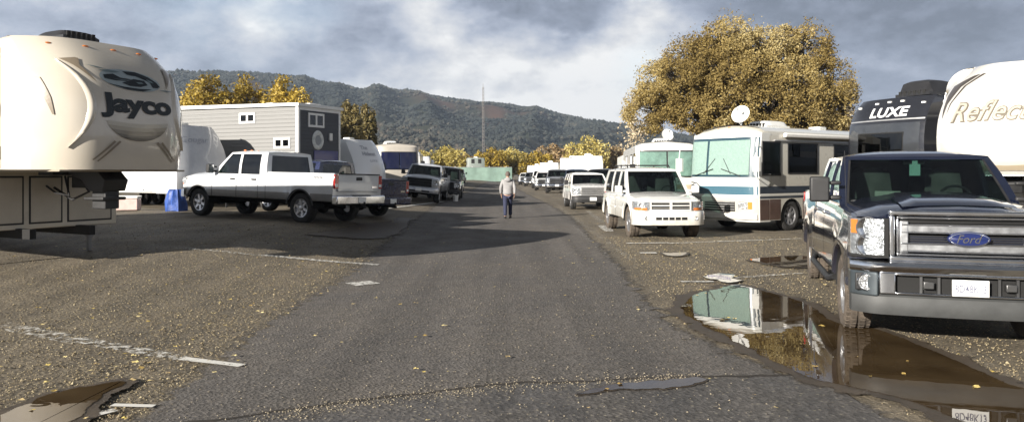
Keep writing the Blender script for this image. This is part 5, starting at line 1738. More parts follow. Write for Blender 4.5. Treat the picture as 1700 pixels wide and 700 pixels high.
def soft_edge(m, attr, width, scale=3.5):
    """crumbled border: the sheet thins out irregularly towards its rim"""
    nt = m.node_tree; N, L = nt.nodes, nt.links
    out = N['Material Output']; src = out.inputs[0].links[0].from_socket
    at = N.new('ShaderNodeAttribute'); at.attribute_name = attr
    tc = N.new('ShaderNodeTexCoord')
    n = N.new('ShaderNodeTexNoise'); n.inputs['Scale'].default_value = scale; n.inputs['Detail'].default_value = 12; n.inputs['Roughness'].default_value = .78
    L.new(tc.outputs['Object'], n.inputs['Vector'])
    mr = N.new('ShaderNodeMapRange'); mr.inputs[1].default_value = 0; mr.inputs[2].default_value = width; mr.inputs[3].default_value = -.28; mr.inputs[4].default_value = .42
    L.new(at.outputs['Fac'], mr.inputs[0])
    ad = N.new('ShaderNodeMath'); ad.operation = 'ADD'; L.new(mr.outputs[0], ad.inputs[0]); L.new(n.outputs['Fac'], ad.inputs[1])
    m2 = N.new('ShaderNodeMapRange'); m2.inputs[1].default_value = .46; m2.inputs[2].default_value = .56; L.new(ad.outputs[0], m2.inputs[0])
    tr = N.new('ShaderNodeBsdfTransparent'); mx = N.new('ShaderNodeMixShader')
    L.new(m2.outputs[0], mx.inputs[0]); L.new(tr.outputs[0], mx.inputs[1]); L.new(src, mx.inputs[2]); L.new(mx.outputs[0], out.inputs[0])


def structure(name, mb, m, **k):
    o = mb.build(name, m, None, recalc=False, **k); o['kind'] = 'structure'; return o


def edge_left(y):
    return ipl(y, [(-12, -2.9), (5, -2.95), (7, -3.02), (9.5, -3.10), (11.5, -3.05), (16, -3.2), (22, -3.55), (36, -4.0), (50, -3.9), (130, -4.5), (150, -4.6)]) + .10 * noise.noise(Vector((y * .7, 3, 0))) + .05 * noise.noise(Vector((y * 3.1, 9, 0)))


def edge_right(y):
    return ipl(y, [(-12, 3.3), (4, 3.2), (5.9, 2.85), (7.5, 2.3), (9, 2.1), (14, 2.3), (20, 2.45), (29, 2.6), (40, 2.3), (60, 1.5), (130, -.9), (150, -1.2)]) + .10 * noise.noise(Vector((y * .7, 13, 0))) + .05 * noise.noise(Vector((y * 3.1, 19, 0)))


def axis_vals(segs):
    out = []
    for a, b, st in segs:
        out += list(np.arange(a, b, st))
    out.append(segs[-1][1]); return out


YS = axis_vals([(-60, -12, 12), (-12, 0, 1), (0, 24, .25), (24, 60, .5), (60, 150, 2), (150, 600, 50), (600, 2500, 380)])


def setting():
    xs = axis_vals([(-2500, -600, 380), (-600, -60, 60), (-60, -20, 4), (-20, 20, .4), (20, 60, 4), (60, 600, 60), (600, 2500, 380)])
    m = MB(); m.grid([[(x, y, gz(x, y)) for y in YS] for x in xs])
    gm = ground_mat('gravel_lot', (.150, .124, .086), (.124, .104, .074), (.070, .060, .047), 52, wet=.15, speck=(.48, .42, .30), sp_amt=.5)
    structure('ground', m, gm)
    yy = [y for y in YS if -12 <= y <= 150]
    y2 = []
    for a, b in zip(yy[:-1], yy[1:]):
        y2 += [a] if b - a > .6 else [a, (a + b) / 2]
    y2.append(yy[-1])
    P = []
    for y in y2:
        a, b = edge_left(y), edge_right(y)
        P.append([(a + (b - a) * k / 16, y, gz(a + (b - a) * k / 16, y) + (.012 if 0 < k < 16 else .004)) for k in range(17)])
    m = MB(); m.grid(P)
    am = ground_mat('worn_asphalt', (.094, .086, .079), (.108, .096, .084), (.078, .072, .067), 60, wet=.22, speck=(.22, .18, .13), rough=.95, sp_amt=.45)
    structure('road', m, am)
    ro = bpy.data.objects['road']
    a_ = ro.data.attributes.new('edge', 'FLOAT', 'POINT')
    vals = []
    for y in y2:
        wdt = edge_right(y) - edge_left(y)
        vals += [min(k, 16 - k) * wdt / 16 for k in range(17)]
    a_.data.foreach_set('value', vals)
    soft_edge(am, 'edge', .9)
    # older asphalt nearest the camera, beyond the crack
    crack = [(380, 699), (470, 684), (560, 673), (640, 662), (720, 654), (800, 643), (870, 638), (960, 637), (1050, 631), (1160, 628)]
    cp = [G(*p) for p in crack]
    cp = [Vector((edge_left(4.9) + .25, 4.93, 0))] + cp + [Vector((2.2, 6.25, 0)), Vector((edge_right(6.2) - .15, 6.3, 0))]
    pts = []
    for a, b in zip(cp[:-1], cp[1:]):
        for k in range(10): pts.append(a.lerp(b, k / 10))
    pts.append(cp[-1])
    pts = [Vector((p.x, p.y + .035 * noise.noise(Vector((p.x * 5, 1, 0))) + .012 * noise.noise(Vector((p.x * 23, 1, 0))), 0)) for p in pts]
    m = MB(); m.grid([[(p.x, p.y, .0165), (p.x, p.y * .5, .0165), (p.x, -9, .0165)] for p in pts])
    om = ground_mat('older_asphalt', (.080, .075, .071), (.098, .088, .077), (.062, .058, .055), 48, wet=.3, speck=(.30, .27, .20), rough=.8, sp_amt=.6)
    structure('pavement', m, om)
    m = MB()
    P = []
    for p in pts:
        wd = .018 + .024 * abs(noise.noise(Vector((p.x * 9, 5, 0)))) + .010 * noise.noise(Vector((p.x * 31, 7, 0)))
        P.append([(p.x, p.y - wd, .0195), (p.x, p.y, .0195), (p.x, p.y + wd, .0195)])
    m.grid(P); structure('road_crack', m, mat('crack_soil', (.030, .024, .018), .95, var=.5, vscale=12))
    # worn white stall lines
    lm = bpy.data.materials.new('worn_line_paint'); nt, N, L, b = nodes_of(lm)
    setp(b, color=(.62, .61, .57), rough=.7)
    tc = N.new('ShaderNodeTexCoord'); n = N.new('ShaderNodeTexNoise'); n.inputs['Scale'].default_value = 14; n.inputs['Detail'].default_value = 8; n.inputs['Roughness'].default_value = .75
    L.new(tc.outputs['Object'], n.inputs['Vector'])
    at = N.new('ShaderNodeAttribute'); at.attribute_name = 'tone'
    sb = N.new('ShaderNodeMath'); sb.operation = 'SUBTRACT'; L.new(n.outputs['Fac'], sb.inputs[0]); L.new(at.outputs['Fac'], sb.inputs[1])
    mr = N.new('ShaderNodeMapRange'); mr.inputs[1].default_value = -.05; mr.inputs[2].default_value = .06; L.new(sb.outputs[0], mr.inputs[0])
    tr = N.new('ShaderNodeBsdfTransparent'); mx = N.new('ShaderNodeMixShader')
    L.new(mr.outputs[0], mx.inputs[0]); L.new(tr.outputs[0], mx.inputs[1]); L.new(b.outputs[0], mx.inputs[2]); L.new(mx.outputs[0], N['Material Output'].inputs[0])

    def line(p0, p1, width, wear):
        a, b_ = G(*p0), G(*p1)
        d = (b_ - a); d.z = 0; ln = d.length; d.normalize(); s = Vector((-d.y, d.x, 0)) * width / 2
        n_ = max(2, int(ln / .15)); P = []
        for k in range(n_ + 1):
            p = a + d * ln * k / n_
            row = []
            for q in (-1, 0, 1):
                v = p + s * q * (1 + .25 * noise.noise(p * 6)); row.append((v.x, v.y, gz(v.x, v.y) + .0225))
            P.append(row)
        m = MB(); m.grid(P)
        o = m.build('road_marking', lm, None, recalc=False, smooth=False); o['kind'] = 'structure'
        a_ = o.data.attributes.new('tone', 'FLOAT', 'POINT')
        a_.data.foreach_set('value', [wear] * len(o.data.vertices))
    line((302, 598), (402, 610), .10, .38)
    line((0, 541), (140, 570), .24, .555); line((130, 566), (300, 598), .18, .545)
    line((186, 676), (256, 678), .06, .30); line((150, 694), (192, 684), .08, .40)
    line((440, 425), (628, 441), .17, .50); line((290, 412), (440, 426), .15, .56)
    line((582, 474), (622, 470), .35, .46)
    line((1130, 469), (1185, 469), .11, .45); line((1215, 463), (1330, 455), .12, .52)
    line((1040, 405), (1110, 404), .16, .44); line((1062, 421), (1090, 421), .20, .40); line((1110, 405), (1330, 397), .14, .50)
    line((1000, 375), (1012, 385), .3, .5)
    line((640, 347), (735, 335), .20, .45)
    line((925, 342), (1050, 432), .16, .60); line((948, 372), (1010, 428), .12, .61); line((975, 350), (1000, 370), .2, .57)
    # muddy margins and puddles
    mud = mat('wet_mud', (.065, .050, .035), .6, var=.35, vscale=3, bump=.3, bscale=25)
    water = bpy.data.materials.new('puddle_water'); nt, N, L, b = nodes_of(water)
    N.remove(b)
    tc = N.new('ShaderNodeTexCoord'); n = N.new('ShaderNodeTexNoise'); n.inputs['Scale'].default_value = 1.6; n.inputs['Detail'].default_value = 4; L.new(tc.outputs['Object'], n.inputs['Vector'])
    cr = N.new('ShaderNodeValToRGB'); cr.color_ramp.elements[0].position = .35; cr.color_ramp.elements[0].color = (.040, .026, .013, 1); cr.color_ramp.elements[1].position = .7; cr.color_ramp.elements[1].color = (.085, .058, .030, 1)
    L.new(n.outputs['Fac'], cr.inputs[0])
    n2 = N.new('ShaderNodeTexNoise'); n2.inputs['Scale'].default_value = 5; n2.inputs['Detail'].default_value = 2; L.new(tc.outputs['Object'], n2.inputs['Vector'])
    bp = N.new('ShaderNodeBump'); bp.inputs['Strength'].default_value = .012; bp.inputs['Distance'].default_value = .05; L.new(n2.outputs['Fac'], bp.inputs['Height'])
    df = N.new('ShaderNodeBsdfDiffuse'); L.new(cr.outputs[0], df.inputs[0])
    gl = N.new('ShaderNodeBsdfGlossy'); gl.inputs['Roughness'].default_value = .0; L.new(bp.outputs[0], gl.inputs['Normal'])
    fr = N.new('ShaderNodeFresnel'); fr.inputs[0].default_value = 1.85
    mx = N.new('ShaderNodeMixShader'); L.new(fr.outputs[0], mx.inputs[0]); L.new(df.outputs[0], mx.inputs[1]); L.new(gl.outputs[0], mx.inputs[2]); L.new(mx.outputs[0], N['Material Output'].inputs[0])

    soft_edge(water, 'rim', 1.0, 9)

    def outline(px, rough=.05, world=False):
        pts = [Vector((p[0], p[1], 0)) if world else G(*p) for p in px]
        out = []
        n_ = len(pts)
        for i in range(n_):
            p0, p1, p2, p3 = pts[i - 1], pts[i], pts[(i + 1) % n_], pts[(i + 2) % n_]
            for k in range(8):
                t = k / 8
                q = .5 * ((2 * p1) + (p2 - p0) * t + (2 * p0 - 5 * p1 + 4 * p2 - p3) * t * t + (3 * p1 - p0 - 3 * p2 + p3) * t ** 3)
                nn = Vector((noise.noise(q * 4), noise.noise(q * 4 + Vector((9, 3, 0))), 0)) * rough + Vector((noise.noise(q * 13), noise.noise(q * 13 + Vector((9, 3, 0))), 0)) * rough * .4
                out.append(q + nn)
        return out

    soft_edge(mud, 'rim', 1.0, 6)

    def puddle(px, grow=.10, world=False, rough=.05, dry=False):
        o = outline(px, rough, world)
        c = sum(o, Vector()) / len(o)
        def sheet(pts, z):
            bm = bmesh.new(); vs = [bm.verts.new((p.x, p.y, gz(p.x, p.y) + z)) for p in pts]; f = bm.faces.new(vs)
            if f.normal.z < 0 or True:
                bm.normal_update()
                if f.normal.z < 0: f.normal_flip()
            bmesh.ops.triangulate(bm, faces=bm.faces)
            m = MB(); bm.verts.index_update(); m.add([v.co.copy() for v in bm.verts], [tuple(v.index for v in f.verts) for f in bm.faces]); bm.free(); return m
        g = []
        n_ = len(o)
        for i, p in enumerate(o):
            t = (o[(i + 1) % n_] - o[i - 1]); t.normalize(); nn = Vector((t.y, -t.x, 0))
            if nn.dot(p - c) < 0 and False: nn = -nn
            g.append((p, nn))
        area = sum(o[i].x * o[(i + 1) % n_].y - o[(i + 1) % n_].x * o[i].y for i in range(n_))
        sgn = 1 if area > 0 else -1
        gp = [p + nn * sgn * grow * 1.6 * (.3 + 1.6 * abs(noise.noise(p * 3 + Vector((5, 5, 5))))) for p, nn in g]
        # margin ring: attribute runs from 1 at the water to 0 outside
        m = MB(); m.grid([[(p.x, p.y, gz(p.x, p.y) + z) for p, z in ((a, .0235), (a.lerp(b, .5), .0235), (b, .0235))] for a, b in zip(o, gp)], closeu=True)
        if True:
            q2 = sheet(o, .0236); k0 = len(m.v); m.add(q2.v, q2.f)
        w_ = structure('wet_ground', m, mud, smooth=False)
        at_ = w_.data.attributes.new('rim', 'FLOAT', 'POINT')
        at_.data.foreach_set('value', [v for _ in o for v in (1.0, .5, 0.0)] + [1.0] * len(o))
        if dry: return w_
        inn = [p - nn * sgn * min(.075, grow * .6 + .02) for p, nn in g]
        q = sheet(inn, .0275); k1 = len(q.v)
        q.grid([[(p.x, p.y, gz(p.x, p.y) + .0275) for p in (a, a.lerp(b, .5), b)] for a, b in zip(inn, o)], closeu=True)
        nq = len(q.v)
        q = q.build('puddle', water, None, smooth=False, recalc=False); q['kind'] = 'structure'
        at_ = q.data.attributes.new('rim', 'FLOAT', 'POINT')
        at_.data.foreach_set('value', [1.0] * k1 + [1.0, .5, 0.0] * ((nq - k1) // 3))
        return q
    big = [(1128, 517), (1148, 492), (1178, 484), (1222, 474), (1255, 482), (1335, 504), (1395, 540), (1450, 548), (1520, 572), (1600, 606), (1690, 645), (1830, 668), (1960, 700), (1960, 800), (1700, 760), (1600, 707),
           (1500, 672), (1420, 650), (1345, 634), (1310, 618), (1262, 594), (1200, 562), (1160, 540)]
    puddle(big, .20)
    puddle([(1170, 460), (1196, 456), (1224, 459), (1216, 464), (1232, 468), (1208, 472), (1190, 467), (1178, 466)], .03, rough=.07)
    puddle([(1245, 432), (1300, 427), (1345, 428), (1380, 440), (1320, 446), (1275, 440)], .10)
    puddle([(1100, 421), (1140, 420), (1134, 426), (1110, 426)], .06, rough=.02)
    puddle([(1040, 640), (1090, 634), (1150, 633), (1168, 637), (1140, 644), (1100, 652), (1040, 651), (960, 660), (990, 648)], .012, rough=.09)
    puddle([(20, 682), (70, 662), (130, 646), (205, 636), (214, 642), (175, 660), (150, 690), (90, 720), (0, 740), (-60, 720)], .10)
    puddle([(560, 386), (610, 374), (655, 370), (675, 362), (668, 378), (640, 392), (610, 396), (570, 394), (520, 390)], .25, dry=True)
    # tyre-worn pale streaks of dried silt along the lane edge
    return gm


def scatter():
    """loose stones, fallen leaves: one object each"""
    def field(name, n, mk, m, tone=True, zoff=.0):
        vs = []; fs = []; tn = []
        for i in range(n):
            r = mk(i)
            if r is None: continue
            v, f, t = r
            o = len(vs); vs += v; fs += [tuple(k + o for k in q) for q in f]; tn += [t] * len(f)
        me = bpy.data.meshes.new(name); me.from_pydata(vs, [], fs)
        a = me.attributes.new('tone', 'FLOAT', 'FACE'); a.data.foreach_set('value', tn)
        me.materials.append(m); o = bpy.data.objects.new(name, me); C.objects.link(o); o['kind'] = 'stuff'
        return o
    R_ = random.Random(3)
    inp = [G(1250, 500), G(1420, 600), G(1600, 640), G(1300, 560)]
    def lot(y_lo, y_hi):
        y = y_lo * (y_hi / y_lo) ** R_.random()
        side = R_.random() < .52
        if side: x = edge_left(y) + .25 - abs(R_.gauss(0, 1)) * (1.2 + y * .18) + R_.random() * .45
        else: x = edge_right(y) + .05 + abs(R_.gauss(0, 1)) * (1.8 + y * .12) - R_.random() * .3
        return x, y
    wet = [(a, b) for a, b in [(q.x, q.y) for q in (G(*p) for p in ((1128, 517), (1148, 492), (1178, 484), (1222, 474), (1255, 482), (1335, 504), (1395, 540), (1450, 548), (1520, 572), (1600, 606), (1690, 645), (1830, 668), (1960, 700), (1960, 800), (1700, 760), (1600, 707), (1500, 672), (1420, 650), (1345, 634), (1310, 618), (1262, 594), (1200, 562), (1160, 540)))]]
    def in_water(x, y):
        c = False; n_ = len(wet)
        for i_ in range(n_):
            (xa, ya), (xb, yb) = wet[i_], wet[i_ - 1]
            if (ya > y) != (yb > y) and x < (xb - xa) * (y - ya) / (yb - ya) + xa: c = not c
        return c
    def stone(i):
        x, y = lot(4.2, 20)
        if x > 1.9 and in_water(x, y): return None
        s = R_.uniform(.003, .0085) * (1 + y * .03) * (1.9 if R_.random() < .04 else 1)
        z = gz(x, y) + .006
        v = [(x + s * math.cos(a) * R_.uniform(.7, 1.2), y + s * math.sin(a) * R_.uniform(.7, 1.2), z) for a in (0, 1.4, 2.7, 4.1, 5.2)]
        v.append((x + R_.uniform(-.3, .3) * s, y, z + s * R_.uniform(.6, 1.1)))
        return v, [(0, 1, 5), (1, 2, 5), (2, 3, 5), (3, 4, 5), (4, 0, 5)], R_.random()
    field('gravel', 46000, stone, palette('gravel_stone', [(.06, .048, .03), (.15, .115, .065), (.24, .19, .11), (.38, .32, .2)], .85))
    def stray(i):
        y = 4.3 * (16 / 4.3) ** R_.random(); x = R_.uniform(edge_left(y), min(edge_right(y), 2.6 if y > 6.4 else 3.0))
        if x > 1.9 and y < 10.3: return None
        s = R_.uniform(.003, .008) * (1 + y * .03); z = gz(x, y) + .018
        v = [(x + s * math.cos(a) * R_.uniform(.7, 1.2), y + s * math.sin(a) * R_.uniform(.7, 1.2), z) for a in (0, 1.4, 2.7, 4.1, 5.2)]
        v.append((x, y, z + s * .8)); return v, [(0, 1, 5), (1, 2, 5), (2, 3, 5), (3, 4, 5), (4, 0, 5)], R_.random()
    crk = [G(*p) for p in ((420, 696), (560, 673), (720, 654), (870, 638), (1050, 631), (1160, 628))]
    def strayc(i):
        if i % 3: return stray(i)
        t = R_.random() * (len(crk) - 1.001); k = int(t); p = crk[k].lerp(crk[k + 1], t - k)
        x, y = p.x + R_.gauss(0, .05), p.y + R_.gauss(0, .10) - .04; s = R_.uniform(.003, .010); z = .018
        v = [(x + s * math.cos(a) * R_.uniform(.7, 1.2), y + s * math.sin(a) * R_.uniform(.7, 1.2), z) for a in (0, 1.4, 2.7, 4.1, 5.2)]
        v.append((x, y, z + s * .8)); return v, [(0, 1, 5), (1, 2, 5), (2, 3, 5), (3, 4, 5), (4, 0, 5)], R_.random()
    field('grit', 3900, strayc, palette('grit_stone', [(.08, .07, .06), (.2, .17, .12), (.33, .28, .2)], .85))
    def leaf(i):
        if i < 70:
            y = 4.5 * (22 / 4.5) ** R_.random(); x = R_.uniform(edge_left(y), edge_right(y))
            if x > 1.9 and y < 10.3: return None
        else:
            x, y = lot(4.3, 26)
            if 2.0 < x and y < 10.2 and R_.random() < .7: return None
        s = R_.uniform(.016, .042); z = gz(x, y) + .0285; a0 = R_.random() * 6.28
        v = []
        for k, rr in enumerate((1, .55, .75, .5, .9, .5, .75, .55)):
            a = a0 + k * math.pi / 4; v.append((x + s * rr * math.cos(a), y + s * rr * math.sin(a), z + R_.uniform(0, .35) * s))
        v.append((x, y, z + .004)); return v, [(k, (k + 1) % 8, 8) for k in range(8)], R_.random()
    field('fallen_leaves', 620, leaf, palette('fallen_leaf', [(.30, .20, .06), (.50, .38, .10), (.62, .52, .26), (.38, .27, .13)], .7))


# ---------------------------------------------------------------- vegetation
def leaf_cloud(name, parent, lobes, n, size, m, seed=1, shell=.55, gap=.0, gscale=.5, squash=1.0):
    r = np.random.default_rng(seed)
    vol = np.array([l[3] * l[4] * l[5] for l in lobes]) ** .75
    pick = r.choice(len(lobes), size=n * 2, p=vol / vol.sum())
    L_ = np.array(lobes)[pick]
    d = r.normal(size=(n * 2, 3)); d /= np.linalg.norm(d, axis=1)[:, None]
    rad = r.random(n * 2) ** (1 / 3 * shell) * (1 + .09 * r.normal(size=n * 2) * (r.random(n * 2) < .5))
    pts = L_[:, :3] + d * rad[:, None] * L_[:, 3:6]
    keep = np.ones(len(pts), bool)
    if gap > 0:
        q = np.array([noise.noise(Vector(p) * gscale) + .5 * noise.noise(Vector(p) * gscale * 2.7 + Vector((7, 7, 7))) for p in pts])
        keep = q > (gap - .5)
        tone_c = q
    else:
        tone_c = np.zeros(len(pts))
    pts = pts[keep][:n]; tone_c = tone_c[keep][:n]; dd = d[keep][:n]
    k = len(pts)
    nrm = dd * .6 + r.normal(size=(k, 3)) * .8; nrm /= np.linalg.norm(nrm, axis=1)[:, None]
    a = np.cross(nrm, r.normal(size=(k, 3))); a /= np.linalg.norm(a, axis=1)[:, None]
    b = np.cross(nrm, a)
    s = size * r.uniform(.55, 1.25, k)[:, None]
    V = np.empty((k, 4, 3)); V[:, 0] = pts - a * s; V[:, 1] = pts - b * s * .55 ; V[:, 2] = pts + a * s; V[:, 3] = pts + b * s * .55
    me = bpy.data.meshes.new(name)
    me.vertices.add(k * 4); me.vertices.foreach_set('co', V.reshape(-1))
    me.loops.add(k * 4); me.loops.foreach_set('vertex_index', np.arange(k * 4, dtype=np.int32))
    me.polygons.add(k); me.polygons.foreach_set('loop_start', np.arange(0, k * 4, 4, dtype=np.int32)); 
    me.update(calc_edges=True)
    big = np.array([noise.noise(Vector(p) * .22 + Vector((seed, 0, 0))) for p in pts])
    tone = np.clip(.5 + .55 * big + .35 * tone_c + r.normal(size=k) * .15, 0, 1)
    at = me.attributes.new('tone', 'FLOAT', 'FACE'); at.data.foreach_set('value', tone.astype(np.float32))
    me.materials.append(m)
    o = bpy.data.objects.new(name, me); C.objects.link(o)
    if parent: o.parent = parent
    return o, pts


def tree(label, x, y, z, trunk_r, fork, lobes, n, size, m, seed=1, gap=.0, gscale=.5, shell=.55, bark=None, twigs=90, group=None, cat='tree', name='tree'):
    t = thing(name, label, cat, (x, y, z), 0, group)
    bark = bark or mat('grey_bark', (.10, .085, .07), .9, var=.4, vscale=4, bump=.8, bscale=14)
    crown, pts = leaf_cloud('crown', t, lobes, n, size, m, seed, shell, gap, gscale)
    r = random.Random(seed)
    mb = MB()
    base = Vector((0, 0, -.2)); f = Vector((0, 0, fork))
    mb.tube([base, Vector((.02, 0, .1)), f * .5 + Vector((.05, 0, 0)), f], [trunk_r * 1.35, trunk_r * 1.05, trunk_r * .9, trunk_r * .85], 10)
    for l in lobes:
        c = Vector(l[:3]); mid = f.lerp(c, .5) + Vector((r.uniform(-.4, .4), r.uniform(-.4, .4), r.uniform(-.2, .5)))
        end = c + Vector((0, 0, l[5] * .4))
        mb.tube([f * .92, f.lerp(mid, .5), mid, c, end], [trunk_r * .6, trunk_r * .48, trunk_r * .36, trunk_r * .2, trunk_r * .05], 7)
        for k in range(int(twigs / len(lobes))):
            d = Vector((r.gauss(0, 1), r.gauss(0, 1), r.gauss(.35, .8))).normalized()
            e = c + Vector((d.x * l[3], d.y * l[4], d.z * l[5])) * r.uniform(.7, 1.06)
            s = mid.lerp(end, r.random())
            mm = s.lerp(e, .5) + Vector((r.uniform(-.2, .2), r.uniform(-.2, .2), r.uniform(0, .35))) * l[5] * .2
            mb.tube([s, mm, e], [trunk_r * .13, trunk_r * .08, trunk_r * .02], 4)
    mb.build('trunk', bark, t, recalc=False)
    return t


def vegetation():
    gold = palette('autumn_leaf_gold', [(.085, .062, .02), (.17, .12, .035), (.27, .195, .06), (.37, .285, .11), (.48, .40, .20)], .9, trans=.3)
    lobes = [(-5.0, 0, 7.7, 2.5, 3.0, 2.6), (-6.3, .3, 6.4, 2.0, 2.4, 1.9), (-3.2, .4, 8.8, 2.6, 3.0, 3.0), (-.9, 0, 10.6, 2.3, 2.6, 2.5), (-1.2, -1.6, 7.2, 3.4, 3.0, 3.6), (1.6, .2, 10.0, 2.2, 2.6, 2.3),
             (2.2, -1.2, 6.8, 3.2, 3.0, 3.3), (4.4, .5, 10.1, 2.0, 2.4, 2.7), (5.0, -.4, 7.2, 2.4, 2.8, 3.4), (.6, 2.2, 8.4, 3.6, 2.4, 3.2), (4.2, 1.8, 5.9, 2.6, 2.4, 1.6), (-3.0, -1.0, 5.9, 2.8, 2.4, 1.5), (6.1, .2, 6.6, 1.5, 2.0, 2.2), (2.9, 0, 11.1, 1.1, 1.5, 1.2), (-2.0, .6, 10.6, 1.5, 1.8, 1.3)]
    lobes = [(a * .96, b, c * .93, d, e, f * .95) for a, b, c, d, e, f in lobes]
    t = tree('large broad tree with golden brown autumn leaves above the motorhomes', 15.3, 50.0, 0, .55, 3.2, lobes, 190000, .080, gold, seed=5, gap=.50, gscale=.95, shell=1.0, twigs=420)
    # thin, nearly bare edge of the same crown at both sides
    pale = palette('pale_twig_leaf', [(.36, .30, .22), (.5, .42, .28), (.6, .52, .36)], .7, trans=.2)
    leaf_cloud('sparse_leaves', t, [(6.6, 0, 4.4, 1.2, 1.6, 2.4), (6.9, .3, 6.6, 1.0, 1.4, 1.8), (-7.3, 0, 4.2, 1.0, 1.4, 1.6)], 2600, .10, pale, seed=8, gap=.35, gscale=1.2, shell=1.3)
    yel = palette('yellow_leaf', [(.12, .10, .02), (.27, .19, .03), (.42, .30, .04), (.54, .40, .08)], .6, trans=.3)
    olv = palette('olive_leaf', [(.07, .06, .025), (.13, .11, .04), (.22, .17, .06), (.30, .24, .10)], .65, trans=.25)
    lem = palette('lemon_leaf', [(.22, .19, .05), (.42, .34, .09), (.58, .48, .15), (.66, .58, .26)], .6, trans=.3)
    rus = palette('rusty_leaf', [(.12, .08, .05), (.24, .15, .07), (.34, .24, .12), (.36, .30, .18)], .7, trans=.2)
    grn = palette('grey_green_leaf', [(.05, .055, .035), (.10, .11, .06), (.16, .17, .10), (.24, .24, .15)], .7, trans=.2)
    def small(label, px, Y, top_px, wpx, pal, n, sz, seed, bottom=.30, group=None, k=3):
        x = (px - 850) / FPX * Y; H = CAMH + (286 - top_px) * Y / FPX; w = wpx / FPX * Y / 2
        z0 = gz(x, min(Y, 100))
        r = random.Random(seed); lo = []
        for i in range(k):
            u = (i - (k - 1) / 2) / max(1, (k - 1) / 2) if k > 1 else 0
            hh = H * (1 - .16 * abs(u) * r.uniform(.3, 1.2))
            rz = (hh - H * bottom) * .30
            lo.append((u * w * .62, r.uniform(-.3, .3) * w, hh - rz, w * .45, w * .6, rz))
            lo.append((u * w * .70, r.uniform(-.3, .3) * w, hh - rz * 2.1, w * .42, w * .6, rz * 1.1))
        lo.append((0, 0, H * (.5 + bottom / 2), w * .8, w * .8, H * (1 - bottom) * .42))
        return tree(label, x, Y, z0, .05 * H ** .9, H * .22, lo, n, sz, pal, seed=seed, gap=.34, gscale=2.6 / max(w, 1.5), shell=.8, twigs=50, group=group)
    small('bright yellow tree rising highest behind the pale grey tiny house', 350, 72, 124, 92, yel, 9000, .17, 21, .2)
    small('yellow green tree above the middle of the tiny house roof', 413, 76, 130, 96, yel, 8000, .17, 22, .2)
    small('yellow tree with rusty edge above the charcoal end of the tiny house', 472, 74, 129, 92, yel, 8500, .17, 23, .2)
    small('golden tree half hidden by the nose of the cream trailer', 318, 80, 150, 50, yel, 4000, .18, 24, .2)
    small('dull olive poplar against the charcoal end wall', 584, 84, 168, 48, olv, 8000, .17, 31, .1, k=2)
    small('dull olive poplar, the slimmer and farther of the pair past the charcoal wall', 612, 88, 172, 36, olv, 6000, .17, 32, .1, k=2)
    G_ = 'autumn trees beyond the green fence'
    specs = [(700, 150, 252, 60, lem), (742, 152, 244, 58, lem), (772, 158, 258, 40, rus), (815, 150, 246, 46, yel), (848, 156, 243, 52, lem), (890, 150, 250, 50, yel), (918, 160, 238, 46, rus),
             (944, 158, 240, 44, rus), (975, 152, 224, 66, lem), (1022, 156, 240, 46, rus), (668, 156, 250, 46, grn), (1060, 150, 246, 50, rus), (640, 160, 244, 50, grn)]
    labs = ['pale lemon tree above the black sport utility vehicle', 'lemon tree just left of the green fence', 'low rusty tree behind the dark windowed trailer', 'yellow tree directly above the green fence',
            'wide lemon tree right above the walking person', 'yellow tree above the small white car', 'rusty tree between two yellow crowns', 'rusty tree touching the tallest lemon crown',
            'tallest and brightest lemon tree of the row beyond the fence', 'rusty tree partly behind the rounded white motorhome', 'grey green tree over the silver pickup', 'rusty tree behind the curtained motorhome',
            'grey green tree behind the beige motorhome']
    for i, (s, lb) in enumerate(zip(specs, labs)):
        small(lb, s[0], s[1], s[2], s[3] + 8, s[4], 3600, .26, 60 + i, .08, group=G_)
    # trees standing behind the right rows
    small('bare rusty tree behind the large golden tree', 1392, 70, 176, 60, rus, 3000, .16, 90, .2)


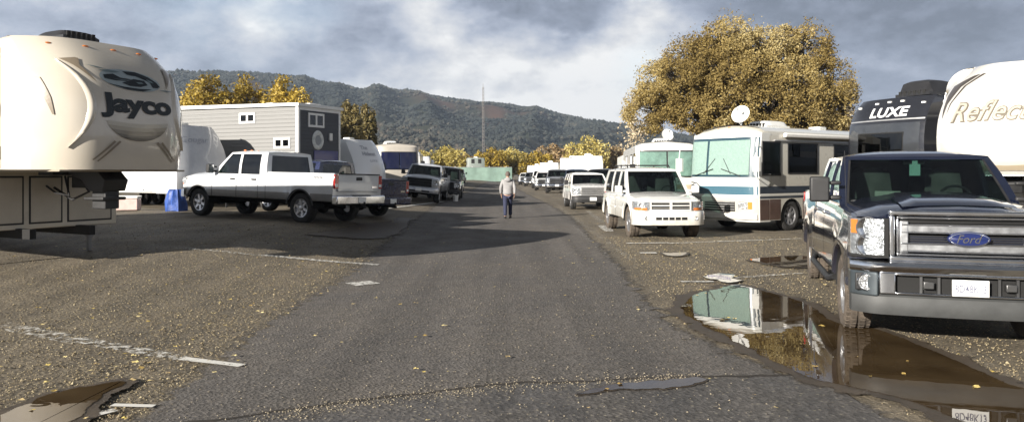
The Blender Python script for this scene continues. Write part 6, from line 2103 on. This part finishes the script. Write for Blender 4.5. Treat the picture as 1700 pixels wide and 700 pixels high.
def hills():
    sky = [(-1600, 165), (-400, 145), (0, 138), (285, 130), (340, 130), (400, 130), (455, 132), (505, 134), (560, 142), (600, 148), (650, 147), (690, 155), (740, 163), (790, 171), (850, 175), (905, 184), (950, 195), (1000, 206), (1050, 216),
           (1090, 222), (1200, 234), (1320, 240), (1450, 250), (1700, 258), (2600, 266), (4200, 270)]
    RD = 1700.0
    def ridge(az):
        u = math.tan(max(-1.25, min(1.25, az))) * FPX + 850
        e = ipl(u, sky)
        return (286 - e - 5) * RD / FPX * math.cos(max(-.6, min(.6, az)))  # ridge height above the lane
    def hz(x, y):
        d = math.hypot(x, y); az = math.atan2(x, y)
        h = ridge(az)
        t = (d - 420) / (RD - 420)
        base = sstep(t) if t < 1 else 1 - .5 * sstep((t - 1) / .9)
        # the near foothill on the left
        sp = Vector((x * .0022, y * .0022, .3))
        rel = noise.fractal(sp, .9, 2.1, 5) * 26 * min(1, max(0, t * 2.2)) * (1 - .78 * sstep((t - .72) / .28))
        gul = abs(noise.noise(Vector((az * 14, d * .0012, 2)))) * 40 * math.sin(math.pi * min(1, max(0, t))) 
        return max(-1.5, h * base + rel - gul - 1.0) 
    def scrub(x, y):
        az = math.atan2(x, y); d = math.hypot(x, y); v = 0
        for (a, dd, sa, sd) in ((-.165, 1640, .035, 160), (-.10, 1350, .022, 110), (-.30, 1650, .03, 70), (-.52, 1500, .03, 120), (-.02, 1300, .012, 120), (.42, 1400, .05, 120)):
            v = max(v, math.exp(-((az - a) / sa) ** 2 - ((d - dd) / sd) ** 2 + .9 * noise.noise(Vector((x * .01, y * .01, 1)))))
        return min(1.0, v)
    azs = np.linspace(-1.35, 1.35, 420); ds = np.concatenate([np.linspace(400, RD, 90), np.linspace(RD * 1.03, 2450, 10)])
    m = MB(); m.grid([[(d * math.sin(a), d * math.cos(a), hz(d * math.sin(a), d * math.cos(a))) for d in ds] for a in azs])
    hm = bpy.data.materials.new('hill_slopes'); nt, N, L, b = nodes_of(hm)
    tc = N.new('ShaderNodeTexCoord')
    n = N.new('ShaderNodeTexNoise'); n.inputs['Scale'].default_value = .0042; n.inputs['Detail'].default_value = 8; n.inputs['Roughness'].default_value = .62; L.new(tc.outputs['Object'], n.inputs['Vector'])
    r = N.new('ShaderNodeValToRGB')
    for _ in range(2): r.color_ramp.elements.new(.5)
    for e, p, c in zip(r.color_ramp.elements, (.36, .49, .57, .66), ((.020, .025, .018), (.034, .037, .024), (.075, .048, .032), (.11, .078, .05))): e.position = p; e.color = (*c, 1)
    L.new(n.outputs['Fac'], r.inputs[0]); L.new(r.outputs[0], b.inputs['Base Color']); setp(b, rough=.95, spec=.1)
    o = m.build('hills', hm, None, recalc=False); o['kind'] = 'structure'
    def _mark(o_):
        a_ = o_.data.attributes.new('scrub', 'FLOAT', 'POINT'); a_.data.foreach_set('value', [scrub(v.co.x, v.co.y) for v in o_.data.vertices])
    _mark(o)
    at = N.new('ShaderNodeAttribute'); at.attribute_name = 'scrub'
    mxx = N.new('ShaderNodeMix'); mxx.data_type = 'RGBA'; mxx.inputs[7].default_value = (.115, .066, .045, 1)
    L.new(at.outputs['Fac'], mxx.inputs[0]); L.new(r.outputs[0], mxx.inputs[6]); L.new(mxx.outputs[2], b.inputs['Base Color'])
    # the wooded slopes: crowns as low clumps, one mass
    r_ = random.Random(5)
    ico = [(0, 0, 1), (.9, 0, .35), (.28, .85, .35), (-.73, .53, .35), (-.73, -.53, .35), (.28, -.85, .35), (0, 0, -.3)]
    icf = [(0, 1, 2), (0, 2, 3), (0, 3, 4), (0, 4, 5), (0, 5, 1), (6, 2, 1), (6, 3, 2), (6, 4, 3), (6, 5, 4), (6, 1, 5)]
    vs = []; fs = []; tn = []
    for i in range(62000):
        az = r_.uniform(-.72, .62); dn = 430 + (RD + 40 - 430) * r_.random() ** .75
        x, y = dn * math.sin(az), dn * math.cos(az)
        q = noise.noise(Vector((x * .004, y * .004, 5))) + .4 * noise.noise(Vector((x * .015, y * .015, 9)))
        if q > .22 and r_.random() < .93: continue
        sc_ = scrub(x, y)
        if r_.random() < sc_ * 1.15: continue
        s = r_.uniform(1.8, 5.0) * (.75 + dn / 3400)
        z = hz(x, y); o_ = len(vs); a0 = r_.random() * 6
        for (a, b_, c) in ico:
            ra = r_.uniform(.8, 1.2)
            vs.append((x + s * ra * (a * math.cos(a0) - b_ * math.sin(a0)), y + s * ra * (a * math.sin(a0) + b_ * math.cos(a0)), z + s * ra * c * 1.05 + s * .4))
        fs += [tuple(k + o_ for k in f) for f in icf]
        tt = min(1, max(0, .34 + q * .6 + r_.gauss(0, .16) + (.24 * sstep((1000 - dn) / 300) * (1.5 if -.28 < az < -.06 else .6)) + .3 * sc_))
        tn += [tt] * len(icf)
    me = bpy.data.meshes.new('woodland'); me.from_pydata(vs, [], fs)
    a = me.attributes.new('tone', 'FLOAT', 'FACE'); a.data.foreach_set('value', tn)
    me.materials.append(palette('woodland_crowns', [(.010, .015, .014), (.018, .023, .020), (.030, .034, .027), (.060, .053, .038), (.095, .075, .055)], .95))
    o = bpy.data.objects.new('woodland', me); C.objects.link(o); o['kind'] = 'stuff'


# ---------------------------------------------------------------- fence, mast, person, small things
def small_things():
    Y = 132.0
    f = thing('screened_fence', 'long pale green screened fence closing the far end of the lane', 'fence', (0, Y, 0))
    gm = mat('green_screen_cloth', (.17, .25, .21), .85, var=.2, vscale=1.2, bump=.3, bscale=6)
    m = MB()
    P = [[(x, .12 * math.sin(x * 1.9) * (z / 2.6), z) for z in (.1, .9, 1.8, 2.55)] for x in np.arange(-34, .1, .5)]
    m.slab(P, (0, .03, 0)); m.build('screen', gm, f)
    m = MB()
    m.tube([(-34, .06, 2.6), (0, .06, 2.6)], .04, 6); rail = m.build('top_rail', M_ALU, f)
    for x in np.arange(-34, .1, 3.0):
        m = MB(); m.tube([(x, .12, -.1), (x, .12, 2.75)], .05, 6); m.build('post', M_ALU, f)
    # lattice mast
    Ym = 190; xm = (802 - 850) / FPX * Ym
    t = thing('radio_mast', 'slim grey lattice mast standing up beyond the green fence', 'mast', (xm, Ym, 0))
    mm = mat('galvanised_steel', (.22, .20, .19), .6, metal=.3)
    H = 23.2
    m = MB()
    for k in range(3):
        a = 2.1 * k; m.tube([(.34 * math.cos(a), .34 * math.sin(a), 0), (.2 * math.cos(a), .2 * math.sin(a), H)], .05, 5)
    m.build('upright', mm, t)
    m = MB()
    for i in range(28):
        z = i * H / 28; w = .34 - .14 * z / H
        for k in range(3):
            a, b = 2.1 * k, 2.1 * (k + 1)
            m.tube([(w * math.cos(a), w * math.sin(a), z), (w * math.cos(b), w * math.sin(b), z + H / 28)], .03, 4)
    m.build('brace', mm, t)
    m = MB(); m.tube([(0, 0, H), (0, 0, H + .9)], .04, 5); m.build('antenna', mm, t)
    # white bucket by the silver pickup
    p = Vector((-3.15, 42.0)); z = gz(p.x, p.y)
    b = thing('bucket', 'small white bucket on the ground beside the silver pickup', 'bucket', (p.x, p.y, z))
    m = MB(); m.lathe([(.001, .01), (.14, .01), (.17, .36), (.18, .36), (.18, .34)], 20, (0, 0, 0), 'z'); m.build('pail', M_WHITE, b)
    m = MB(); m.tube([(.18 * math.cos(a), .02, .34 + .13 * math.sin(a)) for a in [math.pi * k / 10 for k in range(11)]], .006, 5); m.build('handle', M_ALU, b)
    # cooler beside the low trailer
    p = Vector((-13.45, 26.4)); z = gz(p.x, p.y)
    b = thing('cool_box', 'white and pink cool box on the ground under the nose of the cream trailer', 'cool box', (p.x, p.y, z), R(12))
    m = MB(); m.box(-.36, .36, -.24, .24, .02, .42); m.build('tub', mat('pale_pink_plastic', (.66, .50, .46), .4, var=.15), b, bevel=.03, seg=3)
    m = MB(); m.box(-.375, .375, -.255, .255, .425, .52); m.build('lid', M_WHITE, b, bevel=.025, seg=3)
    m = MB(); m.tube([(-.39, -.12, .34), (-.43, -.12, .3), (-.43, .12, .3), (-.39, .12, .34)], .012, 6); m.build('handle', M_BLACK, b)
    # blue tarpaulin bundle on the trailer tongue
    p = Vector((-11.65, 26.1)); z = gz(p.x, p.y)
    b = MB(); P = []
    r = random.Random(4)
    for i in range(25):
        a = 2 * math.pi * i / 24; row = []
        for k in range(13):
            t = k / 12
            rad = .50 * (1 - .45 * t ** 2.2) + .05 * math.sin(a * 5 + t * 4) * (1 - t) + .03 * math.sin(a * 11)
            if k == 12: rad = .03
            row.append((rad * math.cos(a) * 1.15, rad * math.sin(a) * .9, .03 + 1.05 * min(1, t * 1.12) ** .8 + .03 * math.sin(a * 3 + k)))
        P.append(row)
    b.grid(P[:-1], closeu=True)
    o = b.build('tarpaulin', mat('blue_tarpaulin', (.02, .07, .30), .5, var=.3, vscale=5, bump=.6, bscale=9), None, recalc=True)
    o.location = (p.x, p.y, z - .02); o.scale = (.62, .62, .70); tag(o, 'crumpled bright blue tarpaulin over a bundle in front of the white pickup', 'tarpaulin')


def skin_chain(name, verts, edges, radii, m, parent, root=0, sub=2, flat=None):
    me = bpy.data.meshes.new(name); me.from_pydata([tuple(v) for v in verts], edges, [])
    o = bpy.data.objects.new(name, me); C.objects.link(o)
    sk = o.modifiers.new('skin', 'SKIN'); sk.use_smooth_shade = True
    layer = me.skin_vertices[0] if me.skin_vertices else None
    if layer is None:
        bm = bmesh.new(); bm.from_mesh(me); bm.verts.layers.skin.verify(); bm.to_mesh(me); bm.free(); layer = me.skin_vertices[0]
    for i, r in enumerate(radii):
        layer.data[i].radius = r if isinstance(r, tuple) else (r, r)
        layer.data[i].use_root = (i == root)
    sb = o.modifiers.new('sub', 'SUBSURF'); sb.levels = sub; sb.render_levels = sub
    dg = bpy.context.evaluated_depsgraph_get()
    me2 = bpy.data.meshes.new_from_object(o.evaluated_get(dg))
    o.modifiers.clear(); o.data = me2; me2.materials.clear(); me2.materials.append(m); me2.shade_smooth()
    o.parent = parent
    return o


def person():
    """walking away from the camera in a pale jacket and dark jeans"""
    g = G(843, 363)
    t = thing('person', 'person in a pale hooded jacket and dark jeans walking away down the lane', 'person', (g.x, g.y, g.z + .012), R(2))
    skin = mat('skin', (.42, .26, .19), .55, var=.08)
    # local: +y is the walking direction, z up; height 1.72
    V = []; E = []; Rr = []
    def add(p, r, par=None):
        V.append(p); Rr.append(r)
        if par is not None: E.append((par, len(V) - 1))
        return len(V) - 1
    pel = add((0, 0, .92), (.13, .10)); ab = add((0, .01, 1.08), (.13, .095), pel); ch = add((0, .01, 1.28), (.15, .105), ab); nk0 = add((0, .0, 1.42), (.075, .065), ch)
    nk = add((0, .01, 1.48), (.052, .055), nk0); hd = add((0, .03, 1.58), (.073, .088), nk); add((0, .025, 1.66), (.062, .075), hd)
    for s in (-1, 1):
        hip = add((s * .09, 0, .86), (.085, .09), pel)
        fw = .13 * s
        kn = add((s * .095, fw * .8 + .03, .48), (.055, .058), hip); an = add((s * .095, fw * .8 - .03, .10), (.036, .04), kn); add((s * .10, fw * .8 + .12, .045), (.038, .03), an)
        sh = add((s * .17, 0, 1.38), (.058, .058), ch)
        el = add((s * .235, -fw * .45 - .03, 1.13), (.042, .042), sh); wr = add((s * .235, -fw * .9 + .03, .90), (.026, .030), el)
        pa = add((s * .232, -fw * .9 + .05, .84), (.018, .034), wr)
        for k, (dy, ln) in enumerate(((-.028, .055), (-.009, .068), (.010, .072), (.028, .064))):
            a = add((s * .230, -fw * .9 + .05 + dy, .80), .0092, pa); b = add((s * .222, -fw * .9 + .055 + dy, .80 - ln * .6), .0085, a); add((s * .208, -fw * .9 + .06 + dy, .80 - ln), .0075, b)
        th = add((s * .222, -fw * .9 + .085, .835), .011, wr); add((s * .214, -fw * .9 + .10, .79), .009, th)
    skin_chain('body', V, E, Rr, skin, t)
    # face: nose, eyes, mouth and ears (seen only from the far side)
    m = MB()
    m.prism([(.105, 1.60), (.135, 1.565), (.105, 1.56)], 'x', -.012, .012); m.ell((-.076, .03, 1.585), (.012, .02, .03)); m.ell((.076, .03, 1.585), (.012, .02, .03)); m.build('nose_and_ears', skin, t, bevel=.004)
    m = MB(); m.ell((-.03, .108, 1.605), (.013, .006, .008)); m.ell((.03, .108, 1.605), (.013, .006, .008)); m.ell((0, .108, 1.535), (.024, .006, .006)); m.build('eyes_and_mouth', mat('face_dark', (.06, .03, .025), .4), t)
    hair = mat('grey_brown_hair', (.13, .10, .085), .8, var=.4, bump=.8, bscale=60)
    m = MB()
    P = []
    for i in range(20):
        a = 2 * math.pi * i / 20; row = []
        for k in range(9):
            th = math.pi * (.02 + .60 * k / 8) if not (.6 < a < 2.55) else math.pi * (.02 + .36 * k / 8)
            row.append((.092 * math.cos(a) * math.sin(th), .022 + .108 * math.sin(a) * math.sin(th), 1.605 + .125 * math.cos(th)))
        P.append(row)
    m.grid(P, closeu=True); m.build('hair', hair, t, recalc=True)
    jk = mat('pale_jacket', (.29, .285, .285), .85, var=.12, vscale=9, bump=.3, bscale=12)
    V2, E2, R2 = [], [], []
    def a2(p, r, par=None):
        V2.append(p); R2.append(r)
        if par is not None: E2.append((par, len(V2) - 1))
        return len(V2) - 1
    h0 = a2((0, 0, .84), (.205, .15)); h1 = a2((0, 0, .96), (.19, .145), h0); w1 = a2((0, .0, 1.14), (.185, .14), h1); c1 = a2((0, 0, 1.30), (.205, .145), w1); n1 = a2((0, -.01, 1.42), (.12, .105), c1); a2((0, -.03, 1.475), (.085, .075), n1)
    for s in (-1, 1):
        fw = .13 * s
        sh = a2((s * .185, 0, 1.37), (.08, .08), c1); el = a2((s * .255, -fw * .45 - .03, 1.13), (.062, .062), sh); a2((s * .25, -fw * .9 + .025, .90), (.045, .048), el)
    j = skin_chain('jacket', V2, E2, R2, jk, t)
    m = MB(); m.ell((0, -.13, 1.42), (.12, .06, .085)); m.build('hood', jk, j)
    jn = mat('dark_jeans', (.025, .030, .065), .85, var=.25, vscale=12, bump=.3, bscale=50)
    V3, E3, R3 = [], [], []
    def a3(p, r, par=None):
        V3.append(p); R3.append(r)
        if par is not None: E3.append((par, len(V3) - 1))
        return len(V3) - 1
    p0 = a3((0, 0, .93), (.165, .125))
    for s in (-1, 1):
        fw = .13 * s
        h = a3((s * .09, 0, .83), (.105, .11), p0); k = a3((s * .097, fw * .8 + .03, .48), (.075, .08), h); a3((s * .097, fw * .8 - .02, .22), (.066, .068), k); a3((s * .097, fw * .8 - .03, .09), (.066, .07), len(V3) - 1)
    skin_chain('jeans', V3, E3, R3, jn, t)
    for s in (-1, 1):
        fw = .13 * s
        m = MB(); m.ell((s * .10, fw * .8 + .04, .05), (.05, .135, .05)); m.box(s * .10 - .045, s * .10 + .045, fw * .8 - .09, fw * .8 + .16, 0, .025)
        m.build('shoe', mat('dark_shoe', (.02, .02, .022), .6), t, bevel=.006)


# ---------------------------------------------------------------- sky, sun, camera
def light_and_camera():
    sc = bpy.context.scene
    w = bpy.data.worlds.new('World'); sc.world = w; w.use_nodes = True
    nt = w.node_tree; N, L = nt.nodes, nt.links
    bg = N['Background']
    sk = N.new('ShaderNodeTexSky'); sk.sky_type = 'NISHITA'; sk.sun_disc = False; sk.sun_elevation = SUN_EL
    # the sun stands behind the camera on the left: direction towards it
    sx, sy = -math.cos(SUN_AZ), -math.sin(SUN_AZ)
    sk.sun_rotation = math.atan2(sx, sy) % (2 * math.pi)
    sk.air_density = 1.0; sk.dust_density = 1.5
    tc = N.new('ShaderNodeTexCoord')
    def math_(op, a, b=None, clamp=False):
        x = N.new('ShaderNodeMath'); x.operation = op; x.use_clamp = clamp
        for i, q in enumerate((a, b)):
            if q is None: continue
            if isinstance(q, (int, float)): x.inputs[i].default_value = q
            else: L.new(q, x.inputs[i])
        return x.outputs[0]
    def vmath(op, a, b=None):
        x = N.new('ShaderNodeVectorMath'); x.operation = op
        for i, q in enumerate((a, b)):
            if q is None: continue
            if isinstance(q, tuple): x.inputs[i].default_value = q
            else: L.new(q, x.inputs[i])
        return x
    d = tc.outputs['Generated']
    def nz(scale, det, rg, off, sq=1.7, dist=0.0):
        mp = N.new('ShaderNodeMapping'); mp.inputs['Scale'].default_value = (1, 1, sq); mp.inputs['Location'].default_value = off
        L.new(d, mp.inputs[0])
        n = N.new('ShaderNodeTexNoise'); n.inputs['Scale'].default_value = scale; n.inputs['Detail'].default_value = det; n.inputs['Roughness'].default_value = rg; n.inputs['Distortion'].default_value = dist
        L.new(mp.outputs[0], n.inputs['Vector']); return n
    warp = nz(3.2, 5, .6, (0, 0, 0))
    wv = vmath('SUBTRACT', warp.outputs['Color'], (.5, .5, .5)); wv2 = vmath('SCALE', wv.outputs[0]); wv2.inputs['Scale'].default_value = .30
    dw = vmath('ADD', d, wv2.outputs[0]).outputs[0]
    def blob(px, py, sx_, sz_, amp):
        v = Vector(((px - 850) / FPX, 1, (286 - py) / FPX)).normalized()
        s = vmath('SUBTRACT', dw, tuple(v)); m = vmath('MULTIPLY', s.outputs[0], (1 / sx_, 1 / sx_, 1 / sz_))
        dt = vmath('DOT_PRODUCT', m.outputs[0], m.outputs[0]).outputs['Value']
        return math_('MULTIPLY', math_('EXPONENT', math_('MULTIPLY', dt, -1.0)), amp)
    lum = None
    base = math_('ADD', math_('MULTIPLY', math_('SUBTRACT', nz(4.5, 9, .58, (1.3, 4, 2), dist=.3).outputs['Fac'], .5), 1.25), .56)
    fine = math_('MULTIPLY', math_('SUBTRACT', nz(11, 9, .66, (7, 1, 3), 1.8).outputs['Fac'], .5), 1.25)
    lum = math_('ADD', base, fine)
    for b in ((700, 50, .10, .07, .36), (800, 130, .14, .05, .26), (960, 150, .14, .05, .26), (1080, 80, .13, .06, .36), (890, 15, .20, .045, -.30), (820, -30, .25, .03, -.2),
              (330, 60, .30, .10, -.17), (540, 120, .12, .06, -.22), (1560, 70, .28, .12, -.36), (1330, 20, .12, .05, -.12), (430, 12, .04, .02, .5), (450, 70, .05, .03, .3), (1180, 120, .08, .05, .2), (60, 100, .12, .08, .12), (640, 170, .1, .02, .28),
              (1010, 190, .1, .03, .30)):
        lum = math_('ADD', lum, blob(*b))
    ramp = N.new('ShaderNodeValToRGB')
    els = [(.0, (.085, .10, .13)), (.22, (.135, .155, .20)), (.42, (.205, .228, .28)), (.62, (.29, .305, .34)), (.82, (.39, .393, .40)), (1.0, (.50, .495, .485))]
    while len(ramp.color_ramp.elements) < len(els): ramp.color_ramp.elements.new(.5)
    for e, (p, c) in zip(ramp.color_ramp.elements, els): e.position = p; e.color = (*c, 1)
    L.new(lum, ramp.inputs[0])
    cl = vmath('SCALE', ramp.outputs[0]); cl.inputs['Scale'].default_value = 10.0
    # gaps of clear sky
    hole = math_('ADD', blob(1165, 18, .035, .020, 1.3), blob(640, 40, .02, .03, .25))
    hole = math_('ADD', hole, math_('MULTIPLY', math_('SUBTRACT', nz(2.3, 6, .5, (11, 3, 5), 1.6).outputs['Fac'], .60), 4.0))
    holec = math_('MULTIPLY', hole, 1.0, True)
    mx = N.new('ShaderNodeMix'); mx.data_type = 'RGBA'
    hs = math_('MULTIPLY', holec, .75)
    L.new(hs, mx.inputs[0]); L.new(cl.outputs[0], mx.inputs[6]); L.new(sk.outputs[0], mx.inputs[7])
    # unseen sky overhead dimmed, added to lower ambient light and deepen shadows
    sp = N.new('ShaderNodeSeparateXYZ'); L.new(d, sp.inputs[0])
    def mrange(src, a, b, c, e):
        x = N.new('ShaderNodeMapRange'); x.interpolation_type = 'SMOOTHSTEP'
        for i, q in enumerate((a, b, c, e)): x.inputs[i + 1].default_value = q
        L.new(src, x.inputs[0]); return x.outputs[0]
    overhead_dim = math_('MULTIPLY', mrange(sp.outputs[2], .24, .60, 1.0, .16), mrange(sp.outputs[1], -.5, .3, 1.0, 1.0))
    dk = vmath('SCALE', mx.outputs[2]); L.new(overhead_dim, dk.inputs['Scale'])
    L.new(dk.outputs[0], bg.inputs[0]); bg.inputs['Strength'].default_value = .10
    w.cycles.sampling_method = 'MANUAL'; w.cycles.sample_map_resolution = 1024
    # sun
    sl = bpy.data.lights.new('sun', 'SUN'); sl.energy = 5.0; sl.angle = R(.55); sl.color = (1.0, .935, .84)
    so = bpy.data.objects.new('sun', sl); C.objects.link(so)
    dr = Vector((math.cos(SUN_AZ) * math.cos(SUN_EL), math.sin(SUN_AZ) * math.cos(SUN_EL), -math.sin(SUN_EL)))
    so.rotation_euler = dr.to_track_quat('-Z', 'Y').to_euler(); so.location = (-20, -20, 30)
    cam = bpy.data.cameras.new('camera'); cam.sensor_width = 36; cam.lens = 36 * FPX / 1700; cam.shift_y = -64 / 1700; cam.clip_end = 20000; cam.clip_start = .05
    co = bpy.data.objects.new('camera', cam); C.objects.link(co); co.location = (0, 0, CAMH); co.rotation_euler = (R(90), 0, 0)
    sc.camera = co
    v = sc.view_settings; v.view_transform = 'Standard'; v.look = 'None'; v.gamma = 1; v.exposure = 1.13; v.use_curve_mapping = False
    sc.cycles.max_bounces = 8; sc.cycles.transparent_max_bounces = 16; sc.cycles.use_denoising = True
    sc.cycles.caustics_reflective = False; sc.cycles.caustics_refractive = False


def haze():
    m = bpy.data.materials.new('haze_air'); m.use_nodes = True
    nt = m.node_tree; N, L = nt.nodes, nt.links
    N.remove(N['Principled BSDF'])
    p = N.new('ShaderNodeVolumePrincipled'); p.inputs['Color'].default_value = (.66, .80, 1.0, 1); p.inputs['Density'].default_value = .00019; p.inputs['Anisotropy'].default_value = .2
    L.new(p.outputs[0], N['Material Output'].inputs['Volume'])
    b = MB(); b.box(-2620, 2620, -120, 2620, -3.0, 305)
    o = b.build('haze', m, None, smooth=False); o['kind'] = 'stuff'


haze()
setting()
scatter()
hills()
vegetation()
small_things()
person()
hero_pickup()
white_pickup()
blue_pickup()
white_suv()
more_vehicles()
rv_rows()
light_and_camera()
